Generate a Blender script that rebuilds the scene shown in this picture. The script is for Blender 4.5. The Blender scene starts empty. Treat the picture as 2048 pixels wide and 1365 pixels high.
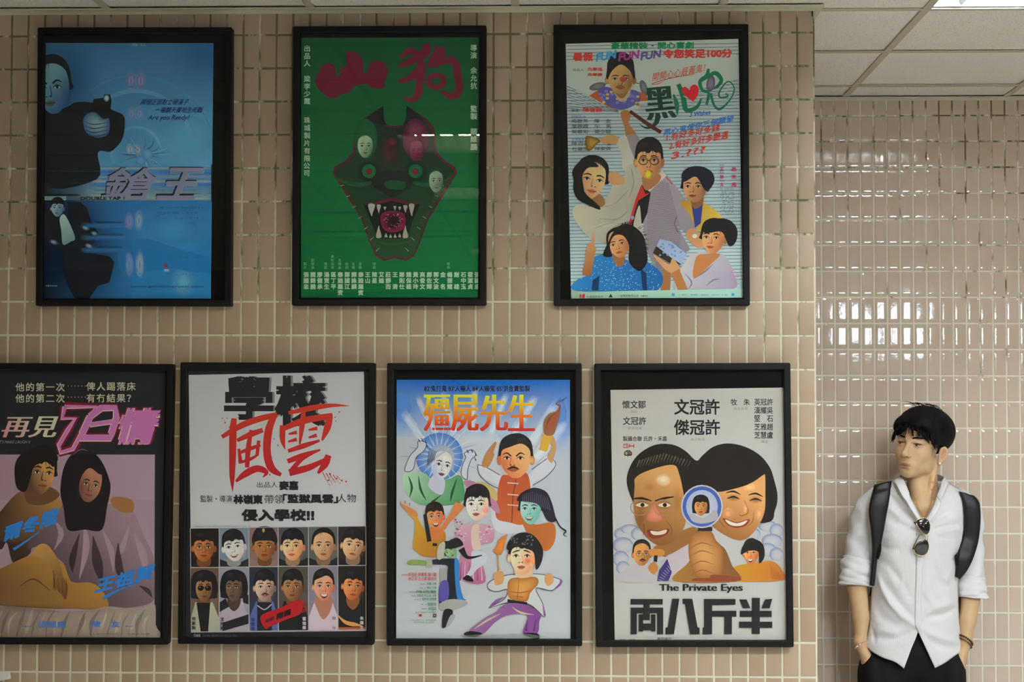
import bpy, bmesh, math, random
import numpy as np
from mathutils import Vector, Matrix
from mathutils import geometry as mgeo

S = bpy.context.scene
COL = S.collection

# ------------------------------------------------------------------ camera
F_PX = 3329.5
YAW, PITCH, ROLL = -0.0315, 0.0363, 0.0020
CAM = Vector((1.662, -4.921, 1.70))

def unrot(x, d, z):
    """camera-frame vector (right, forward, up) -> world"""
    cp, sp = math.cos(PITCH), math.sin(PITCH)
    y = d * cp - z * sp
    z = d * sp + z * cp
    cy, sy = math.cos(YAW), math.sin(YAW)
    return Vector((x * cy + y * sy, -x * sy + y * cy, z))

def ray(px, py):
    u, w = px - 1024.0, py - 682.5
    c, s = math.cos(ROLL), math.sin(ROLL)
    u, w = u * c + w * s, -u * s + w * c
    return unrot(u / F_PX, 1.0, -w / F_PX)

def at(px, py, y):
    """point of the photograph's ray (px, py) on the upright plane at depth y"""
    d = ray(px, py)
    return CAM + d * ((y - CAM.y) / d.y)

cam = bpy.data.objects.new('camera', bpy.data.cameras.new('camera'))
COL.objects.link(cam)
cam.data.sensor_width = 36.0
cam.data.lens = F_PX * 36.0 / 2048.0
cam.data.clip_start = 0.05
_c, _s = math.cos(ROLL), math.sin(ROLL)
_r = unrot(_c, 0, _s)
_u = unrot(-_s, 0, _c)
_f = unrot(0, 1, 0)
cam.matrix_world = Matrix(((_r.x, _u.x, -_f.x, CAM.x), (_r.y, _u.y, -_f.y, CAM.y), (_r.z, _u.z, -_f.z, CAM.z), (0, 0, 0, 1)))
S.camera = cam

# ------------------------------------------------------------------ world, exposure
wd = bpy.data.worlds.new('daylight')
S.world = wd
wd.use_nodes = True
wd.node_tree.nodes['Background'].inputs[0].default_value = (0.72, 0.86, 1.0, 1)
wd.node_tree.nodes['Background'].inputs[1].default_value = 30.0
S.view_settings.view_transform = 'Standard'
S.view_settings.look = 'None'
S.view_settings.gamma = 1.0
S.view_settings.use_curve_mapping = False
S.view_settings.exposure = 0.30
S.cycles.transparent_max_bounces = 48
S.cycles.max_bounces = 8
S.cycles.sample_clamp_indirect = 4.0

# strengths of the ceiling fittings, listed in the builder of the lamps below
TUBE_COLOR = {1: (1.0, 0.88, 0.62), 4: (0.93, 0.98, 1.0), 7: (0.90, 0.97, 1.0)}      # tubes tinted warmer toward the left, to warm the fill light

# ------------------------------------------------------------------ helpers
def lin(c):
    c = c / 255.0
    return c / 12.92 if c <= 0.04045 else ((c + 0.055) / 1.055) ** 2.4

def rgb(r, g, b):
    return (lin(r), lin(g), lin(b), 1.0)

def new_mat(name, color=(0.5, 0.5, 0.5, 1), rough=0.6, metal=0.0, spec=0.5):
    m = bpy.data.materials.new(name)
    m.use_nodes = True
    b = m.node_tree.nodes['Principled BSDF']
    b.inputs['Base Color'].default_value = color
    b.inputs['Roughness'].default_value = rough
    b.inputs['Metallic'].default_value = metal
    b.inputs['Specular IOR Level'].default_value = spec
    return m

def nodes(m):
    nt = m.node_tree
    return nt, nt.nodes['Principled BSDF']

def add(nt, typ, **kw):
    n = nt.nodes.new(typ)
    for k, v in kw.items():
        if k.startswith('i_'):
            key = k[2:]
            n.inputs[int(key) if key.isdigit() else key.replace('_', ' ')].default_value = v
        else:
            setattr(n, k, v)
    return n

def link_mesh(name, verts, faces, mat=None, parent=None, smooth=False, mats=None, fmat=None):
    me = bpy.data.meshes.new(name)
    me.from_pydata([tuple(v) for v in verts], [], faces)
    me.update()
    for m in (mats or ([mat] if mat else [])):
        me.materials.append(m)
    if fmat:
        me.polygons.foreach_set('material_index', fmat)
    if smooth:
        me.polygons.foreach_set('use_smooth', [True] * len(me.polygons))
    o = bpy.data.objects.new(name, me)
    COL.objects.link(o)
    if parent:
        o.parent = parent
        o.matrix_parent_inverse = Matrix.Translation(-parent.location)
    return o

def from_bm(name, bm, mat, parent=None, smooth=False):
    me = bpy.data.meshes.new(name)
    bm.to_mesh(me)
    bm.free()
    me.materials.append(mat)
    if smooth:
        me.polygons.foreach_set('use_smooth', [True] * len(me.polygons))
    o = bpy.data.objects.new(name, me)
    COL.objects.link(o)
    if parent:
        o.parent = parent
        o.matrix_parent_inverse = Matrix.Translation(-parent.location)
    return o

def empty(name, loc, label, cat, group=None):
    o = bpy.data.objects.new(name, None)
    COL.objects.link(o)
    o.location = loc
    o.empty_display_size = 0.05
    o['label'] = label
    o['category'] = cat
    if group:
        o['group'] = group
    return o

def struct(o, label=None):
    o['kind'] = 'structure'
    if label:
        o['label'] = label
    return o

class MB:
    """a small mesh collector"""
    def __init__(self):
        self.v, self.f = [], []
    def box(self, x0, x1, y0, y1, z0, z1):
        n = len(self.v)
        self.v += [(x0, y0, z0), (x1, y0, z0), (x1, y1, z0), (x0, y1, z0), (x0, y0, z1), (x1, y0, z1), (x1, y1, z1), (x0, y1, z1)]
        for q in ((3, 2, 1, 0), (4, 5, 6, 7), (0, 1, 5, 4), (1, 2, 6, 5), (2, 3, 7, 6), (3, 0, 4, 7)):
            self.f.append(tuple(n + i for i in q))
    def quad(self, *p):
        n = len(self.v)
        self.v += list(p)
        self.f.append(tuple(range(n, n + len(p))))
    def tube(self, pts, r, k=8, cap=True):
        pts = [Vector(p) for p in pts]
        n0 = len(self.v)
        ref = Vector((0.13, 0.31, 0.94)).normalized()
        for i, p in enumerate(pts):
            t = (pts[min(i + 1, len(pts) - 1)] - pts[max(i - 1, 0)]).normalized()
            a = t.cross(ref)
            if a.length < 1e-3:
                a = t.cross(Vector((1, 0, 0)))
            a.normalize()
            b = t.cross(a)
            rr = r[i] if isinstance(r, (list, tuple)) else r
            for j in range(k):
                g = 2 * math.pi * j / k
                self.v.append(p + (a * math.cos(g) + b * math.sin(g)) * rr)
        for i in range(len(pts) - 1):
            for j in range(k):
                a0 = n0 + i * k + j
                a1 = n0 + i * k + (j + 1) % k
                self.f.append((a0, a1, a1 + k, a0 + k))
        if cap:
            self.f.append(tuple(n0 + j for j in range(k))[::-1])
            self.f.append(tuple(n0 + (len(pts) - 1) * k + j for j in range(k)))
    def build(self, name, mat, parent=None, smooth=False):
        return link_mesh(name, self.v, self.f, mat, parent, smooth)

# ------------------------------------------------------------------ room measures
CEIL = 2.871
ROW0 = 1.895            # height of one horizontal joint
EDGE_X = 2.403          # outer corner of the poster wall
REAR_Y = 1.4865         # the set-back wall
LEFT_X, RIGHT_X, BACK_Y = -3.2, 6.6, -10.0
rnd = random.Random(7)

def tile_wall(name, us, vs, place, mat, grout_mat, pillow, tilt, gap=0.0056, depth=0.0022, label=None, gu=(0, 1), gv=(0, 1)):
    """us, vs: joint positions along and up the wall; place(u, v, out) -> world point"""
    V, Fc, C = [], [], []
    ins = ((0.0, -depth), (0.0002, -0.0008), (0.0009, -0.0002), (0.0021, 0.0))
    for i in range(len(us) - 1):
        for j in range(len(vs) - 1):
            u0, u1, v0, v1 = us[i] + gap / 2, us[i + 1] - gap / 2, vs[j] + gap / 2, vs[j + 1] - gap / 2
            if u1 - u0 < 0.004 or v1 - v0 < 0.004:
                continue
            u0 += rnd.uniform(-.0004, .0004); u1 += rnd.uniform(-.0004, .0004)
            v0 += rnd.uniform(-.0003, .0003); v1 += rnd.uniform(-.0003, .0003)
            tu, tv = rnd.gauss(0, tilt), rnd.gauss(0, tilt)
            off = rnd.gauss(0, 0.00018)
            shade = rnd.random()
            uc, vc = (u0 + u1) / 2, (v0 + v1) / 2
            hu, hv = (u1 - u0) / 2, (v1 - v0) / 2
            n0 = len(V)
            nu, nv = (4, 6) if pillow else (2, 2)
            def ring(d):
                pts = []
                a, b, c, e = u0 + d, u1 - d, v0 + d, v1 - d
                for k in range(nu): pts.append((a + (b - a) * k / nu, c))
                for k in range(nv): pts.append((b, c + (e - c) * k / nv))
                for k in range(nu): pts.append((b - (b - a) * k / nu, e))
                for k in range(nv): pts.append((a, e - (e - c) * k / nv))
                return pts
            def out(u, v, o):
                if o <= -depth:
                    return place(u, v, -depth)
                x, y = (u - uc) / hu, (v - vc) / hv
                o += off + (u - uc) * tu + (v - vc) * tv
                if pillow:
                    o += pillow * (1 - x * x) * (1 - y * y)
                return place(u, v, o)
            L = 2 * (nu + nv)
            for d, o in ins:
                for (u, v) in ring(d):
                    V.append(out(u, v, o)); C.append(shade)
            for r in range(3):
                for k in range(L):
                    a, b = n0 + r * L + k, n0 + r * L + (k + 1) % L
                    Fc.append((a, b, b + L, a + L))
            # inner surface grid, sharing the last ring
            base = n0 + 3 * L
            d = ins[-1][0]
            grid = {}
            idx = 0
            for k in range(nu): grid[(k, 0)] = base + idx; idx += 1
            for k in range(nv): grid[(nu, k)] = base + idx; idx += 1
            for k in range(nu): grid[(nu - k, nv)] = base + idx; idx += 1
            for k in range(nv): grid[(0, nv - k)] = base + idx; idx += 1
            for a in range(1, nu):
                for b in range(1, nv):
                    grid[(a, b)] = len(V)
                    V.append(out(u0 + d + (u1 - u0 - 2 * d) * a / nu, v0 + d + (v1 - v0 - 2 * d) * b / nv, 0.0)); C.append(shade)
            for a in range(nu):
                for b in range(nv):
                    Fc.append((grid[(a, b)], grid[(a + 1, b)], grid[(a + 1, b + 1)], grid[(a, b + 1)]))
    nf = len(Fc)
    n = len(V)
    g = [place(gu[0], gv[0], -0.0011), place(gu[1], gv[0], -0.0011), place(gu[1], gv[1], -0.0011), place(gu[0], gv[1], -0.0011),
         place(gu[0], gv[0], -0.09), place(gu[1], gv[0], -0.09), place(gu[1], gv[1], -0.09), place(gu[0], gv[1], -0.09)]
    V += g; C += [0.5] * 8
    for q in ((0, 1, 2, 3), (7, 6, 5, 4), (0, 4, 5, 1), (1, 5, 6, 2), (2, 6, 7, 3), (3, 7, 4, 0)):
        Fc.append(tuple(n + i for i in q))
    o = link_mesh(name, V, Fc, mats=[mat, grout_mat], fmat=[0] * nf + [1] * 6)
    me = o.data
    at_ = me.attributes.new('shade', 'FLOAT', 'POINT')
    at_.data.foreach_set('value', C)
    me.polygons.foreach_set('use_smooth', [True] * nf + [False] * 6)
    return struct(o, label)

def tile_mat(name, dark, light, rough, wave, spec=0.5):
    m = new_mat(name, rough=rough, spec=spec)
    nt, b = nodes(m)
    a = add(nt, 'ShaderNodeAttribute', attribute_name='shade')
    mix = add(nt, 'ShaderNodeMix', data_type='RGBA')
    mix.inputs[6].default_value = dark; mix.inputs[7].default_value = light
    tc = add(nt, 'ShaderNodeTexCoord')
    n1 = add(nt, 'ShaderNodeTexNoise', i_Scale=9.0, i_Detail=4.0)
    nt.links.new(tc.outputs['Object'], n1.inputs['Vector'])
    mm = add(nt, 'ShaderNodeMath', operation='MULTIPLY_ADD')
    nt.links.new(n1.outputs['Fac'], mm.inputs[0]); mm.inputs[1].default_value = 0.5
    nt.links.new(a.outputs['Fac'], mm.inputs[2])
    m3 = add(nt, 'ShaderNodeMath', operation='MULTIPLY'); m3.inputs[1].default_value = 0.66
    nt.links.new(mm.outputs[0], m3.inputs[0])
    nt.links.new(m3.outputs[0], mix.inputs[0])
    nt.links.new(mix.outputs[2], b.inputs['Base Color'])
    n2 = add(nt, 'ShaderNodeTexNoise', i_Scale=38.0, i_Detail=2.0)
    nt.links.new(tc.outputs['Object'], n2.inputs['Vector'])
    bp = add(nt, 'ShaderNodeBump', i_Strength=wave, i_Distance=0.004)
    nt.links.new(n2.outputs['Fac'], bp.inputs['Height'])
    nt.links.new(bp.outputs['Normal'], b.inputs['Normal'])
    return m

def grout_mat_(name, clean, mould, lo, hi):
    """pale cement joint with dark mould patches, thicker high on the wall"""
    m = new_mat(name, rough=0.9, spec=0.2)
    nt, b = nodes(m)
    tc = add(nt, 'ShaderNodeTexCoord')
    mp = add(nt, 'ShaderNodeMapping'); mp.inputs['Scale'].default_value = (1.0, 1.0, 0.28)
    nt.links.new(tc.outputs['Object'], mp.inputs['Vector'])
    n1 = add(nt, 'ShaderNodeTexNoise', i_Scale=26.0, i_Detail=5.0, i_Roughness=0.62)
    nt.links.new(mp.outputs['Vector'], n1.inputs['Vector'])
    n0 = add(nt, 'ShaderNodeTexNoise', i_Scale=1.6, i_Detail=2.0)
    nt.links.new(tc.outputs['Object'], n0.inputs['Vector'])
    sx = add(nt, 'ShaderNodeSeparateXYZ')
    nt.links.new(tc.outputs['Object'], sx.inputs[0])
    mr = add(nt, 'ShaderNodeMapRange'); mr.inputs[1].default_value = lo; mr.inputs[2].default_value = hi
    mr.inputs[3].default_value = -0.22; mr.inputs[4].default_value = 0.16
    nt.links.new(sx.outputs[2], mr.inputs[0])
    s1 = add(nt, 'ShaderNodeMath', operation='ADD'); nt.links.new(n1.outputs['Fac'], s1.inputs[0]); nt.links.new(mr.outputs[0], s1.inputs[1])
    s2 = add(nt, 'ShaderNodeMath', operation='MULTIPLY_ADD'); nt.links.new(n0.outputs['Fac'], s2.inputs[0]); s2.inputs[1].default_value = 0.35
    nt.links.new(s1.outputs[0], s2.inputs[2])
    cr = add(nt, 'ShaderNodeValToRGB')
    cr.color_ramp.elements[0].position = 0.66; cr.color_ramp.elements[0].color = clean
    cr.color_ramp.elements[1].position = 0.80; cr.color_ramp.elements[1].color = mould
    nt.links.new(s2.outputs[0], cr.inputs[0])
    nt.links.new(cr.outputs[0], b.inputs['Base Color'])
    return m

M_TILE = tile_mat('satin_beige_tile', (0.36, 0.262, 0.182, 1), (0.455, 0.345, 0.255, 1), 0.42, 0.05, 0.35)
M_TILE2 = tile_mat('glazed_beige_tile', (0.545, 0.43, 0.34, 1), (0.61, 0.49, 0.40, 1), 0.05, 0.035, 0.5)
M_GROUT = grout_mat_('stained_joint', (0.66, 0.64, 0.52, 1), (0.16, 0.15, 0.075, 1), 1.4, 2.7)
M_GROUT2 = grout_mat_('pale_joint', (0.74, 0.71, 0.60, 1), (0.16, 0.13, 0.07, 1), 1.6, 3.4)

def joints(a, b, origin, step):
    k0 = math.ceil((a - origin) / step - 1e-6)
    r = [a]
    k = k0
    while origin + k * step < b - 1e-6:
        if origin + k * step > a + 1e-6:
            r.append(origin + k * step)
        k += 1
    return r + [b]

zj = joints(0.0, CEIL, ROW0, 0.1)
tile_wall('wall_front', joints(LEFT_X, EDGE_X - 0.001, 0.0, 0.05), zj, lambda u, v, o: (u, -o, v), M_TILE, M_GROUT, 0.0, 0.004,
          label='beige tiled wall that carries the framed posters', gu=(LEFT_X - .1, EDGE_X - .003), gv=(0, CEIL + .05))
tile_wall('wall_rear', joints(EDGE_X, RIGHT_X, 2.6487, 0.05), joints(0.0, CEIL, ROW0 + .0065, 0.1), lambda u, v, o: (u, REAR_Y - o, v), M_TILE2, M_GROUT2, 0.00005, 0.0022,
          label='glossy beige tiled wall set back behind the man', gu=(EDGE_X - .1, RIGHT_X), gv=(0, CEIL + .05))
tile_wall('wall_return', joints(0.0035, REAR_Y, 0.0, 0.05), zj, lambda u, v, o: (EDGE_X + o, u, v), M_TILE, M_GROUT, 0.0, 0.004,
          label='tiled return wall around the corner', gu=(0.002, REAR_Y), gv=(0, CEIL + .05))

# plain walls, floor
M_PAINT = new_mat('cream_paint', (0.34, 0.29, 0.21, 1), 0.8)
M_FLOOR = new_mat('terrazzo', (0.3, 0.28, 0.25, 1), 0.35)
nt, b = nodes(M_FLOOR)
_v = add(nt, 'ShaderNodeTexVoronoi', i_Scale=60.0)
_tc = add(nt, 'ShaderNodeTexCoord')
nt.links.new(_tc.outputs['Object'], _v.inputs['Vector'])
_cr = add(nt, 'ShaderNodeValToRGB')
_cr.color_ramp.elements[0].color = (0.62, 0.60, 0.56, 1); _cr.color_ramp.elements[1].color = (0.80, 0.78, 0.74, 1)
nt.links.new(_v.outputs['Color'], _cr.inputs[0]); nt.links.new(_cr.outputs[0], b.inputs['Base Color'])
m = MB(); m.box(LEFT_X - .1, RIGHT_X + .1, BACK_Y - .1, REAR_Y + .1, -0.1, 0.0); struct(m.build('floor', M_FLOOR))
m = MB(); m.box(LEFT_X - .1, LEFT_X, BACK_Y, 0.1, 0, CEIL); struct(m.build('wall_left', new_mat('brown_paint', (0.24, 0.18, 0.11, 1), 0.8)))
m = MB(); m.box(RIGHT_X, RIGHT_X + .1, BACK_Y, REAR_Y + .1, 0, CEIL); struct(m.build('wall_right', M_PAINT))
# wall behind the camera, with a row of high windows
WIN = [(4.50, 4.98), (5.05, 5.53)]
WZ0, WZ1 = 2.22, 2.78
m = MB()
m.box(LEFT_X, RIGHT_X, BACK_Y - .1, BACK_Y, 0, WZ0)
m.box(LEFT_X, RIGHT_X, BACK_Y - .1, BACK_Y, WZ1, CEIL)
xs = [LEFT_X] + [e for w in WIN for e in w] + [RIGHT_X]
for i in range(0, len(xs), 2):
    m.box(xs[i], xs[i + 1], BACK_Y - .1, BACK_Y, WZ0, WZ1)
struct(m.build('wall_back', M_PAINT))

def thin_glass(name, tint=(1, 1, 1, 1), fres=1.45, rough=0.0):
    m = bpy.data.materials.new(name)
    m.use_nodes = True
    nt = m.node_tree
    nt.nodes.remove(nt.nodes['Principled BSDF'])
    out = nt.nodes['Material Output']
    t = add(nt, 'ShaderNodeBsdfTransparent'); t.inputs[0].default_value = tint
    g = add(nt, 'ShaderNodeBsdfGlossy'); g.inputs['Roughness'].default_value = rough
    fr = add(nt, 'ShaderNodeFresnel')
    ge = add(nt, 'ShaderNodeNewGeometry')          # a thin pane reflects alike from both sides
    mr = add(nt, 'ShaderNodeMapRange'); mr.inputs[3].default_value = fres; mr.inputs[4].default_value = 1.0 / fres
    nt.links.new(ge.outputs['Backfacing'], mr.inputs[0]); nt.links.new(mr.outputs[0], fr.inputs[0])
    mx = add(nt, 'ShaderNodeMixShader')
    nt.links.new(fr.outputs[0], mx.inputs[0]); nt.links.new(t.outputs[0], mx.inputs[1]); nt.links.new(g.outputs[0], mx.inputs[2])
    nt.links.new(mx.outputs[0], out.inputs['Surface'])
    return m

M_FRAMEW = new_mat('window_frame_paint', (0.7, 0.7, 0.68, 1), 0.4)
M_PANE = thin_glass('window_glass')
for i, (a, b_) in enumerate(WIN):
    w = MB()
    t = 0.035
    w.box(a, a + t, BACK_Y - .06, BACK_Y - .01, WZ0, WZ1); w.box(b_ - t, b_, BACK_Y - .06, BACK_Y - .01, WZ0, WZ1)
    w.box(a + t, b_ - t, BACK_Y - .06, BACK_Y - .01, WZ0, WZ0 + t); w.box(a + t, b_ - t, BACK_Y - .06, BACK_Y - .01, WZ1 - t, WZ1)
    wo = struct(w.build('window_%d' % (i + 1), M_FRAMEW))
    p = MB(); p.box(a + t, b_ - t, BACK_Y - .037, BACK_Y - .033, WZ0 + t, WZ1 - t)
    p.build('pane', M_PANE, wo)

# ------------------------------------------------------------------ suspended ceiling
GX0, GY0, GS = 0.293, 0.045, 0.6117
GSY = 0.605
fix_cells = {}
# fittings: (column, row, strength); each is two cells long across and one deep
FIT = [(4, -1, 100.0), (1, -5, 110.0), (4, -5, 640.0), (7, -5, 980.0), (1, -8, 170.0), (4, -8, 110.0), (7, -8, 260.0), (4, -14, 70.0), (7, -14, 40.0), (1, -14, 60.0)]
for c, r, s in FIT:
    fix_cells[(c, r)] = s
M_CEIL = new_mat('mineral_fibre_panel', rough=0.95, spec=0.1)
nt, b = nodes(M_CEIL)
_tc = add(nt, 'ShaderNodeTexCoord')
_n = add(nt, 'ShaderNodeTexNoise', i_Scale=230.0, i_Detail=2.0)
_n2 = add(nt, 'ShaderNodeTexNoise', i_Scale=1.3, i_Detail=3.0)
nt.links.new(_tc.outputs['Object'], _n.inputs['Vector']); nt.links.new(_tc.outputs['Object'], _n2.inputs['Vector'])
_cr = add(nt, 'ShaderNodeValToRGB')
_cr.color_ramp.elements[0].position = 0.30; _cr.color_ramp.elements[0].color = (0.50, 0.48, 0.42, 1)
_cr.color_ramp.elements[1].position = 0.42; _cr.color_ramp.elements[1].color = (0.86, 0.85, 0.80, 1)
nt.links.new(_n.outputs['Fac'], _cr.inputs[0])
_mx = add(nt, 'ShaderNodeMix', data_type='RGBA', blend_type='MULTIPLY'); _mx.inputs[0].default_value = 0.5
_cr2 = add(nt, 'ShaderNodeValToRGB')
_cr2.color_ramp.elements[0].position = 0.3; _cr2.color_ramp.elements[0].color = (0.88, 0.86, 0.80, 1); _cr2.color_ramp.elements[1].position = 0.7
nt.links.new(_n2.outputs['Fac'], _cr2.inputs[0])
nt.links.new(_cr.outputs[0], _mx.inputs[6]); nt.links.new(_cr2.outputs[0], _mx.inputs[7]); nt.links.new(_mx.outputs[2], b.inputs['Base Color'])
_bp = add(nt, 'ShaderNodeBump', i_Strength=0.3, i_Distance=0.002)
nt.links.new(_n.outputs['Fac'], _bp.inputs['Height']); nt.links.new(_bp.outputs['Normal'], b.inputs['Normal'])
M_TBAR = new_mat('aged_grid_paint', (0.47, 0.44, 0.34, 1), 0.55)
ceil_m, bar_m = MB(), MB()
kx0, kx1 = math.floor((LEFT_X - GX0) / GS), math.ceil((RIGHT_X - GX0) / GS)
ky0, ky1 = math.floor((BACK_Y - GY0) / GSY), math.ceil((REAR_Y - GY0) / GSY)
def over_room(x0, x1, y0, y1):
    """cut a ceiling rectangle back to the open part of the room"""
    x0, x1, y0, y1 = max(x0, LEFT_X), min(x1, RIGHT_X), max(y0, BACK_Y), min(y1, REAR_Y)
    res = []
    if y0 < 0:
        res.append((x0, x1, y0, min(y1, 0.0)))
    if y1 > 0:
        res.append((max(x0, EDGE_X), x1, max(y0, 0.0), y1))
    return [q for q in res if q[1] - q[0] > 0.002 and q[3] - q[2] > 0.002]
for i in range(kx0, kx1):
    for j in range(ky0, ky1):
        if (i, j) in fix_cells:
            continue
        dz = rnd.uniform(0.0, 0.004)
        g = 0.004
        for x0, x1, y0, y1 in over_room(GX0 + i * GS + g, GX0 + (i + 1) * GS - g, GY0 + j * GSY + g, GY0 + (j + 1) * GSY - g):
            ceil_m.box(x0, x1, y0, y1, CEIL + 0.004 + dz, CEIL + 0.02 + dz)
struct(ceil_m.build('ceiling', M_CEIL), 'ceiling of mineral fibre panels')
hb = 0.012
for i in range(kx0, kx1 + 1):
    for x0, x1, y0, y1 in over_room(GX0 + i * GS - hb, GX0 + i * GS + hb, BACK_Y, REAR_Y):
        bar_m.box(x0, x1, y0, y1, CEIL, CEIL + 0.004)
for j in range(ky0, ky1 + 1):
    for i in range(kx0, kx1):
        if (i - 1, j) in fix_cells and (i, j) in fix_cells: pass
        for x0, x1, y0, y1 in over_room(GX0 + i * GS + hb, GX0 + (i + 1) * GS - hb, GY0 + j * GSY - hb, GY0 + j * GSY + hb):
            bar_m.box(x0, x1, y0, y1, CEIL, CEIL + 0.0035)
struct(bar_m.build('trim_1', M_TBAR), 'ceiling grid bars')
# angle trim where ceiling meets walls
tr = MB()
tw = 0.034
tr.box(LEFT_X, EDGE_X, -tw, 0.0, CEIL - 0.003, CEIL - 0.0005)
tr.box(LEFT_X, EDGE_X, -0.002, 0.0, CEIL - 0.012, CEIL - 0.003)
tr.box(EDGE_X, EDGE_X + 0.024, -tw, REAR_Y - 0.026, CEIL - 0.003, CEIL - 0.0005)
tr.box(EDGE_X + 0.024, RIGHT_X, REAR_Y - 0.026, REAR_Y, CEIL - 0.003, CEIL - 0.0005)
tr.box(EDGE_X, RIGHT_X, REAR_Y - 0.002, REAR_Y, CEIL - 0.012, CEIL - 0.003)
struct(tr.build('trim_2', new_mat('angle_trim_paint', (0.60, 0.57, 0.44, 1), 0.5)), 'pale metal angle trim along the wall tops')
# broken corner of the top tile row, the shade in its hole painted as flat patches
M_HOLE_SHADE = new_mat('hole_shade', (0.012, 0.014, 0.022, 1), 0.9)
ck = MB()
P_ = lambda x, y: at(x, y, -0.0016)
ck.quad(P_(1605, 12.2), P_(1619, 12), P_(1618.5, 23.5), P_(1612, 20))
ck.quad(P_(1622.5, 12), P_(1626, 12), P_(1625.5, 36), P_(1623, 30))
_o = ck.build('chipped_corner', M_HOLE_SHADE, bpy.data.objects['wall_front'])
ck = MB()
for x, y, w, h in ((1688, 233, 7, 1.8),):
    a_, b_ = at(x - w / 2, y - h / 2, REAR_Y - .0012), at(x + w / 2, y + h / 2, REAR_Y - .0012)
    ck.box(a_.x, b_.x, REAR_Y - .0014, REAR_Y - .0004, b_.z, a_.z)
_o = ck.build('joint_gap', M_HOLE_SHADE, bpy.data.objects['wall_rear'])  # thin dark strip, the shade of an open joint put into its colour
# scrap of white paper stuck on the tiles
_p = MB()
q0 = [at(-16, 1346, -.004), at(20, 1343.5, -.003), at(22, 1358, -.004), at(14, 1360, -.009), at(-16, 1366, -.006)]
q1 = [Vector((v.x, v.y + .0006, v.z)) for v in q0]
_p.v = q0 + q1
_p.f = [(4, 3, 2, 1, 0), (5, 6, 7, 8, 9)] + [(i, (i + 1) % 5, 5 + (i + 1) % 5, 5 + i) for i in range(5)]
_o = _p.build('paper_scrap', new_mat('white_paper', (0.72, 0.74, 0.74, 1), 0.7))
_o['label'] = 'scrap of white paper stuck on the tiles at the bottom left corner'; _o['category'] = 'paper'
# slab above the ceiling, closes the room
m = MB(); m.box(LEFT_X - .1, RIGHT_X + .1, BACK_Y - .1, REAR_Y + .1, CEIL + 0.16, CEIL + 0.2); struct(m.build('ceiling_slab', M_PAINT))
m = MB()
for q in ((LEFT_X - .1, LEFT_X, BACK_Y - .1, 0.1), (RIGHT_X, RIGHT_X + .1, BACK_Y - .1, REAR_Y + .1), (LEFT_X, RIGHT_X, BACK_Y - .1, BACK_Y)):
    m.box(*q, CEIL, CEIL + 0.16)
struct(m.build('wall_top', M_PAINT))

# ------------------------------------------------------------------ ceiling lights
M_REFL = new_mat('louvre_aluminium', (0.80, 0.84, 0.92, 1), 0.22, 0.75)
M_HOUS = new_mat('white_enamel', (0.82, 0.82, 0.80, 1), 0.4)
M_HOLD = new_mat('amber_lampholder', (0.75, 0.35, 0.06, 1), 0.5)
def tube_mat(s, c):
    m = bpy.data.materials.new('fluorescent_glow')
    m.use_nodes = True
    nt = m.node_tree
    nt.nodes.remove(nt.nodes['Principled BSDF'])
    e = add(nt, 'ShaderNodeEmission'); e.inputs[0].default_value = TUBE_COLOR[c] + (1,); e.inputs[1].default_value = s
    nt.links.new(e.outputs[0], nt.nodes['Material Output'].inputs['Surface'])
    return m
FIT_LABEL = {
    (4, -1): 'lit louvred ceiling light at the top right corner of the photo',
    (1, -5): 'lit louvred ceiling light nearest in front of the green poster',
    (4, -5): 'lit louvred ceiling light nearest in front of the wall corner',
    (7, -5): 'lit louvred ceiling light out of frame on the right, nearest row to the posters',
    (1, -8): 'lit louvred ceiling light near the camera on its left',
    (4, -8): 'lit louvred ceiling light near the camera on its right',
    (7, -8): 'lit louvred ceiling light near the right wall beside the camera',
    (1, -14): 'dim louvred ceiling light far behind the camera on the left',
    (4, -14): 'lit louvred ceiling light far behind the camera, middle of its row',
    (7, -14): 'lit louvred ceiling light far behind the camera by the high windows'}
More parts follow.
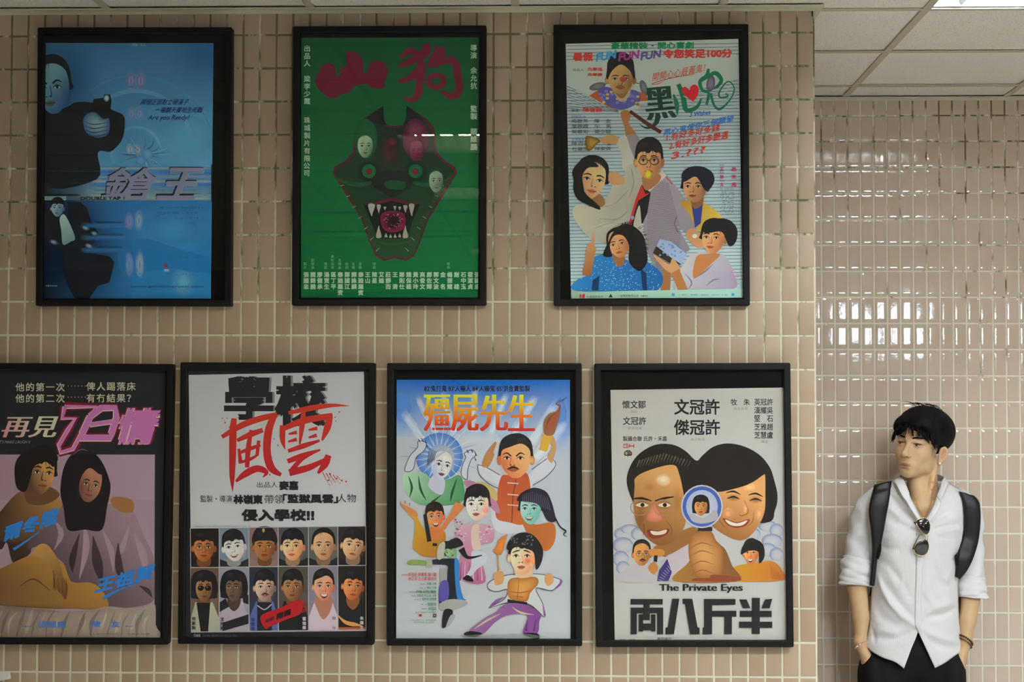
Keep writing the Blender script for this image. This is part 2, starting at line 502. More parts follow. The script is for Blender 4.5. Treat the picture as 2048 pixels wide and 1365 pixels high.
def ceiling_light(c, r, s):
    x0, x1 = GX0 + c * GS + 0.006, GX0 + (c + 1) * GS - 0.006
    y0, y1 = GY0 + r * GSY + 0.006, GY0 + (r + 1) * GSY - 0.006
    z = CEIL + 0.002
    root = empty('ceiling_light', ((x0 + x1) / 2, (y0 + y1) / 2, z), FIT_LABEL[(c, r)], 'ceiling light', 'louvred ceiling lights')
    h = MB()
    h.box(x0, x1, y0, y0 + .012, z + .004, z + .11); h.box(x0, x1, y1 - .012, y1, z + .004, z + .11)
    h.box(x0, x0 + .012, y0, y1, z + .004, z + .11); h.box(x1 - .012, x1, y0, y1, z + .004, z + .11)
    h.box(x0, x1, y0, y1, z + .11, z + .118)
    h.build('housing', M_HOUS, root)
    lv = MB()
    zt = z + .030
    n = 7
    for k in range(1, n):          # V blades across the tubes
        xc = x0 + .012 + (x1 - x0 - .024) * k / n
        lv.v += [(xc - .013, y0 + .013, zt), (xc + .013, y0 + .013, zt), (xc, y0 + .013, z + .006), (xc - .013, y1 - .013, zt), (xc + .013, y1 - .013, zt), (xc, y1 - .013, z + .006)]
        o = len(lv.v) - 6
        lv.f += [(o, o + 2, o + 1), (o + 3, o + 4, o + 5), (o, o + 3, o + 5, o + 2), (o + 1, o + 2, o + 5, o + 4), (o, o + 1, o + 4, o + 3)]
    lv.build('louvre', M_REFL, root)
    em = tube_mat(s, c)
    for k in range(3):
        yc = y0 + (y1 - y0) * (k + 0.5) / 3
        t = MB(); t.tube([(x0 + .05, yc, z + .082), (x1 - .05, yc, z + .082)], .0125, 10)
        t.build('lamp_tube', em, root, True)
        for xa, xb in ((x0 + .02, x0 + .049), (x1 - .049, x1 - .02)):
            hd = MB(); hd.tube([(xa, yc, z + .082), (xb, yc, z + .082)], .016, 10)
            hd.build('lampholder', M_HOLD, root, True)
    return root
for f in FIT:
    ceiling_light(*f)

# ------------------------------------------------------------------ printing: flat ink shapes laid on a poster sheet
LAYER = 0.000011
_txt = bpy.data.objects.new('_type', bpy.data.curves.new('_type', 'FONT'))
_glyphs = {}
_txt.data.fill_mode = 'NONE'
def glyphs(s, res):
    """outlines of a line of type, filled robustly"""
    key = (s, res)
    if key not in _glyphs:
        c = _txt.data
        c.body = s
        c.resolution_u = res
        me = _txt.to_mesh()
        v = [(p.co.x, p.co.y) for p in me.vertices]
        e = [tuple(q.vertices) for q in me.edges]
        _txt.to_mesh_clear()
        if not v:
            _glyphs[key] = ([], [])
            return _glyphs[key]
        nxt = {}
        for i, j in e:
            nxt.setdefault(i, []).append(j); nxt.setdefault(j, []).append(i)
        seen, loops = set(), []
        for st in range(len(v)):
            if st in seen or st not in nxt:
                continue
            lp, cur, prev = [st], min(nxt[st]), st       # outlines are stored in order: walk upward first
            seen.add(st)
            while cur != st and cur not in seen:
                lp.append(cur); seen.add(cur)
                opts = [k for k in nxt[cur] if k != prev]
                if not opts:
                    break
                prev, cur = cur, opts[0]
            loops.append(lp)
        segs = [(lp[k], lp[(k + 1) % len(lp)]) for lp in loops for k in range(len(lp))]
        vv, ee, ff, _a, _b, _c = mgeo.delaunay_2d_cdt([Vector(p) for p in v], segs, [], 0, 1e-6)
        A = np.array([v[i] for i, j in segs]); B = np.array([v[j] for i, j in segs])
        P = np.array([[sum(vv[k][0] for k in f) / len(f), sum(vv[k][1] for k in f) / len(f)] for f in ff])
        x, y = P[:, None, 0], P[:, None, 1]
        up = (A[None, :, 1] <= y) & (B[None, :, 1] > y)
        dn = (A[None, :, 1] > y) & (B[None, :, 1] <= y)
        side = (B[None, :, 0] - A[None, :, 0]) * (y - A[None, :, 1]) - (x - A[None, :, 0]) * (B[None, :, 1] - A[None, :, 1])
        w = (up & (side > 0)).sum(1) - (dn & (side < 0)).sum(1)
        _glyphs[key] = ([(p[0], p[1]) for p in vv], [tuple(f) for f, k in zip(ff, w) if k != 0])
    return _glyphs[key]

def catmull(pts, closed=True, n=6):
    out = []
    N = len(pts)
    rng = range(N) if closed else range(N - 1)
    for i in rng:
        if closed:
            p0, p1, p2, p3 = pts[(i - 1) % N], pts[i], pts[(i + 1) % N], pts[(i + 2) % N]
        else:
            p0, p1, p2, p3 = pts[max(i - 1, 0)], pts[i], pts[i + 1], pts[min(i + 2, N - 1)]
        for k in range(n):
            t = k / n
            out.append(tuple(0.5 * (2 * b + (c - a) * t + (2 * a - 5 * b + 4 * c - d) * t * t + (3 * b - a - 3 * c + d) * t ** 3)
                             for a, b, c, d in zip(p0, p1, p2, p3)))
    if not closed:
        out.append(tuple(pts[-1]))
    return out

class Art:
    def __init__(s, quad, y, gain):
        s.q, s.y, s.gain = quad, y, gain
        s.V, s.C, s.F, s.M = [], [], [], []
        s.n = 0
        s.clip = quad
        s.crop()
        s.r = random.Random(11)
    def crop(s, ox=0.0, oy=0.0, k=1.0):
        s.ox, s.oy, s.k = ox, oy, k
        return s
    def px(s, p):
        return (s.ox + p[0] / s.k, s.oy + p[1] / s.k)
    def ink(s, c):
        return tuple(min(0.9, lin(max(0, min(255, x))) * g) for x, g in zip(c, s.gain))
    def _put(s, pts, col, faces, alpha=None, lay=None):
        """pts already in photo pixels"""
        if lay is None:
            s.n += 1
            lay = s.n
        n0 = len(s.V)
        m = 0 if alpha is None else 1
        ins = []
        q = s.clip
        E = [(q[i], (q[(i + 1) % 4][0] - q[i][0], q[(i + 1) % 4][1] - q[i][1])) for i in range(4)]
        def inside(x, y, k):
            (ax, ay), (dx, dy) = E[k]
            return dx * (y - ay) - dy * (x - ax)
        for i, p in enumerate(pts):
            s.V.append((p[0], p[1], lay))
            c = col(p[0], p[1]) if callable(col) else (col[i] if isinstance(col, list) else col)
            a = (alpha[i] if isinstance(alpha, list) else 1.0 if alpha is None else alpha)
            k = s.ink(c)
            if m:       # thin ink is crossed twice by the light: square root keeps the blend even
                T = math.sqrt(max(0.0, 1.0 - a))
                k = tuple(x * (1 + T) for x in k)
                a = 1.0 - T
            s.C.append(k + (a,))
            ins.append(all(inside(p[0], p[1], e) >= 0 for e in range(4)))
        for f in faces:
            if all(ins[i] for i in f):
                s.F.append(tuple(n0 + i for i in f)); s.M.append(m)
                continue
            P = [s.V[n0 + i][:2] + s.C[n0 + i] for i in f]
            for e in range(4):
                R = []
                for i in range(len(P)):
                    u, w = P[i], P[(i + 1) % len(P)]
                    du, dw = inside(u[0], u[1], e), inside(w[0], w[1], e)
                    if du >= 0:
                        R.append(u)
                    if (du >= 0) != (dw >= 0):
                        t = du / (du - dw)
                        R.append(tuple(a_ + (b_ - a_) * t for a_, b_ in zip(u, w)))
                P = R
                if len(P) < 3:
                    break
            if len(P) >= 3:
                k0 = len(s.V)
                for u in P:
                    s.V.append((u[0], u[1], lay)); s.C.append(u[2:])
                s.F.append(tuple(range(k0, k0 + len(P)))); s.M.append(m)
    # a filled outline
    def poly(s, pts, col, smooth=False, alpha=None, n=5):
        pts = [s.px(p) for p in pts]
        if smooth:
            pts = catmull(pts, True, n)
        tri = mgeo.tessellate_polygon([[Vector((p[0], p[1], 0)) for p in pts]])
        s._put(pts, col, tri, alpha)
    def grad(s, a, ca, b, cb):
        """linear blend of two inks between two points"""
        a, b = s.px(a), s.px(b)
        dx, dy = b[0] - a[0], b[1] - a[1]
        L = dx * dx + dy * dy
        def f(x, y):
            t = max(0.0, min(1.0, ((x - a[0]) * dx + (y - a[1]) * dy) / L))
            return tuple(p + (q - p) * t for p, q in zip(ca, cb))
        return f
    def blob(s, pts, col, edge=None, smooth=True, n=6, c=None, alpha=None):
        """star-shaped patch blending from its middle to its rim"""
        pts = [s.px(p) for p in pts]
        if smooth:
            pts = catmull(pts, True, n)
        if c is None:
            cx, cy = sum(p[0] for p in pts) / len(pts), sum(p[1] for p in pts) / len(pts)
        else:
            cx, cy = s.px(c)
        rings = (0.0, 0.35, 0.7, 1.0)
        P, K, Fc = [], [], []
        N = len(pts)
        for t in rings:
            for p in pts:
                x, y = cx + (p[0] - cx) * t, cy + (p[1] - cy) * t
                P.append((x, y))
                if callable(col):
                    K.append(col(x, y))
                elif edge is None:
                    K.append(col)
                else:
                    K.append(tuple(a + (b - a) * t * t for a, b in zip(col, edge)))
        for r in range(3):
            for i in range(N):
                j = (i + 1) % N
                Fc.append((r * N + i, r * N + j, (r + 1) * N + j, (r + 1) * N + i))
        s._put(P, K, Fc, alpha)
    def ell(s, cx, cy, rx, ry, col, edge=None, rot=0.0, n=28, alpha=None):
        a = math.radians(rot)
        pts = [(cx + rx * math.cos(t) * math.cos(a) - ry * math.sin(t) * math.sin(a), cy + rx * math.cos(t) * math.sin(a) + ry * math.sin(t) * math.cos(a))
               for t in (2 * math.pi * i / n for i in range(n))]
        s.blob(pts, col, edge, smooth=False, alpha=alpha)
    def soft(s, cx, cy, rx, ry, col, a=0.5, rot=0.0, n=20):
        """airbrushed spot fading to nothing"""
        g = math.radians(rot)
        P, K, Al, Fc = [], [], [], []
        prof = [(t, (1 - t * t) ** 2) for t in (0.0, .17, .34, .5, .66, .83, 1.0)]
        for t, al in prof:
            for i in range(n):
                q = 2 * math.pi * i / n
                x, y = rx * t * math.cos(q), ry * t * math.sin(q)
                P.append(s.px((cx + x * math.cos(g) - y * math.sin(g), cy + x * math.sin(g) + y * math.cos(g))))
                Al.append(al * a)
        for r in range(6):
            for i in range(n):
                j = (i + 1) % n
                Fc.append((r * n + i, r * n + j, (r + 1) * n + j, (r + 1) * n + i))
        s._put(P, col, Fc, Al)
    def band(s, p, q, w, col, a=0.5):
        """a soft-edged streak from p to q"""
        p, q = s.px(p), s.px(q)
        w = w / s.k
        d = Vector((q[0] - p[0], q[1] - p[1])); L = d.length
        nx, ny = -d.y / L, d.x / L
        P, Al = [], []
        for t, e in ((0, 0), (0.15, 1), (0.5, 1), (0.85, 1), (1, 0)):
            for o, al in ((-1, 0), (-0.4, 0.8), (0, 1), (0.4, 0.8), (1, 0)):
                P.append((p[0] + d.x * t + nx * o * w / 2, p[1] + d.y * t + ny * o * w / 2))
                Al.append(al * e * a)
        Fc = [(i * 5 + j, i * 5 + j + 1, i * 5 + j + 6, i * 5 + j + 5) for i in range(4) for j in range(4)]
        s._put(P, col, Fc, Al)
    def stroke(s, pts, w, col, smooth=True, n=5, lay=None, alpha=None):
        pts = [s.px(p) for p in pts]
        ws = w if isinstance(w, (list, tuple)) else [w] * len(pts)
        ws = [x / s.k for x in ws]
        q = [(p[0], p[1], x) for p, x in zip(pts, ws)]
        if smooth and len(q) > 2:
            q = catmull(q, False, n)
        P, Fc = [], []
        for i, p in enumerate(q):
            a, b = q[max(i - 1, 0)], q[min(i + 1, len(q) - 1)]
            dx, dy = b[0] - a[0], b[1] - a[1]
            L = math.hypot(dx, dy) or 1
            nx, ny = -dy / L * p[2] / 2, dx / L * p[2] / 2
            P += [(p[0] + nx, p[1] + ny), (p[0] - nx, p[1] - ny)]
        for i in range(len(q) - 1):
            Fc.append((2 * i, 2 * i + 1, 2 * i + 3, 2 * i + 2))
        s._put(P, col, Fc, alpha, lay)
    def loop(s, pts, w, col, smooth=True, n=6):
        """closed outline"""
        q = catmull(pts, True, n) if smooth else list(pts)
        s.stroke(q + [q[0]], w, col, smooth=False)
    def rect(s, x0, y0, x1, y1, col, alpha=None):
        s.poly([(x0, y0), (x1, y0), (x1, y1), (x0, y1)], col, alpha=alpha)
    # lettering fitted to a box given by its corners
    def text(s, t, x0, y0, x1, y1, col, bold=0.0, shear=0.0, rise=0.0, res=3, smear=0.0, flip=False, lay=None):
        """box (x0,y0)-(x1,y1); rise lifts the right end; smear thickens uprights; bold thickens all, in em"""
        v, f = glyphs(t, res)
        if not v:
            return
        ax, bx = min(p[0] for p in v), max(p[0] for p in v)
        ay, by = min(p[1] for p in v), max(p[1] for p in v)
        if lay is None:
            s.n += 1
            lay = s.n
        sx, sy = (x1 - x0) / (bx - ax + 1e-9), (y1 - y0) / (by - ay + 1e-9)
        B = bold * min(abs(sx), abs(sy))
        if bold:
            x0, x1, y0, y1 = x0 + B, x1 - B, y0 + B, y1 - B
        off = [(0, 0)]
        if bold:
            off = [(-B, -B), (B, -B), (B, B), (-B, B), (0, 0)]
        if smear:
            off = [(k * smear, 0) for k in (-1, -.5, 0, .5, 1)]
        for k_, (ox, oy) in enumerate(off):
            P = []
            for x, y in v:
                u = (x - ax) / (bx - ax + 1e-9)
                if flip:
                    u = 1 - u
                w = (by - y) / (by - ay + 1e-9)
                P.append(s.px((x0 + u * (x1 - x0) + (1 - w) * shear + ox, y0 + w * (y1 - y0) - u * rise + oy)))
            s._put(P, col, f, None, lay + k_)
        s.n = max(s.n, lay + len(off) - 1)
    def _char(s, ch, x, y, size, col, bold, res, sx, lay):
        v, f = glyphs(ch, res)
        B = bold * size
        for k_, (ox, oy) in enumerate([(0, 0)] if not bold else [(i * B, j * B) for i in (-1, 1) for j in (-1, 1)]):
            s._put([s.px((x + p[0] * size * sx + ox, y + (0.86 - p[1]) * size + oy)) for p in v], col, f, None, lay + k_)
        s.n = max(s.n, lay + (3 if bold else 0))
    def column(s, t, x, y, size, step, col, bold=0.0, res=2, sx=1.0):
        """upright line of characters, x = left edge; _ leaves a gap"""
        s.n += 1
        lay = s.n
        for ch in t:
            if ch != '_':
                s._char(ch, x, y, size, col, bold, res, sx, lay)
            y += step
    def row(s, t, x, y, size, step, col, bold=0.0, res=2):
        s.n += 1
        lay = s.n
        for ch in t:
            s._char(ch, x, y, size, col, bold, res, 1.0, lay)
            x += step
    # a generic painted head
    def face(s, cx, cy, w, h, skin, hair, turn=0.0, tilt=0.0, mouth='flat', style='short', lit=-1, glasses=None, dark=None,
             brow=0.0, ears=True, line=(40, 26, 20), lips=None, white=(235, 228, 215), look=0.0, beard=None):
        a = math.radians(tilt)
        hw, hh = w / 2, h / 2
        def L(u, v):
            x, y = u * hw, v * hh
            return (cx + x * math.cos(a) - y * math.sin(a), cy + x * math.sin(a) + y * math.cos(a))
        skin = tuple(min(236, c * 1.10) for c in skin)
        dk = tuple(c * 1.18 for c in dark) if dark else tuple(c * 0.66 for c in skin)
        lips = lips or tuple(c * q for c, q in zip(skin, (0.78, 0.55, 0.5)))
        lw = max(w, h) * 0.02
        # hair mass behind
        if style in ('long', 'bob', 'big'):
            d = {'long': 1.7, 'bob': 0.75, 'big': 0.75}[style]
            k = {'long': 1.22, 'bob': 1.25, 'big': 1.55}[style]
            s.poly([L(-k * .75, -1.05), L(0, -1.32), L(k * .75, -1.05), L(k * 1.02, -.3), L(k, d * .6), L(k * .8, d), L(-k * .8, d), L(-k, d * .6), L(-k * 1.02, -.3)], hair, True)
        else:
            s.poly([L(-.9, -.95), L(-.3, -1.28), L(.4, -1.28), L(.95, -.9), L(1.1, -.2), L(1.0, .12), L(-1.0, .12), L(-1.1, -.2)], hair, True)
        if ears and style not in ('long', 'bob', 'big'):
            for q in (-1, 1):
                if q * turn < 0.45:
                    s.ell(*L(q * 1.02, .1), hw * .16, hh * .24, skin if q == lit else dk, dk, tilt)
        top, bot = L(0.3 * lit, -.2), L(-1.25 * lit, .7)
        g = s.grad(top, skin, bot, dk)
        s.blob([L(-.86, -.55), L(-.5, -1.0), L(.5, -1.0), L(.86, -.55), L(.93, .05), L(.78, .52), L(.36, .93), L(0, 1.02), L(-.36, .93), L(-.78, .52), L(-.93, .05)], g)
        t = turn * .32
        s.soft(*L(-lit * .75, .25), hw * .42, hh * .75, dk, .5, tilt)
        s.soft(*L(lit * .35 + t, .35), hw * .32, hh * .25, tuple(min(255, c * 1.10) for c in skin), .22, tilt)
        s.soft(*L(lit * .2 + t, -.5), hw * .45, hh * .3, tuple(min(255, c * 1.10) for c in skin), .25, tilt)
        for q in (-1, 1):
            ex = q * .42 + t
            s.soft(*L(ex, -.06), hw * .28, hh * .18, dk, .6, tilt)
            s.poly([L(ex - .2, -.02), L(ex, -.09), L(ex + .2, -.02), L(ex, .05)], white, True)
            s.ell(*L(ex + look * .1, -.02), hw * .085, hh * .07, (20, 14, 12), None, tilt, 12)
            s.stroke([L(ex - .24, .0), L(ex, -.10), L(ex + .24, .0)], [lw * .6, lw * 1.3, lw * .6], line)
            s.stroke([L(ex - q * .26, -.24 + brow * .12), L(ex, -.29), L(ex + q * .28, -.2)], [lw * 1.6, lw * 1.8, lw * .7], hair if sum(hair) < 300 else line)
        s.stroke([L(t * 1.3 - lit * .06, -.1), L(t * 1.6 - lit * .16, .26), L(t * 1.6 - lit * .02, .33)], [lw * .5, lw * 1.5, lw], dk)
        s.soft(*L(t * 1.6 + lit * .03, .16), hw * .12, hh * .22, tuple(min(255, c * 1.14) for c in skin), .35, tilt)
        s.ell(*L(t * 1.6 - .12, .34), hw * .05, hh * .028, line, None, tilt, 8); s.ell(*L(t * 1.6 + .12, .34), hw * .05, hh * .028, line, None, tilt, 8)
        m0 = t * 1.25
        if mouth in ('smile', 'open', 'teeth'):
            dd = {'smile': .10, 'open': .2, 'teeth': .16}[mouth]
            s.poly([L(m0 - .36, .53), L(m0, .57), L(m0 + .36, .53), L(m0 + .18, .60 + dd), L(m0 - .18, .60 + dd)], (70, 20, 18), True)
            s.poly([L(m0 - .31, .545), L(m0, .575), L(m0 + .31, .545), L(m0 + .16, .565 + dd * .7), L(m0 - .16, .565 + dd * .7)], white, True)
            s.stroke([L(m0 - .2, .63 + dd), L(m0, .66 + dd), L(m0 + .2, .63 + dd)], lw * 1.4, lips)
        else:
            o = {'flat': 0, 'sad': .05}.get(mouth, 0)
            s.stroke([L(m0 - .28, .57 + o), L(m0, .55), L(m0 + .28, .57 + o)], [lw, lw * 2.6, lw], lips)
            s.stroke([L(m0 - .22, .635), L(m0, .66), L(m0 + .22, .635)], [lw, lw * 2.6, lw], lips)
            s.stroke([L(m0 - .3, .59 + o), L(m0, .60), L(m0 + .3, .59 + o)], lw * .7, line)
        if beard:
            s.stroke([L(m0 - .38, .56), L(m0 - .1, .46), L(m0 + .1, .46), L(m0 + .38, .56)], [lw, lw * 3, lw * 3, lw], beard)
        # hair in front
        if style == 'bald':
            pass
        elif style == 'part':
            s.poly([L(-.95, -.15), L(-.98, -.7), L(-.45, -1.2), L(.4, -1.22), L(.98, -.75), L(.97, -.1), L(.85, -.5), L(.35, -.78), L(-.3, -.62), L(-.82, -.45)], hair, True)
        elif style == 'back':
            s.poly([L(-.95, -.2), L(-1.0, -.75), L(-.45, -1.25), L(.45, -1.25), L(1.0, -.75), L(.95, -.2), L(.8, -.65), L(.3, -.93), L(-.3, -.93), L(-.8, -.65)], hair, True)
        elif style == 'cap':
            s.poly([L(-1.12, -.25), L(-1.1, -.8), L(-.6, -1.4), L(.6, -1.4), L(1.1, -.8), L(1.12, -.25), L(.6, -.42), L(-.6, -.42)], hair, True)
        else:
            s.poly([L(-.97, -.05), L(-1.0, -.7), L(-.45, -1.22), L(.45, -1.22), L(1.0, -.7), L(.97, -.05), L(.85, -.42), L(.5, -.46), L(.25, -.56), L(-.05, -.42), L(-.4, -.52), L(-.8, -.4)], hair, True)
            for k in range(7):
                u = -.8 + 1.6 * k / 6
                s.stroke([L(u * .7, -.95), L(u + .05, -.42 + .06 * (k % 3))], [lw * 2, lw * .4], hair)
        if sum(hair) < 330 and style != 'bald':
            hl = tuple(c + 26 for c in hair)
            for k in range(5):
                u = lit * (.15 + .13 * k)
                s.stroke([L(u * .7, -1.1), L(u, -.92), L(u * 1.12, -.75)], [lw * .3, lw * .8, lw * .2], hl)
        if glasses:
            for q in (-1, 1):
                ex = q * .42 + t
                if glasses == 'dark':
                    s.ell(*L(ex, .0), hw * .36, hh * .2, (18, 16, 16), (30, 26, 24), tilt, 16)
                    s.soft(*L(ex - .1, -.06), hw * .1, hh * .05, (200, 200, 205), .8, tilt)
                else:
                    pts = [(cx, cy)] * 0
                    R = [L(ex + .34 * math.cos(2 * math.pi * i / 14), .01 + .2 * math.sin(2 * math.pi * i / 14)) for i in range(14)]
                    s.loop(R, lw * 1.1, glasses, smooth=False)
            s.stroke([L(t - .08, -.02), L(t + .08, -.02)], lw * 1.2, glasses if glasses != 'dark' else (30, 26, 22), smooth=False)
        return L
    def build(s, parent, mats):
        V = [at(x, y, s.y) + Vector((0, -l * LAYER, 0)) for x, y, l in s.V]
        o = link_mesh('poster_print', V, s.F, parent=parent, mats=mats, fmat=s.M)
        c = o.data.color_attributes.new('ink', 'FLOAT_COLOR', 'POINT')
        c.data.foreach_set('color', [x for k in s.C for x in k])
        return o

def print_mat(name, alpha):
    m = new_mat(name, rough=0.75, spec=0.25)
    nt, b = nodes(m)
    a = add(nt, 'ShaderNodeAttribute', attribute_name='ink')
    if not alpha:
        nt.links.new(a.outputs['Color'], b.inputs['Base Color'])
        return m
    nt.nodes.remove(b)
    d = add(nt, 'ShaderNodeBsdfDiffuse'); t = add(nt, 'ShaderNodeBsdfTransparent'); x = add(nt, 'ShaderNodeMixShader')
    nt.links.new(a.outputs['Color'], d.inputs[0]); nt.links.new(a.outputs['Alpha'], x.inputs[0])
    nt.links.new(t.outputs[0], x.inputs[1]); nt.links.new(d.outputs[0], x.inputs[2])
    nt.links.new(x.outputs[0], nt.nodes['Material Output'].inputs['Surface'])
    return m
M_INK, M_INKA = print_mat('printed_paper', False), print_mat('airbrushed_ink', True)
M_FRAME = new_mat('black_frame_lacquer', rgb(20, 20, 22), 0.55, spec=0.15)
nt, b = nodes(M_FRAME)
_tc = add(nt, 'ShaderNodeTexCoord'); _n = add(nt, 'ShaderNodeTexNoise', i_Scale=70.0, i_Detail=3.0)
nt.links.new(_tc.outputs['Object'], _n.inputs['Vector'])
_cr = add(nt, 'ShaderNodeValToRGB'); _cr.color_ramp.elements[0].color = (0.0040, 0.0040, 0.0048, 1); _cr.color_ramp.elements[1].color = (0.0062, 0.006, 0.0068, 1)
nt.links.new(_n.outputs['Fac'], _cr.inputs[0]); nt.links.new(_cr.outputs[0], b.inputs['Base Color'])
M_MOUNT = new_mat('black_mount_card', (0.006, 0.006, 0.0065, 1), 0.85, spec=0.1)
M_GLAZE = thin_glass('poster_glazing', (0.99, 1.0, 0.99, 1), 1.36)

Y_MOUNT, Y_PRINT, Y_GLASS, Y_FRONT = -0.016, -0.0175, -0.0280, -0.036
def framed_poster(frame_q, paper_q, paper, draw, label, gain, mould=13.0, round_px=3.0):
    """frame_q, paper_q: corners TL TR BR BL as seen; draw(art) prints the sheet"""
    cx = sum(p[0] for p in frame_q) / 4; cy = sum(p[1] for p in frame_q) / 4
    root = empty('framed_poster', at(cx, frame_q[2][1], -0.001), label, 'poster', 'framed posters on the tiled wall')
    # moulding: rounded outer edge, square inner edge
    Q = [at(p[0], p[1], Y_FRONT) for p in frame_q]
    def inset(d):
        c = []
        for i in range(4):
            a, p, b_ = Q[i - 1], Q[i], Q[(i + 1) % 4]
            e1, e2 = (a - p).normalized(), (b_ - p).normalized()
            c.append(p + (e1 + e2) * d)
        return c
    r = round_px / 670.0
    def ring(d, y, rad):
        pts = []
        c = inset(d)
        for i in range(4):
            p, a, b_ = c[i], c[i - 1], c[(i + 1) % 4]
            e1, e2 = (a - p).normalized(), (b_ - p).normalized()
            o = p + (e1 + e2) * rad
            for k in range(5):
                t = math.pi / 2 * k / 4
                q = o - e2 * rad * math.cos(t) - e1 * rad * math.sin(t)
                pts.append(Vector((q.x, y, q.z)))
        return pts
    w = mould / 670.0
    prof = [(0.0, -0.0005, r), (0.0, -0.0335, r), (0.0008, -0.0353, r * .9), (0.0025, Y_FRONT, r * .7), (w - .0025, Y_FRONT, r * .2), (w, -0.0345, .0002), (w, -0.0165, .0002)]
    V, Fc = [], []
    for d, y, rad in prof:
        V += ring(d, y, max(rad, 1e-4))
    n = 20
    for k in range(len(prof) - 1):
        for i in range(n):
            j = (i + 1) % n
            Fc.append((k * n + j, k * n + i, (k + 1) * n + i, (k + 1) * n + j))
    link_mesh('frame', V, Fc, M_FRAME, root)
    V = ring(.0015, -0.0006, r) + ring(.0015, Y_MOUNT, r)
    Fc = [tuple(range(n)), tuple(range(n, 2 * n))[::-1]] + [(i, (i + 1) % n, n + (i + 1) % n, n + i) for i in range(n)]
    link_mesh('backing_board', V, Fc, M_MOUNT, root)
    V = ring(w - .002, Y_GLASS, .0005) + ring(w - .002, Y_GLASS + .002, .0005)
    V = [Vector(v) for v in V]
    link_mesh('glass_pane', V, [tuple(range(n))], M_GLAZE, root) if False else link_mesh('glass_pane', V[:n], [tuple(range(n))[::-1]], M_GLAZE, root)
    A = Art(paper_q, Y_PRINT, gain)
    A.poly(paper_q, paper)
    draw(A)
    A.build(root, [M_INK, M_INKA])
    assert max(v[2] for v in A.V) * LAYER < 0.010
    return root

# ------------------------------------------------------------------ the seven posters (outlines given in photo pixels, printed on the sheet)
def speck(A, x0, y0, x1, y1, n, col, w=1.0, ang=0.0, length=4):
    A.n += 1
    lay = A.n
    for _ in range(n):
        x, y = A.r.uniform(x0, x1), A.r.uniform(y0, y1)
        A.stroke([(x, y), (x + length * math.cos(ang), y + length * math.sin(ang))], w, col, smooth=False, lay=lay)

def tiny_lines(A, x0, x1, y, step, n, col, h=4, dens=0.7):
    """print too small to read in the photo: rows of little ticks"""
    A.n += 1
    lay = A.n
    for k in range(n):
        x = x0 + A.r.uniform(0, (x1 - x0) * .15)
        while x < x1:
            if A.r.random() < dens:
                A.stroke([(x, y + k * step), (x + h * .8, y + k * step + A.r.uniform(-.5, .5))], h * A.r.uniform(.5, 1), col, smooth=False, lay=lay)
            x += h * 1.25

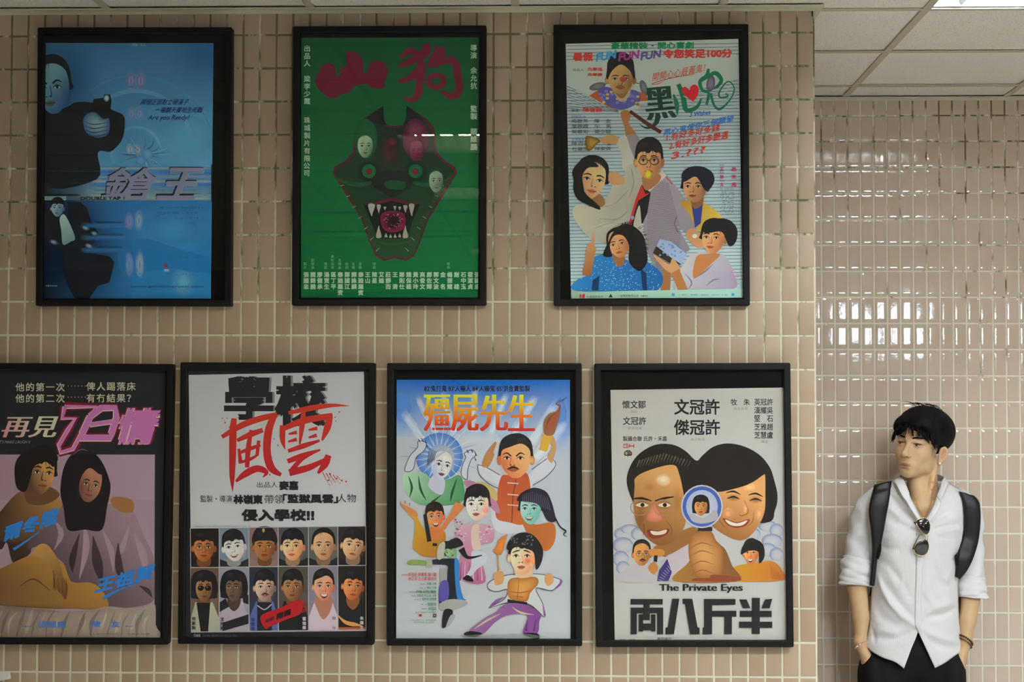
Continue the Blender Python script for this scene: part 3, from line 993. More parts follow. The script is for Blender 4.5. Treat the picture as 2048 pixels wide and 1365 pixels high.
# ---- 1: blue sheet, armed man
def draw_blue(A):
    A.crop(60, 40, 4.707)
    A.poly([(140, 215), (1727, 218), (1715, 1480), (125, 1480)], A.grad((800, 215), (42, 78, 104), (1100, 1365), (74, 122, 158)))
    A.soft(1500, 1100, 600, 500, (86, 134, 168), .6)
    A.soft(1650, 330, 420, 330, (30, 66, 98), .7)
    A.soft(330, 620, 420, 560, (20, 44, 70), .75)
    A.crop(60, 320, 4.402)
    A.poly([(118, 50), (1598, 60), (1592, 1222), (118, 1222)], A.grad((800, 350), (38, 88, 128), (1300, 1200), (34, 98, 140)))
    A.poly([(118, 356), (900, 356), (900, 1222), (118, 1222)], A.grad((200, 800), (12, 17, 33), (900, 760), (36, 90, 132)))
    A.poly([(118, 60), (620, 60), (620, 356), (118, 356)], A.grad((150, 120), (14, 18, 30), (620, 250), (82, 106, 124)))
    A.soft(1250, 600, 500, 300, (62, 118, 158), .7)
    A.soft(400, 900, 520, 420, (12, 18, 34), .95)
    A.soft(330, 600, 420, 360, (14, 20, 38), .9)
    A.soft(1350, 1080, 130, 160, (96, 142, 160), .7)
    A.poly([(800, 750), (1000, 690), (1300, 780), (1592, 880), (1592, 1000), (1200, 960), (820, 1000)], (30, 90, 128), True, alpha=.5)
    # target rings and cracked glass
    A.crop(60, 40, 4.707)
    for r, w, c in ((760, 16, (84, 112, 130)), (540, 40, (104, 142, 160)), (230, 26, (112, 148, 168))):
        pts = [(1000 + r * math.cos(t), 1240 + r * 1.06 * math.sin(t) + (90 if r > 700 else 0)) for t in [math.pi * (1.12 + .82 * k / 30) for k in range(31)]] if r != 230 else \
              [(1000 + r * math.cos(t), 1240 + r * math.sin(t)) for t in [math.pi * (.85 + 1.1 * k / 30) for k in range(31)]]
        pts = [p for p in pts if p[0] < 1712 and p[0] > 560]
        A.stroke(pts, w, c, alpha=.35)
    for (x, y, w, h, c) in ((905, 480, 185, 190, (128, 112, 134)), (915, 810, 155, 150, (120, 120, 142)), (905, 1160, 150, 120, (150, 140, 142)), (945, 218, 160, 34, (104, 122, 122))):
        for q in (0, 1):
            A.soft(x + w * (.25 + .5 * q), y + h / 2, w * .34, h * .62, c, .95)
            A.soft(x + w * (.25 + .5 * q), y + h / 2, w * .06, h * .4, (56, 84, 118), .8)
    for k in range(26):
        t = 2 * math.pi * A.r.random()
        r0, r1 = 60, A.r.uniform(120, 260)
        A.stroke([(1060 + r0 * math.cos(t), 1270 + r0 * math.sin(t)), (1060 + r1 * math.cos(t) * .5 + 40 * math.cos(t + .4), 1270 + r1 * .5 * math.sin(t)), (1060 + r1 * math.cos(t), 1270 + r1 * math.sin(t))], [6, 4, 1.5], (34, 62, 98) if k % 3 else (124, 150, 170))
    A.ell(1105, 1265, 50, 50, (92, 132, 164), (70, 104, 140)); A.ell(1045, 1325, 46, 46, (88, 128, 160), (60, 96, 134))
    # smeared street behind the title
    A.crop(60, 320, 4.402)
    for y, c in ((75, (128, 142, 142)), (120, (70, 110, 150)), (150, (120, 134, 134)), (190, (138, 146, 136)), (220, (66, 106, 146)), (250, (104, 124, 134)), (285, (120, 130, 126)), (315, (132, 140, 128)), (340, (140, 146, 130))):
        A.band((420, y), (1720, y), 46, c, .8)
    A.rect(1595, 40, 1760, 370, (27, 27, 29))
    # dark figure with outstretched arm
    A.crop(60, 40, 4.707)
    dk = (16, 18, 24)
    A.poly([(128, 800), (240, 860), (420, 790), (590, 790), (700, 800), (780, 850), (880, 900), (892, 1010), (860, 1140), (760, 1240), (640, 1250), (630, 1500), (126, 1540)], dk, True)
    A.face(215, 640, 330, 480, (84, 108, 108), (17, 18, 25), turn=-.5, lit=-1, tilt=-4, mouth='flat', style='back', dark=(24, 44, 74), ears=False, white=(130, 150, 160), brow=.6)
    A.poly([(60, 200), (134, 215), (126, 1480), (60, 1480)], (26, 26, 28))
    A.poly([(330, 870), (420, 780), (590, 780), (700, 830), (600, 1000), (300, 1000)], dk, True)
    A.poly([(590, 790), (600, 745), (690, 735), (700, 700), (755, 700), (768, 760), (760, 840), (690, 900), (600, 850)], (12, 13, 17), False)
    A.ell(722, 738, 28, 36, (150, 170, 168), (30, 50, 60))
    A.blob([(500, 960), (530, 890), (610, 870), (690, 930), (745, 930), (750, 1030), (720, 1090), (620, 1110), (530, 1060)], (118, 136, 130), (40, 64, 98))
    for k in range(4):
        A.stroke([(520, 960 + 36 * k), (600, 985 + 38 * k), (735, 965 + 36 * k)], [3, 9, 3], (24, 40, 70))
    A.n += 2
    A.text('兩個正邪對立硬漢子', 1035, 745, 1480, 800, (26, 40, 78), .01, 26)
    A.text('一場翻天覆地生死戰', 1170, 820, 1612, 875, (24, 38, 74), .01, 26)
    A.text('Are you Ready?', 1105, 895, 1490, 955, (26, 38, 84), .012, 20)
    # second figure lower left
    A.crop(60, 320, 4.402)
    A.rect(118, 320, 320, 356, (112, 122, 116)); A.band((118, 310), (460, 310), 26, (20, 22, 32), .9)
    A.poly([(330, 372), (440, 372), (500, 420), (545, 560), (600, 640), (590, 680), (560, 740), (480, 800), (440, 760), (400, 640), (340, 500)], (14, 16, 24))
    A.poly([(120, 480), (150, 455), (235, 480), (262, 520), (285, 640), (300, 745), (398, 690), (440, 740), (470, 800), (560, 830), (700, 850), (745, 900), (700, 1080), (600, 1110), (520, 1222), (395, 1222), (330, 1100), (296, 960), (290, 780), (200, 742), (165, 690), (122, 700)], (15, 17, 25))
    A.stroke([(150, 460), (140, 580), (180, 720)], [10, 60, 30], (18, 20, 28)); A.stroke([(262, 520), (280, 600), (298, 740)], [3, 6, 3], (60, 76, 86))
    A.poly([(262, 520), (300, 480), (350, 560), (398, 690), (360, 720), (292, 745), (276, 620)], A.grad((280, 500), (150, 160, 142), (380, 740), (96, 116, 118)), True)
    A.face(243, 425, 112, 150, (118, 134, 132), (14, 15, 20), turn=-.2, lit=-1, style='short', dark=(46, 62, 84), white=(140, 150, 150))
    for x, y in ((570, 650), (490, 600), (210, 725), (520, 760)):
        A.soft(x, y, 46, 26, (112, 132, 136), .9, 20)
    for y in (580, 690, 800):
        A.band((440, y), (900, y - 10), 60, (50, 90, 130), .7); A.band((560, y - 30), (840, y - 30), 22, (24, 30, 56), .7)
    for (x, y, h, c) in ((875, 540, 105, (128, 118, 150)), (960, 535, 112, (132, 142, 152)), (875, 920, 140, (120, 120, 156)), (968, 920, 148, (146, 150, 146))):
        A.soft(x, y, 48, h, c, .95); A.soft(x, y, 12, h * .55, (60, 92, 130), .9)
    # title
    for d, col, bo in (((7, 7), (112, 124, 122), .03), ((-3, -3), (26, 26, 34), .032), ((3, 4), (116, 106, 124), .018)):
        A.text('鎗', 610 + d[0], 66 + d[1], 1040 + d[0], 350 + d[1], col, bo, 110)
        A.text('王', 1108 + d[0], 66 + d[1], 1440 + d[0], 350 + d[1], col, bo * 1.1, 110)
    A.text('DOUBLE TAP', 448, 326, 800, 354, (20, 22, 30), .035)
    A.rect(1180, 918, 1208, 945, (150, 26, 44)); A.rect(1182, 962, 1226, 984, (120, 140, 150))
    A.text('www.goldenharvest.com', 890, 1106, 1530, 1130, (26, 62, 104), .02)
    tiny_lines(A, 1080, 1525, 422, 46, 3, (24, 66, 104), 12, .6)
    tiny_lines(A, 1250, 1525, 560, 150, 4, (28, 78, 112), 10, .35)
    tiny_lines(A, 125, 245, 1110, 40, 1, (110, 120, 130), 14, .9)
    for (p, q) in (((300, 205), (1590, 190)), ((118, 100), (1590, 105))):
        A.band(p, q, 5, (90, 130, 160), .35)

# ---- 2: green sheet, horned mask
def draw_green(A):
    A.crop(570, 40, 4.707)
    A.poly([(153, 168), (1826, 162), (1820, 1400), (152, 1400)], A.grad((900, 165), (18, 66, 40), (900, 1365), (6, 84, 44)))
    A.crop(570, 320, 4.402)
    A.poly([(142, 40), (1708, 40), (1700, 1213), (142, 1215)], A.grad((300, 40), (5, 84, 45), (1500, 1200), (2, 90, 50)))
    for y in (470, 640, 690, 1180):
        A.band((200, y), (1700, y - 20), 30, (4, 98, 56), .5)
    red = (104, 22, 42)
    A.crop(570, 40, 4.707)
    A.poly([(285, 590), (300, 530), (330, 480), (350, 430), (390, 410), (450, 415), (470, 450), (480, 520), (510, 530), (520, 495), (505, 485), (530, 455), (560, 440), (580, 420), (575, 320), (600, 290), (660, 300), (710, 340), (735, 390), (740, 500), (775, 495), (790, 440), (820, 395), (880, 385), (940, 410), (970, 470), (965, 520), (940, 580), (930, 640), (870, 650), (800, 630), (780, 605), (700, 610), (640, 640), (600, 690), (530, 700), (500, 720), (450, 740), (380, 710), (320, 660)], red, True, n=3)
    A.stroke([(1320, 225), (1330, 290), (1240, 360), (1070, 440)], [70, 90, 80, 40], red)
    A.stroke([(1090, 360), (1170, 290), (1240, 330), (1285, 440), (1270, 560), (1255, 690), (1200, 750), (1120, 735)], [30, 60, 70, 74, 76, 74, 56, 24], red)
    A.stroke([(1290, 450), (1180, 545), (1070, 585)], [80, 62, 40], red)
    A.stroke([(1460, 250), (1440, 330), (1350, 440)], [90, 110, 50], red)
    A.stroke([(1390, 430), (1510, 380), (1600, 400), (1625, 520), (1640, 660), (1570, 720), (1470, 670)], [60, 74, 76, 72, 72, 70, 30], red)
    A.loop([(1345, 580), (1400, 525), (1490, 540), (1480, 610), (1410, 635)], 52, red)
    # horned mask, drawn plain and symmetrical
    A.crop(570, 40, 4.707)
    def mir(pts, cx=1035): return pts + [(2 * cx - x, y) for x, y in pts[::-1]]
    dg, bk, wine = (22, 58, 34), (24, 26, 26), (84, 24, 40)
    half = [(1035, 1000), (950, 985), (925, 900), (925, 805), (840, 860), (740, 930), (670, 1010), (650, 1100), (640, 1240), (560, 1330), (470, 1380), (450, 1440), (520, 1560), (620, 1720), (720, 1880), (790, 2080), (850, 2220), (930, 2270), (1035, 2245)]
    A.poly(mir(half), wine, n=3)
    c2 = [(1035 + (x - 1035) * .955, 1620 + (y - 1620) * .965) for x, y in mir(half)]
    A.poly(c2, A.grad((1035, 900), (30, 40, 34), (1035, 2200), (30, 62, 38)))
    A.poly([(925, 805), (930, 940), (960, 990), (880, 980), (760, 930)], bk, False); A.poly([(1145, 805), (1140, 940), (1110, 990), (1190, 980), (1310, 930)], bk, False)
    A.ell(760, 1120, 110, 190, (34, 78, 50), (18, 70, 40)); A.ell(1230, 1120, 125, 190, (104, 30, 58), (70, 24, 44))
    A.soft(1225, 1040, 90, 90, (140, 60, 84), .8)
    A.face(755, 1190, 150, 210, (148, 150, 130), (20, 74, 44), turn=.1, style='back', ears=False, dark=(60, 92, 66))
    A.face(1240, 1240, 140, 190, (110, 32, 58), (86, 22, 46), turn=.1, style='bald', ears=False, dark=(70, 22, 40), white=(140, 120, 110))
    A.soft(985, 1250, 110, 150, (96, 32, 44), .8); A.soft(1000, 1150, 90, 60, (110, 24, 44), .7)
    A.crop(570, 320, 4.402)
    for q in (-1, 1):
        x = 945 + q * 205
        A.ell(x, 105, 105, 100, (22, 22, 24), (16, 44, 28)); A.ell(x, 100, 62, 62, (16, 92, 54), (24, 78, 48)); A.ell(x, 102, 28, 28, (120, 22, 44), (86, 22, 36))
        A.stroke([(x - q * 60, 190), (x + q * 100, 220), (x + q * 260, 180), (x + q * 320, 120)], [20, 36, 26, 10], (34, 84, 50), alpha=.8)
        for k in range(14):
            A.stroke([(945 + q * (480 - 26 * k), 180 + 48 * k), (945 + q * (450 - 26 * k), 176 + 46 * k)], [7, 3], (150, 130, 110) if k % 2 else (120, 30, 48))
    A.poly([(760, 210), (820, 120), (945, 90), (1070, 120), (1130, 210), (1060, 270), (945, 330), (830, 270)], (26, 30, 28), True)
    A.poly([(880, 200), (945, 180), (1060, 200), (1040, 260), (900, 250)], (18, 66, 40), True)
    A.poly([(700, 390), (800, 395), (900, 350), (945, 330), (1000, 350), (1120, 395), (1190, 380), (1130, 520), (1090, 640), (1030, 690), (860, 690), (800, 640), (740, 500)], (20, 22, 22), True)
    A.stroke([(700, 390), (800, 385), (945, 350), (1100, 385), (1190, 380)], [10, 26, 30, 26, 10], (88, 26, 42))
    A.blob([(850, 480), (950, 450), (1050, 480), (1050, 600), (950, 640), (860, 600)], (70, 16, 34), (120, 20, 56))
    for k in range(46):
        t = 2 * math.pi * A.r.random(); r = A.r.uniform(.45, 1)
        A.ell(950 + 95 * r * math.cos(t), 535 + 80 * r * math.sin(t), 7, 5, (170, 120, 136) if k % 2 else (150, 24, 70), n=8)
        if k: A.n -= 1
    A.ell(955, 540, 60, 66, (28, 14, 22), (70, 14, 34))
    th = (168, 148, 138)
    for x, y, w, h in ((762, 395, 30, 100), (826, 400, 18, 70), (968, 410, 12, 36), (1060, 405, 18, 60), (1115, 395, 24, 100), (880, 415, 12, 30), (1010, 415, 12, 30)):
        A.poly([(x - w, y), (x + w, y), (x + w * .4, y + h * .7), (x, y + h)], th, True)
    for x, y, w, h in ((826, 680, 24, 100), (1060, 680, 24, 100), (890, 680, 14, 36), (930, 684, 12, 30), (970, 684, 12, 34), (1010, 680, 12, 32)):
        A.poly([(x - w, y), (x + w, y), (x + w * .3, y - h * .7), (x, y - h)], th, True)
    A.stroke([(790, 710), (880, 740), (1000, 740), (1110, 710)], [10, 20, 20, 10], (34, 70, 44))
    A.face(1330, 190, 130, 190, (130, 134, 116), (22, 60, 40), turn=.2, style='back', ears=False, dark=(56, 76, 60))
    # credits
    W = (166, 172, 152)
    A.crop(570, 40, 4.707)
    A.column('出品人', 178, 240, 62, 70, W, .02); A.column('梁李少霞', 178, 526, 62, 70, W, .02); A.column('珠城製片有限', 178, 915, 62, 72, W, .02)
    A.column('導演', 1745, 232, 64, 72, W, .02); A.column('余允抗', 1745, 446, 64, 72, W, .02); A.column('監製', 1745, 806, 66, 70, W, .03); A.column('關維鵬', 1745, 1020, 66, 72, W, .03)
    A.crop(570, 320, 4.402)
    A.column('公司', 163, 24, 58, 64, W, .02)
    names = '張國忠|關錦鵬|廖健承|湯寶生|區丁平|泰廸羅賓|鄭國江|譚詠麟|泰廸羅賓|王山|陳星|艾廸|莊靜而|王_清|鄭則仕|鍾保羅|黃小玲|高俊文|鄺佐輝|郭文波|金_名|楊振耀|謝_雄|石中玉|霍潔貞|張國忠'.split('|')
    for i, nm in enumerate(names):
        A.column(nm, 163 + 60.2 * i, 988, 48, 53, W, .035); A.n -= 4
    A.n += 4
    for i, t in ((0, '製片'), (1.1, '副導演'), (3, '攝影'), (4, '美術指導'), (5.05, '主題曲'), (6.1, '曲詞'), (7.05, '主唱'), (8.05, '音樂'), (10.1, '演員'), (20.95, '客串')):
        A.column(t, 163 + 60.2 * i, 966 - 32 * len(t), 30, 32, (120, 150, 118), .0); A.n -= 1
    A.n += 1

# ---- 3: pale slatted sheet, comedy group
def draw_slats(A):
    A.crop(1090, 40, 4.707)
    A.poly([(196, 225), (1820, 178), (1855, 1400), (225, 1400)], A.grad((900, 200), (162, 172, 166), (900, 1300), (150, 168, 176)))
    A.crop(1090, 320, 4.402)
    A.poly([(208, 20), (1735, 20), (1743, 1215), (230, 1222)], A.grad((900, 0), (150, 168, 176), (900, 1200), (150, 170, 180)))
    A.n += 1
    lay = A.n
    A.crop(1090, 40, 4.707)
    for k in range(70):
        y = 245 + 32.2 * k
        x0, x1 = 200 + .0155 * (y - 225), 1822 + .0165 * (y - 200)
        if y > 2700: break
        A.stroke([(x0, y), (x1, y - 24)], 5.5, (82, 94, 98), smooth=False, lay=lay)
    A.n += 1
    # clear upper cone
    A.poly([(200, 380), (1825, 340), (1828, 560), (1000, 760), (840, 850), (700, 850), (560, 800), (210, 620)], (160, 170, 162))
    for k in range(9):
        A.stroke([(208, 625 + 26 * k), (690, 835 + 4 * k)], [5, 4], (78, 90, 94), smooth=False, lay=A.n)
        A.stroke([(1828, 560 + 30 * k), (880, 800 + 8 * k)], [5, 3], (110, 124, 126), smooth=False, lay=A.n)
    # head of a man in a black hat, spoons
    A.ell(495, 625, 80, 34, (104, 106, 104), (70, 72, 72), -15); A.ell(930, 640, 34, 76, (104, 108, 116), (66, 68, 78), -18)
    A.stroke([(560, 605), (640, 590), (820, 590), (900, 600)], 10, (90, 92, 84))
    A.poly([(415, 715), (500, 660), (560, 640), (620, 640), (700, 760), (790, 740), (860, 670), (940, 690), (975, 760), (900, 765), (740, 840), (620, 830)], (150, 70, 34))
    A.poly([(500, 660), (560, 630), (640, 650), (700, 740), (770, 730), (800, 660), (880, 680), (890, 765), (740, 845), (610, 810), (530, 740)], (74, 72, 132), True)
    for k in range(30):
        x, y = A.r.uniform(520, 880), A.r.uniform(670, 800)
        A.ell(x, y, 17, 13, (180, 150, 60) if k % 3 == 0 else (104, 104, 160), n=9)
        A.n -= 1
    A.n += 1
    A.poly([(635, 620), (790, 620), (800, 700), (740, 765), (690, 750)], (150, 140, 118), True)
    A.poly([(640, 560), (790, 560), (780, 680), (720, 740), (650, 670)], (112, 82, 48), True)
    A.face(712, 560, 250, 270, (150, 118, 74), (20, 20, 24), turn=-.05, style='bald', mouth='flat', beard=(90, 74, 52), dark=(96, 66, 36))
    A.ell(735, 560, 32, 26, (150, 50, 48), (126, 70, 54))
    A.poly([(585, 560), (590, 400), (640, 320), (690, 305), (740, 305), (790, 330), (835, 400), (838, 560), (800, 480), (715, 420), (630, 480)], (21, 22, 26), True)
    A.rect(585, 400, 620, 440, (24, 26, 30)); A.rect(800, 400, 835, 430, (24, 26, 30))
    # headings
    G, R, B = (14, 108, 62), (168, 48, 40), (40, 98, 168)
    A.text('豪華精裝・開心喜劇', 622, 212, 1400, 278, G, .035, rise=8)
    A.text('暑假', 262, 306, 452, 388, R, .045); A.text('令您笑足100分', 1110, 276, 1762, 364, R, .045, rise=8)
    A.text('FUN', 478, 316, 666, 396, (50, 126, 176), .035, 8, 34); A.text('FUN', 690, 312, 882, 392, (136, 50, 110), .035, 8, 30); A.text('FUN', 898, 306, 1088, 384, (82, 66, 120), .035, 8, 30)
    A.text('出品人：', 262, 456, 380, 482, (60, 66, 66)); A.text('向華强', 402, 448, 540, 482, R, .03); A.text('向華勝', 402, 500, 540, 530, R, .03)
    A.text('開開心心最蓋鬼！', 1008, 500, 1500, 580, (170, 62, 44), .0, 14, 92)
    A.stroke([(1400, 515), (1200, 545), (1010, 600), (1060, 605), (1110, 580)], [4, 6, 6, 5, 3], (160, 56, 40))
    # big title
    bg, gg = (20, 54, 42), (18, 96, 66)
    A.text('黑', 965, 640, 1235, 950, bg, .015, -30, 26, smear=12)
    A.stroke([(1060, 900), (1050, 960), (1000, 1010), (940, 1015), (890, 980)], [44, 44, 22, 14, 5], bg)
    A.stroke([(1210, 700), (1240, 800), (1245, 900)], [14, 44, 6], gg)
    A.stroke([(1255, 605), (1300, 720), (1330, 850), (1430, 820), (1470, 740)], [40, 50, 44, 34, 16], gg)
    A.stroke([(1540, 460), (1520, 530), (1460, 580), (1480, 660), (1540, 690), (1520, 800)], [24, 40, 36, 30, 30, 24], gg)
    A.stroke([(1500, 560), (1600, 500), (1660, 570), (1600, 640), (1520, 640)], [20, 40, 36, 24, 20], gg)
    A.stroke([(1560, 690), (1590, 800), (1650, 840), (1750, 740), (1780, 640), (1720, 580), (1640, 680), (1650, 730), (1720, 720), (1700, 690)], [26, 22, 22, 14, 12, 12, 16, 18, 18, 12], gg)
    A.ell(1560, 600, 40, 76, (120, 112, 130), (70, 56, 76), 8)
    A.poly([(1380, 760), (1300, 690), (1290, 650), (1320, 630), (1360, 660), (1370, 630), (1410, 608), (1445, 640), (1440, 700), (1410, 752)], (170, 28, 36), True)
    A.band((1300, 712), (1345, 740), 14, (220, 190, 180), .9)
    A.text('3 Wishes', 1360, 870, 1555, 915, (36, 84, 160), .02, 6, 24)
    A.text('黑心鬼俾你三個願望', 1112, 1030, 1770, 1095, B, .015, 10, 140)
    A.text('1.有好多好多錢', 1140, 1075, 1640, 1145, R, .015, 8, 100); A.text('2.有好多好多艷遇', 1165, 1150, 1722, 1225, R, .015, 8, 108); A.text('3.???', 1185, 1250, 1505, 1315, R, .015, 8, 66)
    tiny_lines(A, 1300, 1560, 1325, 30, 1, (150, 70, 60), 9, .8)
    K = (46, 52, 54)
    A.text('導演：', 246, 842, 330, 866, K); A.text('陳會毅', 358, 826, 538, 868, R, .03)
    A.text('領銜主演', 248, 902, 384, 924, B)
    for i, (a_, b_) in enumerate((('梅艷芳', '陳　友'), ('葉德嫻', '午　馬'), ('吳君如', '莫少聰'))):
        A.text(a_, 250, 934 + 50 * i, 404, 972 + 50 * i, K); A.text(b_, 466, 934 + 50 * i, 622, 972 + 50 * i, K)
    A.text('友情客串', 252, 1114, 370, 1140, B); A.text('陳百祥', 252, 1146, 420, 1184, K); A.text('杜麗莎', 256, 1198, 404, 1236, K); A.text('陳家齊', 470, 1196, 624, 1232, K); A.text('鳳', 586, 1150, 622, 1184, K)
    # raised arm with stick, bell
    A.poly([(715, 870), (760, 850), (810, 880), (800, 930), (790, 980), (850, 1060), (870, 1120), (780, 1140), (745, 1000), (720, 930)], (140, 96, 56), True)
    A.stroke([(800, 860), (950, 970), (1092, 1060)], [30, 36, 34], (70, 34, 24))
    A.poly([(760, 1100), (860, 1080), (900, 1180), (860, 1300), (780, 1240)], (128, 118, 124), True)
    A.poly([(690, 1120), (760, 1090), (800, 1200), (850, 1330), (880, 1420), (740, 1420), (720, 1260), (670, 1160)], (168, 168, 154), True)
    A.poly([(520, 1130), (560, 1100), (640, 1080), (690, 1120), (670, 1170), (600, 1165), (540, 1160)], (164, 124, 80), True)
    A.blob([(380, 1110), (420, 1095), (500, 1120), (520, 1150), (490, 1170), (430, 1230), (390, 1220)], (150, 120, 50), (86, 62, 20))
    # group below
    A.crop(1090, 320, 4.402)
    # woman in white, left
    A.poly([(240, 460), (300, 390), (470, 420), (580, 260), (600, 220), (690, 200), (720, 60), (830, 40), (850, 200), (800, 440), (760, 560), (680, 700), (560, 740), (400, 690), (290, 570)], A.grad((260, 400), (176, 172, 150), (780, 700), (130, 128, 118)), True)
    for p in ([(500, 420), (620, 380), (740, 260)], [(480, 520), (640, 520), (740, 440)], [(440, 600), (560, 560), (700, 560)], [(760, 80), (780, 200), (740, 340)]):
        A.stroke(p, [4, 14, 3], (132, 128, 112), alpha=.6)
    A.poly([(340, 300), (480, 300), (530, 380), (480, 420), (380, 380)], (124, 86, 50), True)
    A.face(405, 175, 270, 330, (178, 140, 100), (18, 16, 18), turn=.45, tilt=10, style='back', mouth='flat', lit=1, dark=(120, 80, 50), ears=False)
    A.poly([(250, 180), (240, 100), (300, 20), (400, 0), (470, 60), (380, 70), (330, 140), (340, 240), (360, 300), (470, 400), (480, 440), (380, 400), (290, 350), (250, 270)], (19, 18, 20), True)
    A.poly([(560, 130), (620, 105), (690, 150), (690, 210), (600, 220), (570, 190)], (168, 126, 84), True)
    # man with glasses, centre
    A.poly([(860, 190), (1030, 90), (1090, 150), (1200, 300), (1330, 480), (1360, 560), (1250, 660), (1150, 560), (1280, 790), (1120, 900), (1060, 1020), (960, 960), (890, 780), (860, 500), (740, 600), (790, 400)], A.grad((900, 300), (140, 132, 138), (1200, 900), (112, 106, 116)), False)
    A.n += 1
    lay = A.n
    for k in range(58):
        y = 200 + 13.5 * k
        A.stroke([(900 + max(0, (k - 40)) * 6, y), (1000, y - 12), (1090 + min(k, 30) * 3.5, y + 10)], 4, (96, 82, 92), lay=lay)
    A.stroke([(1160, 500), (1140, 560), (1170, 640)], 8, (84, 74, 86))
    A.poly([(1030, 90), (1070, 140), (920, 280), (880, 260)], (176, 170, 158)); A.stroke([(1065, 150), (1120, 215)], 8, (160, 40, 40))
    A.poly([(850, 220), (930, 290), (900, 470), (860, 560), (760, 590), (740, 560), (790, 400)], (22, 24, 26)); A.poly([(850, 215), (880, 300), (930, 290), (820, 360), (790, 450), (760, 590), (738, 560), (800, 340)], (160, 30, 34))
    A.poly([(780, 560), (830, 400), (850, 560), (880, 700), (800, 620)], (160, 156, 140), True)
    A.ell(770, 510, 14, 18, (120, 130, 150))
    A.poly([(870, 130), (1010, 130), (1000, 200), (900, 270), (860, 220)], (138, 96, 60), True)
    A.face(915, 10, 230, 320, (168, 124, 82), (19, 18, 20), turn=-.05, style='short', mouth='flat', dark=(112, 74, 44), glasses=(24, 22, 24))
    A.blob([(880, 120), (900, 90), (935, 110), (930, 150), (905, 165), (880, 150)], (216, 190, 40), (170, 140, 20))
    # man behind, right
    A.poly([(1190, 380), (1290, 350), (1400, 380), (1530, 470), (1560, 560), (1400, 640), (1330, 600), (1260, 470)], A.grad((1200, 380), (150, 110, 40), (1500, 560), (176, 150, 60)), True)
    A.poly([(1290, 400), (1390, 380), (1370, 560), (1320, 600)], (40, 48, 110)); A.poly([(1285, 330), (1390, 320), (1380, 400), (1310, 430)], (110, 74, 46), True)
    A.face(1320, 240, 220, 260, (156, 114, 76), (18, 20, 30), turn=-.5, style='back', lit=-1, dark=(96, 62, 40))
    A.poly([(1210, 190), (1205, 120), (1270, 65), (1380, 60), (1470, 110), (1490, 190), (1440, 270), (1400, 260), (1330, 150), (1240, 190)], (18, 20, 32), True)
    # hand, box, man lower right
    A.poly([(1240, 640), (1300, 600), (1350, 640), (1420, 700), (1400, 760), (1330, 770), (1260, 700)], (160, 116, 78), True)
    A.ell(1318, 672, 22, 18, (186, 180, 168))
    A.poly([(1160, 1150), (1210, 930), (1330, 820), (1560, 830), (1660, 1000), (1650, 1140)], A.grad((1300, 850), (160, 158, 160), (1600, 1150), (130, 122, 140)), True)
    A.poly([(1330, 860), (1420, 830), (1540, 830), (1480, 900), (1310, 1045)], (150, 96, 52), True)
    for p in ([(1420, 1110), (1480, 1060), (1540, 1050)], [(1310, 1045), (1400, 990), (1480, 920)], [(1230, 1000), (1290, 1080), (1260, 1140)]):
        A.stroke(p, [3, 12, 3], (96, 92, 110))
    A.face(1480, 690, 210, 270, (176, 124, 80), (18, 18, 20), turn=-.5, style='short', dark=(112, 70, 42), tilt=4)
    A.poly([(1405, 650), (1410, 580), (1500, 520), (1620, 530), (1690, 610), (1680, 720), (1620, 760), (1560, 640), (1470, 640)], (19, 19, 21), True)
    A.poly([(980, 760), (1010, 700), (1100, 715), (1250, 830), (1200, 920), (1120, 870)], (128, 146, 172)); A.poly([(980, 760), (950, 820), (1100, 910), (1200, 920), (1120, 870)], (40, 34, 24))
    for k in range(16):
        A.ell(A.r.uniform(1010, 1200), A.r.uniform(740, 850), 12, 9, (96, 116, 156), n=8); A.n -= 1
    A.n += 1
    A.poly([(950, 840), (1000, 860), (1090, 920), (1120, 870), (1170, 920), (1190, 980), (1120, 1010), (1030, 940)], (166, 124, 84), True)
    A.poly([(1040, 960), (1110, 1000), (1100, 1150), (1020, 1150)], (128, 84, 46)); A.poly([(1110, 1000), (1180, 960), (1260, 1150), (1170, 1150)], (140, 94, 54))
    # woman in blue, lower left
    A.poly([(270, 1150), (280, 1060), (400, 1000), (430, 860), (600, 830), (760, 900), (900, 900), (1030, 1010), (1010, 1130), (870, 1160)], A.grad((300, 900), (34, 104, 160), (900, 1150), (20, 76, 128)), True)
    A.n += 1
    lay = A.n
    for k in range(230):
        x, y = A.r.uniform(300, 1010), A.r.uniform(870, 1150)
        if y > 1000 - .5 * (x - 300) or x > 430:
            A.stroke([(x, y), (x + 6, y + 3)], 5, A.r.choice([(140, 180, 210), (74, 140, 190), (190, 210, 220)]), smooth=False, lay=lay)
    A.poly([(420, 1060), (480, 1020), (470, 1150), (410, 1150)], (16, 44, 76)); A.poly([(840, 960), (890, 1000), (900, 1150), (860, 1150)], (14, 40, 76))
    A.poly([(330, 1000), (350, 900), (360, 800), (380, 740), (410, 720), (415, 650), (432, 660), (435, 740), (450, 790), (440, 830), (420, 940), (400, 1020)], A.grad((340, 700), (176, 128, 84), (440, 1000), (120, 78, 44)), True)
    A.poly([(590, 850), (700, 850), (690, 920), (640, 940)], (124, 82, 50), True)
    A.face(650, 745, 190, 230, (170, 118, 78), (18, 16, 18), turn=-.35, tilt=-12, style='bald', dark=(104, 66, 40), ears=False, mouth='sad')
    A.poly([(510, 840), (560, 720), (600, 640), (680, 570), (770, 580), (860, 660), (890, 770), (900, 900), (830, 980), (740, 900), (740, 760), (700, 680), (650, 660), (600, 680), (570, 760), (590, 850)], (18, 17, 19), True)
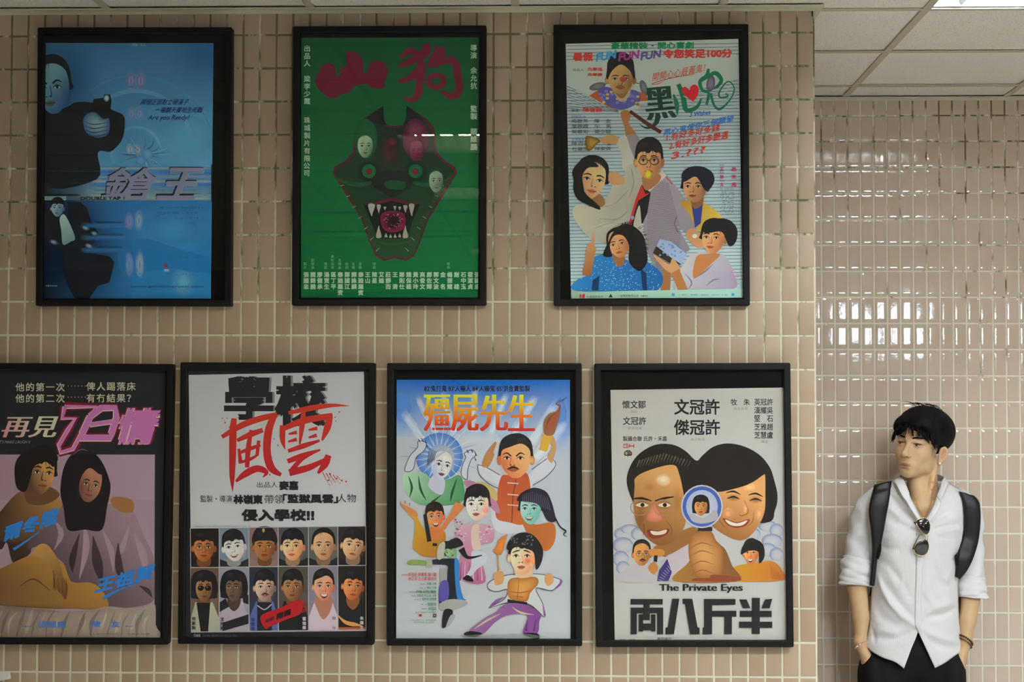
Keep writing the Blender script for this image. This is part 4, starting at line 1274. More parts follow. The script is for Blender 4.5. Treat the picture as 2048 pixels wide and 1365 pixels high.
    for k in range(26):
        t = A.r.uniform(-2.6, .9); x, y = 740 + 150 * math.cos(t), 760 + 190 * math.sin(t)
        A.stroke([(x, y), (x + 30 * math.cos(t + .4), y + 30 * math.sin(t + .4))], [7, 2], (20, 18, 20))
    # credits right, bottom strip
    P = (156, 40, 84)
    for i, (a_, b_) in enumerate((('王', '晶'), ('徐', '克'), ('文', '馬'))):
        A.text(a_, 1538, 66 + 68 * i, 1574, 100 + 68 * i, P, .03); A.text(b_, 1640, 66 + 68 * i, 1684, 100 + 68 * i, P, .03)
    for i, t in enumerate(('監製', '策劃', '編劇')):
        A.text(t, 1536, 40 + 68 * i, 1576, 56 + 68 * i, (70, 78, 80))
    tiny_lines(A, 1538, 1660, 258, 17, 14, (86, 96, 100), 9, .62)
    for x in (1600, 1640, 1680):
        tiny_lines(A, x, x + 26, 930 + (x - 1600), 20, 6, (170, 120, 150), 12, .7)
    A.poly([(230, 1165), (1745, 1135), (1743, 1215), (232, 1222)], A.grad((230, 1180), (132, 164, 142), (1740, 1180), (136, 172, 156)))
    A.text('永盛', 300, 1182, 352, 1218, (170, 30, 44), .06)
    A.text('永盛電影製作', 366, 1196, 512, 1216, (70, 60, 50)); A.poly([(560, 1212), (578, 1180), (596, 1212)], (30, 40, 36))
    A.text('一級電影製作公司', 640, 1188, 822, 1210, (40, 50, 48)); tiny_lines(A, 840, 905, 1200, 20, 1, (50, 60, 56), 12, .9)
    for x in (1115, 1180, 1285, 1380, 1470, 1560, 1640):
        A.rect(x, 1176, x + 26, 1200, (50, 124, 172)) if x in (1115, 1640) else tiny_lines(A, x - 6, x + 60, 1190, 10, 1, (60, 130, 176), 11, .9)

# ---- 4: black and pink sheet, couple
def draw_pink(A):
    A.crop(0, 720, 4.706)
    A.poly([(-160, 893), (1458, 893), (1455, 1400), (-160, 1400)], A.grad((0, 900), (128, 102, 106), (1400, 900), (140, 118, 124)))
    A.crop(0, 1000, 4.403)
    A.poly([(-160, 0), (1362, 0), (1360, 1225), (-160, 1225)], A.grad((0, 0), (132, 108, 112), (1360, 900), (138, 116, 122)))
    A.crop(0, 720, 4.706)
    C = (156, 150, 122)
    A.row('他的第一次', 145, 216, 86, 95, C, .012); A.row('俾人踢落床', 812, 210, 86, 95, C, .012); A.row('他的第二次', 145, 322, 86, 95, C, .012); A.row('有冇結果？', 812, 320, 86, 95, C, .012)
    for k in range(6):
        for y in (247, 352):
            A.ell(642 + 32 * k, y, 4.5, 4.5, C, n=8)
    A.text('再見', -8, 524, 520, 740, A.grad((0, 700), (170, 110, 110), (330, 560), (166, 160, 130)), .04, 70, smear=8)
    A.text("LET'S MAKE LAUGH II", -40, 760, 280, 788, (120, 120, 116), 0, 6)
    # neon lettering
    seven = [(612, 440), (905, 440), (770, 690), (690, 838), (572, 872), (558, 800), (640, 660), (712, 550), (590, 550)]
    sun = [(852, 530), (960, 452), (1085, 450), (1100, 540), (1052, 690), (1044, 734), (760, 734), (778, 690)]
    for w, c, a in ((90, (84, 16, 30), .5), (64, (104, 18, 36), .7)):
        A.loop(seven, w, c, smooth=False); A.loop(sun, w, c, smooth=False)
        A.text('情', 1060, 445, 1450, 805, c, .10 if w > 70 else .08, 90)
    pk, cr = (158, 92, 134), (172, 156, 136)
    for w, c, d in ((40, cr, 4), (30, pk, 0)):
        A.loop([(x - d, y + d) for x, y in seven], w, c, smooth=False)
        A.loop([(x - d, y + d) for x, y in sun], w + 26, c, smooth=False)
        A.stroke([(850 - d, 610 + d), (1060 - d, 580 + d)], w + 8, c, smooth=False)
        A.text('情', 1072 - d, 452 + d, 1440 - d, 795 + d, c, .065 if w == 40 else .045, 90)
    # man behind
    A.crop(0, 1000, 4.403)
    sk, skd = (134, 96, 48), (44, 28, 22)
    A.poly([(-160, 320), (0, 110), (160, -60), (330, -100), (470, -40), (560, 60), (520, 240), (300, 400), (260, 480), (120, 560), (60, 380), (0, 440)], A.grad((540, 0), (140, 100, 52), (80, 300), (46, 30, 26)), True)
    A.crop(0, 720, 4.706)
    A.poly([(250, 1150), (480, 1200), (560, 1280), (420, 1365), (250, 1340)], (82, 54, 34), True)
    A.face(385, 1065, 270, 400, (146, 106, 58), (22, 18, 18), turn=.5, lit=1, style='short', dark=(38, 26, 22), tilt=6)
    A.poly([(150, 1180), (140, 1000), (200, 890), (330, 825), (470, 840), (540, 900), (540, 960), (500, 1010), (440, 960), (330, 1000), (290, 1100), (250, 1230), (200, 1240)], (22, 18, 18), True)
    # woman
    A.crop(0, 1000, 4.403)
    A.poly([(560, 40), (640, 80), (960, 40), (1080, 30), (1190, 130), (1260, 300), (1350, 500), (1362, 760), (1340, 900), (1150, 950), (960, 940), (880, 800), (640, 730), (560, 560), (450, 480), (380, 400), (250, 430), (290, 310), (420, 240), (500, 130)], A.grad((1200, 200), (128, 104, 106), (600, 800), (66, 52, 54)), True)
    for p, w in (([(740, 200), (760, 420), (700, 700)], 60), ([(900, 260), (980, 450), (1000, 640)], 50), ([(1150, 200), (1080, 420), (1060, 480)], 50), ([(1180, 300), (1260, 480), (1300, 720)], 70), ([(480, 180), (540, 300), (480, 440)], 50)):
        A.stroke(p, [6, w, 6], (146, 122, 124), alpha=.75)
    for p, w in (([(700, 300), (640, 520), (640, 640)], 60), ([(820, 320), (860, 560), (900, 740)], 90), ([(1040, 380), (1050, 600), (1120, 780)], 70), ([(1230, 760), (1300, 800), (1340, 860)], 40)):
        A.stroke(p, [6, w, 6], (40, 28, 30), alpha=.8)
    A.crop(0, 720, 4.706)
    A.poly([(570, 1250), (590, 1060), (650, 920), (760, 845), (860, 860), (960, 960), (1030, 1130), (1040, 1230), (1010, 1380), (960, 1600), (800, 1600), (640, 1600), (600, 1400)], (23, 18, 20), True)
    A.face(850, 1180, 220, 320, (124, 84, 62), (23, 18, 20), turn=.15, tilt=12, style='bald', ears=False, dark=(66, 42, 36), lips=(120, 56, 48), lit=1)
    A.poly([(690, 1250), (640, 1000), (780, 880), (930, 960), (990, 1060), (940, 1080), (850, 1020), (780, 1080), (740, 1200), (720, 1400)], (24, 19, 21), True)
    A.stroke([(680, 900), (760, 845), (830, 860)], [4, 12, 4], (110, 82, 84), alpha=.7)
    A.poly([(1040, 1330), (1090, 1290), (1240, 1320), (1260, 1420), (1200, 1440), (1110, 1420)], (124, 86, 46), True)
    # legs, sheet
    A.crop(0, 1000, 4.403)
    A.poly([(-160, 640), (0, 610), (280, 490), (450, 560), (560, 560), (630, 720), (800, 730), (900, 800), (960, 930), (880, 970), (640, 960), (420, 960), (0, 930), (-160, 900)], A.grad((500, 600), (138, 98, 42), (300, 960), (84, 58, 34)), True)
    A.poly([(280, 480), (340, 400), (420, 400), (520, 540), (560, 680), (600, 760), (580, 880), (540, 830), (500, 790), (470, 760), (460, 620), (330, 500)], A.grad((400, 420), (150, 112, 58), (560, 860), (84, 56, 30)), True)
    A.stroke([(470, 620), (480, 720), (470, 790)], [3, 10, 4], (60, 40, 26)); A.stroke([(180, 760), (300, 700), (440, 800)], [4, 14, 4], (70, 50, 34))
    for k in range(4):
        A.stroke([(470 + 38 * k, 690), (490 + 32 * k, 800 + 16 * k)], [3, 7], (70, 46, 28))
    A.poly([(-160, 950), (0, 940), (180, 950), (420, 970), (600, 990), (800, 970), (960, 940), (1160, 960), (1340, 930), (1370, 940), (1372, 1100), (1372, 1240), (600, 1240), (-160, 1240)], A.grad((400, 980), (104, 86, 72), (1100, 1200), (134, 122, 106)), True)
    for k in range(22):
        x = -100 + 66 * k
        A.stroke([(x + 60, 960 + A.r.uniform(0, 30)), (x + A.r.uniform(-20, 30), 1080), (x - 20, 1215)], [4, A.r.uniform(14, 40), 6], (160, 144, 124) if k % 2 else (78, 64, 56), alpha=.55)
    B = (36, 98, 152)
    A.text('爾冬陞', 20, 230, 505, 380, B, .035, 30, 170)
    A.stroke([(120, 440), (240, 360), (350, 280)], [24, 14, 6], B)
    A.text('王祖賢', 830, 690, 1340, 830, B, .035, 40, 130)
    A.stroke([(910, 870), (1060, 790), (1230, 735)], [30, 16, 5], B)
    A.text('張堅庭', 340, 1070, 584, 1128, (56, 92, 140), .03); A.text('陳　友', 810, 1068, 1060, 1126, (56, 92, 140), .03)
    tiny_lines(A, 140, 300, 1116, 20, 1, (60, 90, 130), 16, .8); tiny_lines(A, 1105, 1170, 1114, 20, 1, (60, 90, 130), 14, .9); tiny_lines(A, 720, 1320, 1182, 20, 1, (96, 84, 96), 13, .8)
    A.text('再', -2, 1176, 26, 1196, (120, 110, 50))

# ---- 5: white and black sheet, twelve portraits
def draw_portraits(A):
    A.crop(350, 720, 4.267)
    W = (164, 166, 156)
    A.poly([(117, 130), (1612, 102), (1629, 1422), (133, 1446)], A.grad((800, 110), (160, 162, 152), (800, 1400), (172, 172, 162)))
    sh, K = (104, 104, 96), (29, 28, 30)
    for d, c in ((18, sh), (0, K)):
        A.text('學', 418 + d, 140, 840 + d, 514, c, .030)
        A.text('校', 850 + d, 132, 1290 + d, 570, c, .042)
    R = lambda x, y: tuple(a + (b - a) * max(0, min(1, (y - 830) / 120)) for a, b in zip((160, 44, 28), (148, 26, 30)))
    S = A.stroke
    S([(505, 500), (495, 600), (492, 800), (488, 1000), (492, 1125)], [44, 62, 60, 44, 4], R)
    S([(400, 660), (560, 565), (720, 505), (872, 470)], [34, 52, 52, 46], R)
    S([(850, 470), (800, 600), (785, 780), (820, 920), (905, 985)], [50, 66, 66, 66, 30], R)
    S([(530, 690), (640, 640), (750, 600)], [30, 48, 40], R)
    S([(650, 600), (625, 760), (615, 920)], [30, 44, 36], R); S([(545, 760), (560, 880)], [24, 36], R); S([(715, 690), (700, 820)], [30, 30], R); S([(540, 800), (640, 760), (730, 730)], [24, 34, 24], R); S([(545, 880), (640, 850), (710, 810)], [20, 28, 16], R)
    S([(520, 1040), (600, 975), (700, 930), (780, 960), (750, 1005)], [20, 56, 58, 40, 6], R)
    S([(970, 455), (1150, 415), (1330, 390), (1485, 394)], [30, 48, 34, 3], R)
    S([(920, 560), (918, 680), (940, 765)], [50, 46, 6], R); S([(925, 590), (1100, 520), (1345, 478)], [40, 56, 50], R); S([(1325, 475), (1300, 580), (1255, 690)], [46, 60, 16], R)
    S([(1100, 420), (1085, 560), (1065, 720)], [30, 46, 16], R)
    for a_, b_ in (((970, 635), (1040, 620)), ((965, 700), (1040, 680)), ((1140, 600), (1215, 585)), ((1140, 665), (1210, 645))):
        S([a_, b_], [16, 34], R, False)
    S([(965, 780), (1100, 735), (1235, 690)], [30, 44, 20], R); S([(960, 868), (1090, 820), (1240, 770)], [40, 48, 16], R)
    S([(1210, 780), (1080, 850), (985, 960)], [20, 36, 46], R); S([(975, 965), (1130, 925), (1230, 880), (1320, 830)], [60, 56, 40, 24], R); S([(1310, 815), (1280, 890), (1220, 970)], [50, 64, 20], R)
    for k in range(26):
        x, y = A.r.choice([(1300, 1000), (1380, 1040), (880, 960), (1350, 490), (850, 680), (440, 530)])
        A.ell(x + A.r.gauss(0, 40), y + A.r.gauss(0, 30), A.r.uniform(2, 8), A.r.uniform(3, 10), R, n=8)
    for k in range(5):
        S([(1260 + 30 * k, 960 + 8 * k), (1320 + 26 * k, 1080 - 10 * k)], [7, 1.5], R, False)
    A.text('出品人', 700, 1042, 876, 1092, K); A.text('麥嘉', 888, 1034, 1054, 1114, K, .05)
    A.text('監製・導演', 216, 1158, 486, 1216, K); A.text('林嶺東', 498, 1152, 750, 1234, K, .05); A.text('帶領', 764, 1152, 932, 1230, K); A.text('「監獄風雲」', 920, 1146, 1392, 1226, K, .05); A.text('人物', 1384, 1146, 1546, 1218, K)
    A.crop(350, 1020, 4.707)
    A.text('侵入學校!!', 626, -6, 1312, 108, K, .05)
    tiny_lines(A, 178, 720, 157, 20, 1, (110, 112, 106), 7, .9)
    # portrait grid
    X0 = [145, 416, 696, 972, 1256, 1533, 1797]
    tilt = lambda x: -(x - 145) * 0.0133
    def cell(c, r):
        x0, x1 = X0[c] + 3, X0[c + 1] - 3
        y0, y1 = ((178, 542), (550, 1150))[r]
        return x0, x1, y0, y1
    A.poly([(142, 180), (1800, 156), (1800, 1145), (150, 1158)], (150, 146, 134))
    spec = [
        ((30, 22, 20), (150, 92, 48), (26, 22, 20), dict(style='short', glasses=(96, 74, 50), dark=(96, 52, 26)), (28, 24, 24)),
        ((104, 118, 122), (190, 184, 170), (28, 26, 26), dict(style='short', mouth='smile', turn=-.2, dark=(140, 132, 120), tilt=-8, white=(215, 210, 200)), (36, 36, 38)),
        ((116, 90, 76), (140, 90, 46), (27, 25, 25), dict(style='cap', turn=-.05, dark=(84, 50, 26)), (122, 96, 84)),
        ((66, 70, 64), (196, 148, 104), (24, 22, 22), dict(style='short', turn=-.25, dark=(140, 90, 52)), (30, 28, 28)),
        ((78, 84, 72), (166, 130, 90), (24, 23, 24), dict(style='back', dark=(112, 80, 52)), (34, 28, 26)),
        ((44, 34, 30), (180, 140, 100), (25, 23, 24), dict(style='short', tilt=8, turn=.2, dark=(110, 76, 50), mouth='sad'), (28, 27, 29)),
        ((92, 70, 54), (130, 94, 56), (25, 23, 24), dict(style='big', glasses='dark', turn=.2, dark=(74, 50, 30)), (150, 148, 122)),
        ((128, 124, 130), (96, 74, 56), (25, 24, 26), dict(style='big', turn=-.5, dark=(60, 46, 38)), (150, 138, 138)),
        ((40, 42, 52), (172, 142, 116), (25, 24, 25), dict(style='short', turn=.1, dark=(90, 70, 58), beard=(40, 32, 30)), (74, 86, 128)),
        ((70, 66, 54), (140, 96, 56), (26, 24, 24), dict(style='short', turn=-.1, dark=(70, 46, 28)), (26, 25, 27)),
        ((112, 106, 110), (188, 124, 92), (30, 24, 26), dict(style='part', turn=.15, dark=(130, 78, 54), mouth='open'), (178, 160, 158)),
        ((32, 28, 24), (176, 108, 58), (26, 24, 26), dict(style='short', turn=.25, tilt=6, dark=(104, 54, 26), mouth='sad'), (27, 26, 28))]
    base = A.n
    for i, (bgc, skin, hair, kw, cloth) in enumerate(spec):
        c, r = i % 6, i // 6
        x0, x1, y0, y1 = cell(c, r)
        t = tilt((x0 + x1) / 2)
        y0 += t; y1 += t
        A.n = base
        w, h = x1 - x0, y1 - y0
        A.poly([(x0, y0), (x1, y0), (x1, y1), (x0, y1)], bgc)
        A.soft(x0 + w * .8, y0 + h * .5, w * .2, h * .3, tuple(min(255, q + 24) for q in bgc), .7)
        cx = (x0 + x1) / 2 + (-8, 0, 10, -6, 4, 10)[c]
        if r == 0:
            fy, fw, fh = y0 + 180, 205, 262
        else:
            fy, fw, fh = y0 + 190, 190, 262
        # shoulders
        A.poly([(x0, y1), (x0, y0 + h * .80), (cx - fw * .42, fy + fh * .5), (cx, fy + fh * .62), (cx + fw * .42, fy + fh * .5), (x1, y0 + h * .78), (x1, y1)], cloth)
        A.poly([(cx - fw * .26, fy + fh * .3), (cx + fw * .26, fy + fh * .3), (cx + fw * .3, fy + fh * .62), (cx, fy + fh * (.7 if r == 0 else .85)), (cx - fw * .3, fy + fh * .62)], tuple(q * .66 for q in skin), True)
        if i == 6:
            A.poly([(cx - 70, y0 + 330), (cx + 60, y0 + 330), (cx + 40, y1), (cx - 30, y1)], (24, 23, 25))
        if i == 7:
            A.poly([(x0, y0 + 330), (x0 + 60, y0 + 290), (x0 + 90, y0 + 370), (x0, y0 + 420)], (28, 26, 30)); A.poly([(x0 + 30, y0 + 520), (x1, y0 + 440), (x1, y0 + 530), (x0 + 30, y1)], (30, 28, 32)); A.poly([(x1 - 60, y0 + 250), (x1, y0 + 260), (x1, y0 + 350), (x1 - 50, y0 + 330)], (30, 28, 32))
        if i == 8:
            A.poly([(cx - 70, y0 + 330), (cx + 66, y0 + 330), (cx + 70, y1), (cx - 70, y1)], (26, 26, 32)); A.stroke([(cx - 70, y0 + 360), (cx, y0 + 400), (cx + 66, y0 + 350)], 10, (164, 156, 140))
        if i == 10:
            A.poly([(cx - 80, y0 + 300), (cx + 80, y0 + 300), (cx + 60, y0 + 430), (cx, y0 + 500), (cx - 50, y0 + 430)], (150, 98, 72), True)
        # head kept inside its cell
        fx = max(x0 + fw * .56, min(x1 - fw * .56, cx))
        if kw['style'] == 'big': fw *= .86
        A.face(fx, fy, fw, fh, skin, hair, **kw)
        if i == 2:
            A.ell(fx - 10, y0 + 26, 14, 22, (170, 150, 90), (110, 90, 50), n=10)
        if i == 11:
            for k in range(5):
                A.stroke([(x0 + 4 + 12 * k, y0 + 470 + 14 * k), (x0 + 70 + 20 * k, y0 + 540), (x0 + 150 + 18 * k, y0 + 566)], [14, 16, 10], (176, 124, 62))
            A.rect(x0, y1 - 22, x1, y1, (150, 70, 30))
        A.n += 1
        # trim spill at the cell borders
    A.n = base + 75
    for r in range(2):
        for c in range(7):
            x = X0[c]
            y0, y1 = (((178, 542), (550, 1150))[r])
            A.stroke([(x, y0 + tilt(x) - 4), (x + 4, y1 + tilt(x) + 2)], 6, (158, 154, 142), smooth=False)
    for y in (176, 546, 1152):
        A.stroke([(146, y), (1797, y + tilt(1797))], 6, (158, 154, 142), smooth=False)
    A.poly([(100, 1160), (1830, 1142), (1830, 1230), (100, 1230)], (27, 27, 29))
    A.poly([(60, 150), (141, 176), (152, 1180), (60, 1180)], (27, 27, 29)); A.poly([(1804, 140), (1850, 140), (1850, 1180), (1802, 1180)], (27, 27, 29))
    # red brush banner and names
    rd = (150, 24, 28)
    A.poly([(810, 1000), (1000, 920), (1160, 850), (1200, 880), (1180, 980), (1060, 1030), (900, 1100), (850, 1120)], rd, True)
    for k in range(12):
        A.stroke([(1140, 880 + 9 * k), (1230 + A.r.uniform(-20, 30), 850 + 10 * k)], [9, 2], rd, False)
    A.text('南燕', 950, 975, 1090, 1040, (40, 18, 22), .05, 10, 46); A.text('編劇', 850, 1030, 930, 1070, (70, 22, 26), .03, 6, 30)
    A.column('何家駒', 160, 1010, 36, 42, (50, 46, 40), .04); A.column('王光亮', 428, 1015, 36, 42, (40, 36, 38), .04); A.column('張耀揚', 716, 1018, 36, 42, (44, 54, 90), .04)
    A.column('霍瑞華', 1200, 1010, 36, 42, (172, 168, 160), .03); A.column('韓_坤', 1480, 1005, 36, 46, (120, 108, 110), .02); A.column('朱繼生', 1742, 1005, 36, 42, (172, 168, 150), .02)
    A.text('D&B', 180, 1172, 240, 1200, (140, 142, 140), .03); A.text('德寶電影公司出品', 258, 1178, 580, 1196, (84, 86, 88))

# ---- 6: white and blue sheet, painted troupe
def draw_troupe(A):
    A.crop(760, 720, 4.55)
    A.poly([(152, 182), (1728, 182), (1733, 2548), (147, 2548)], A.grad((900, 600), (156, 162, 170), (900, 2500), (160, 164, 164)))
    A.poly([(152, 182), (1728, 182), (1728, 700), (152, 700)], A.grad((900, 182), (18, 84, 152), (900, 700), (140, 156, 174)))
    A.soft(200, 420, 200, 300, (60, 112, 170), .8); A.soft(1640, 520, 150, 420, (62, 110, 168), .8); A.soft(900, 182, 900, 200, (16, 84, 154), .8)
    for p, q, w in (((200, 470), (520, 900), 90), ((330, 330), (560, 760), 70), ((560, 290), (700, 700), 80), ((1150, 300), (1000, 720), 80), ((1420, 320), (1150, 800), 90), ((1620, 380), (1300, 860), 110), ((1700, 560), (1380, 940), 110), ((860, 260), (840, 700), 80)):
        A.band(p, q, w, (176, 182, 186), .75)
    A.soft(900, 1000, 700, 560, (164, 168, 170), .9)
    K, nv = (28, 24, 30), (30, 42, 74)
    A.text("82'鬼打鬼 83'人嚇人 84'人嚇鬼 85'洪金寶監製", 402, 234, 1364, 290, K, .018)
    def fire(x, y):
        t = max(0, min(1, (y - (720 + 330 / 4.55)) / (310 / 4.55)))
        a_, b_, c_ = (204, 190, 30), (196, 110, 24), (158, 34, 26)
        return tuple(p + (q - p) * t * 2 for p, q in zip(a_, b_)) if t < .5 else tuple(p + (q - p) * (t - .5) * 2 for p, q in zip(b_, c_))
    for t, x0, x1 in (('殭', 402, 636), ('屍', 654, 892), ('先', 916, 1158), ('生', 1172, 1402)):
        A.text(t, x0, 318, x1, 650, fire, 0, smear=9)
    # white-haired woman, arms raised
    A.ell(540, 880, 215, 215, (140, 156, 180), (52, 96, 160))
    for k in range(40):
        t = 2 * math.pi * k / 40
        A.stroke([(540 + 100 * math.cos(t), 880 + 110 * math.sin(t)), (540 + (230 + 60 * (k % 3)) * math.cos(t), 880 + (230 + 60 * (k % 3)) * math.sin(t))], [7, 2], (168, 176, 186) if k % 2 else (70, 106, 160))
    gr, grd, pale = (74, 136, 92), (18, 70, 44), (168, 172, 178)
    A.poly([(210, 1150), (220, 1020), (300, 1020), (420, 1040), (470, 1120), (560, 1100), (640, 1080), (720, 1050), (760, 1130), (740, 1300), (420, 1330), (270, 1260)], A.grad((240, 1040), (150, 176, 150), (600, 1320), (60, 120, 76)), True)
    for p in ([(260, 1060), (290, 1160), (270, 1250)], [(350, 1060), (370, 1180), (420, 1280)], [(700, 1080), (660, 1200), (640, 1290)], [(560, 1230), (470, 1300)]):
        A.stroke(p, [4, 22, 5], grd)
    for s_, pts in ((0, [(225, 1010), (270, 880), (340, 800), (350, 740), (420, 760), (400, 830), (330, 890), (300, 1000)]), (1, [(740, 1050), (750, 960), (780, 890), (770, 850), (840, 820), (870, 870), (830, 910), (800, 1000), (790, 1090)])):
        A.poly(pts, pale, True); A.loop(pts, 6, nv)
    for x, y in ((350, 720), (380, 715), (410, 735), (420, 770), (790, 820), (830, 815), (865, 845), (860, 890)):
        A.stroke([(x, y), (x + 14, y + 30)], [6, 10], nv, False)
    A.poly([(500, 1040), (590, 1100), (560, 1230), (440, 1150)], (164, 166, 178), True)
    A.face(560, 960, 190, 270, (176, 178, 184), (140, 146, 160), turn=.45, tilt=12, style='back', ears=False, dark=(120, 124, 160), lit=1, lips=(110, 60, 90))
    for k in range(16):
        x = 440 + 12 * k
        A.stroke([(x + 10, 850 - abs(k - 8) * 6), (x - 10, 960 - k * 9)], [4, 8], (48, 52, 74) if k < 6 else (150, 156, 170))
    # man with burning paper, centre right
    A.poly([(890, 960), (960, 970), (1100, 1060), (1170, 1080), (1330, 1050), (1400, 1000), (1530, 860), (1600, 950), (1500, 1060), (1380, 1150), (1420, 1400), (1340, 1560), (1060, 1560), (1010, 1300), (1090, 1170), (930, 1070)], (172, 174, 178), True)
    for p in ([(890, 960), (900, 1040), (980, 1120), (1090, 1180)], [(1530, 870), (1600, 950), (1520, 1060), (1390, 1145)], [(970, 980), (1090, 1050)], [(1380, 1000), (1520, 900)], [(890, 955), (980, 975)]):
        A.stroke(p, 6, nv)
    A.poly([(1100, 1070), (1180, 1050), (1330, 1030), (1370, 1160), (1390, 1400), (1300, 1500), (1170, 1480), (1060, 1440), (1060, 1280)], A.grad((1100, 1100), (150, 66, 38), (1350, 1450), (164, 84, 46)), True)
    A.stroke([(1240, 1090), (1210, 1250), (1200, 1480)], 8, (96, 36, 26))
    for y in (1120, 1225, 1320):
        A.stroke([(1160, y), (1260, y + 8)], 10, (166, 160, 152), False)
    A.poly([(930, 970), (950, 880), (1000, 800), (1050, 745), (1060, 770), (1030, 840), (1040, 870), (990, 970)], (150, 104, 62), True)
    A.poly([(1520, 880), (1560, 800), (1540, 740), (1575, 690), (1605, 790), (1580, 900), (1560, 940)], (160, 124, 84), True)
    A.poly([(1480, 670), (1570, 690), (1520, 835), (1450, 820)], (176, 138, 50))
    A.blob([(1490, 660), (1490, 560), (1540, 490), (1600, 470), (1640, 420), (1640, 500), (1610, 600), (1580, 680), (1520, 690)], (132, 66, 40), (120, 84, 60))
    for p in ([(1620, 480), (1640, 420), (1600, 400), (1660, 370), (1705, 335)], [(1500, 640), (1540, 540), (1600, 480)]):
        A.stroke(p, [4, 14, 8, 8, 2][:len(p)], (96, 60, 50))
    A.face(1235, 900, 290, 350, (182, 130, 84), (30, 30, 32), turn=-.4, style='part', beard=(50, 36, 26), dark=(132, 72, 42), brow=1, lit=1)
    # young woman in a pink hat
    A.poly([(770, 1100), (860, 1110), (960, 1180), (1060, 1290), (1090, 1400), (1020, 1360), (900, 1230), (780, 1150)], (150, 104, 128), True); A.poly([(870, 1120), (980, 1130), (1060, 1200), (1060, 1290), (960, 1200)], (160, 140, 90), True)
    A.face(885, 1320, 220, 290, (184, 180, 164), (28, 24, 28), turn=-.25, style='short', ears=False, dark=(160, 116, 104), lips=(150, 70, 76), lit=-1)
    A.soft(960, 1375, 40, 40, (170, 100, 90), .7)
    for k in range(8):
        A.stroke([(790 + 26 * k, 1170 + 6 * k), (780 + 30 * k, 1280 - 3 * k)], [12, 3], (28, 24, 28))
    # long-haired man, right
    A.poly([(1260, 1380), (1330, 1460), (1420, 1500), (1580, 1490), (1590, 1650), (1500, 1740), (1350, 1600)], (152, 86, 40), True)
    A.face(1370, 1360, 200, 270, (124, 158, 146), (36, 32, 42), turn=-.3, style='back', ears=False, mouth='smile', dark=(72, 124, 116), lit=-1)
    A.poly([(1245, 1280), (1290, 1210), (1400, 1165), (1510, 1200), (1560, 1290), (1590, 1400), (1600, 1470), (1520, 1460), (1440, 1320), (1300, 1290)], (34, 30, 40), True)
    for k in range(14):
        A.stroke([(1300 + 17 * k, 1200 + abs(k - 5) * 6), (1300 + 19 * k, 1290 + 6 * k)], [2, 4], (100, 92, 118))
    A.stroke([(1595, 1440), (1640, 1520), (1690, 1560), (1670, 1590), (1700, 1610)], [12, 12, 14, 8, 4], (28, 26, 30))
    # low left: man in ochre shirt, arms up
    A.crop(760, 1010, 4.55)
    A.poly([(300, 380), (320, 160), (250, 80), (330, 100), (420, 240), (560, 230), (600, 290), (560, 460), (400, 470), (330, 420)], A.grad((300, 150), (170, 128, 40), (560, 440), (140, 96, 30)), True)
    A.poly([(180, -10), (240, 10), (330, 60), (340, 110), (260, 80), (220, 40)], (170, 110, 64), True); A.poly([(560, 210), (650, 60), (690, -20), (760, 20), (720, 80), (640, 160), (590, 230)], (168, 104, 60), True)
    for x, y in ((190, -30), (230, -40), (270, -20), (690, -30), (730, -40), (760, 0)):
        A.stroke([(x, y + 30), (x, y)], [12, 7], (168, 106, 62), False)
    A.poly([(430, 230), (560, 210), (570, 300), (450, 330)], (168, 96, 52), True)
    A.face(500, 110, 160, 210, (184, 112, 64), (34, 26, 22), turn=.1, mouth='open', dark=(150, 74, 40), glasses=(110, 130, 140), tilt=-4)
    A.poly([(395, 90), (425, 80), (470, 330), (430, 340)], (34, 28, 28)); A.rect(480, 350, 520, 376, (40, 36, 34))
    # girl's dress
    A.poly([(740, 200), (860, 170), (1020, 200), (1030, 330), (930, 360), (900, 420), (960, 700), (760, 690), (720, 560), (740, 420), (690, 250)], A.grad((760, 220), (170, 130, 144), (900, 690), (150, 84, 118)), True)
    for k in range(60):
        A.ell(A.r.choice([A.r.uniform(680, 780), A.r.uniform(900, 1020)]), A.r.uniform(130, 340) , 10, 7, A.r.choice([(176, 140, 150), (128, 70, 90), (182, 160, 164)]), n=8); A.n -= (1 if k % 3 else 0)
    A.poly([(840, 200), (900, 180), (900, 280), (920, 400), (850, 410), (830, 300)], (178, 160, 146), True)
    for k in range(6):
        A.stroke([(740 + 36 * k, 520), (730 + 40 * k, 690)], [4, 12], (176, 150, 160) if k % 2 else (120, 60, 96))
    A.poly([(840, 420), (960, 440), (970, 520), (880, 590), (840, 640), (780, 660), (830, 560)], (166, 170, 178), True); A.poly([(755, 670), (800, 640), (850, 680), (840, 700), (780, 690)], (26, 24, 28), True)
    # man in dark coat, arm out
    A.poly([(470, 540), (480, 500), (660, 490), (720, 520), (720, 700), (740, 860), (640, 920), (600, 900), (540, 900), (550, 700), (620, 560)], (26, 32, 40), True)
    A.poly([(680, 500), (720, 520), (725, 700), (760, 850), (800, 855), (720, 880), (690, 760)], (44, 104, 160), True); A.poly([(545, 580), (615, 575), (610, 700), (550, 705)], (132, 136, 130)); A.poly([(550, 710), (620, 700), (620, 860), (540, 870)], (72, 66, 130), True)
    A.poly([(415, 500), (475, 500), (480, 560), (420, 575)], (140, 142, 128)); A.poly([(250, 520), (300, 500), (415, 510), (415, 545), (300, 545), (255, 545)], (110, 132, 72), True)
    A.poly([(545, 900), (640, 860), (770, 870), (790, 910), (640, 960), (550, 950)], (136, 138, 132), True); A.poly([(585, 960), (660, 960), (650, 1040), (600, 1110), (565, 1110)], (24, 24, 28), True); A.poly([(640, 1010), (685, 1005), (650, 1080), (600, 1115)], (140, 142, 142), True)
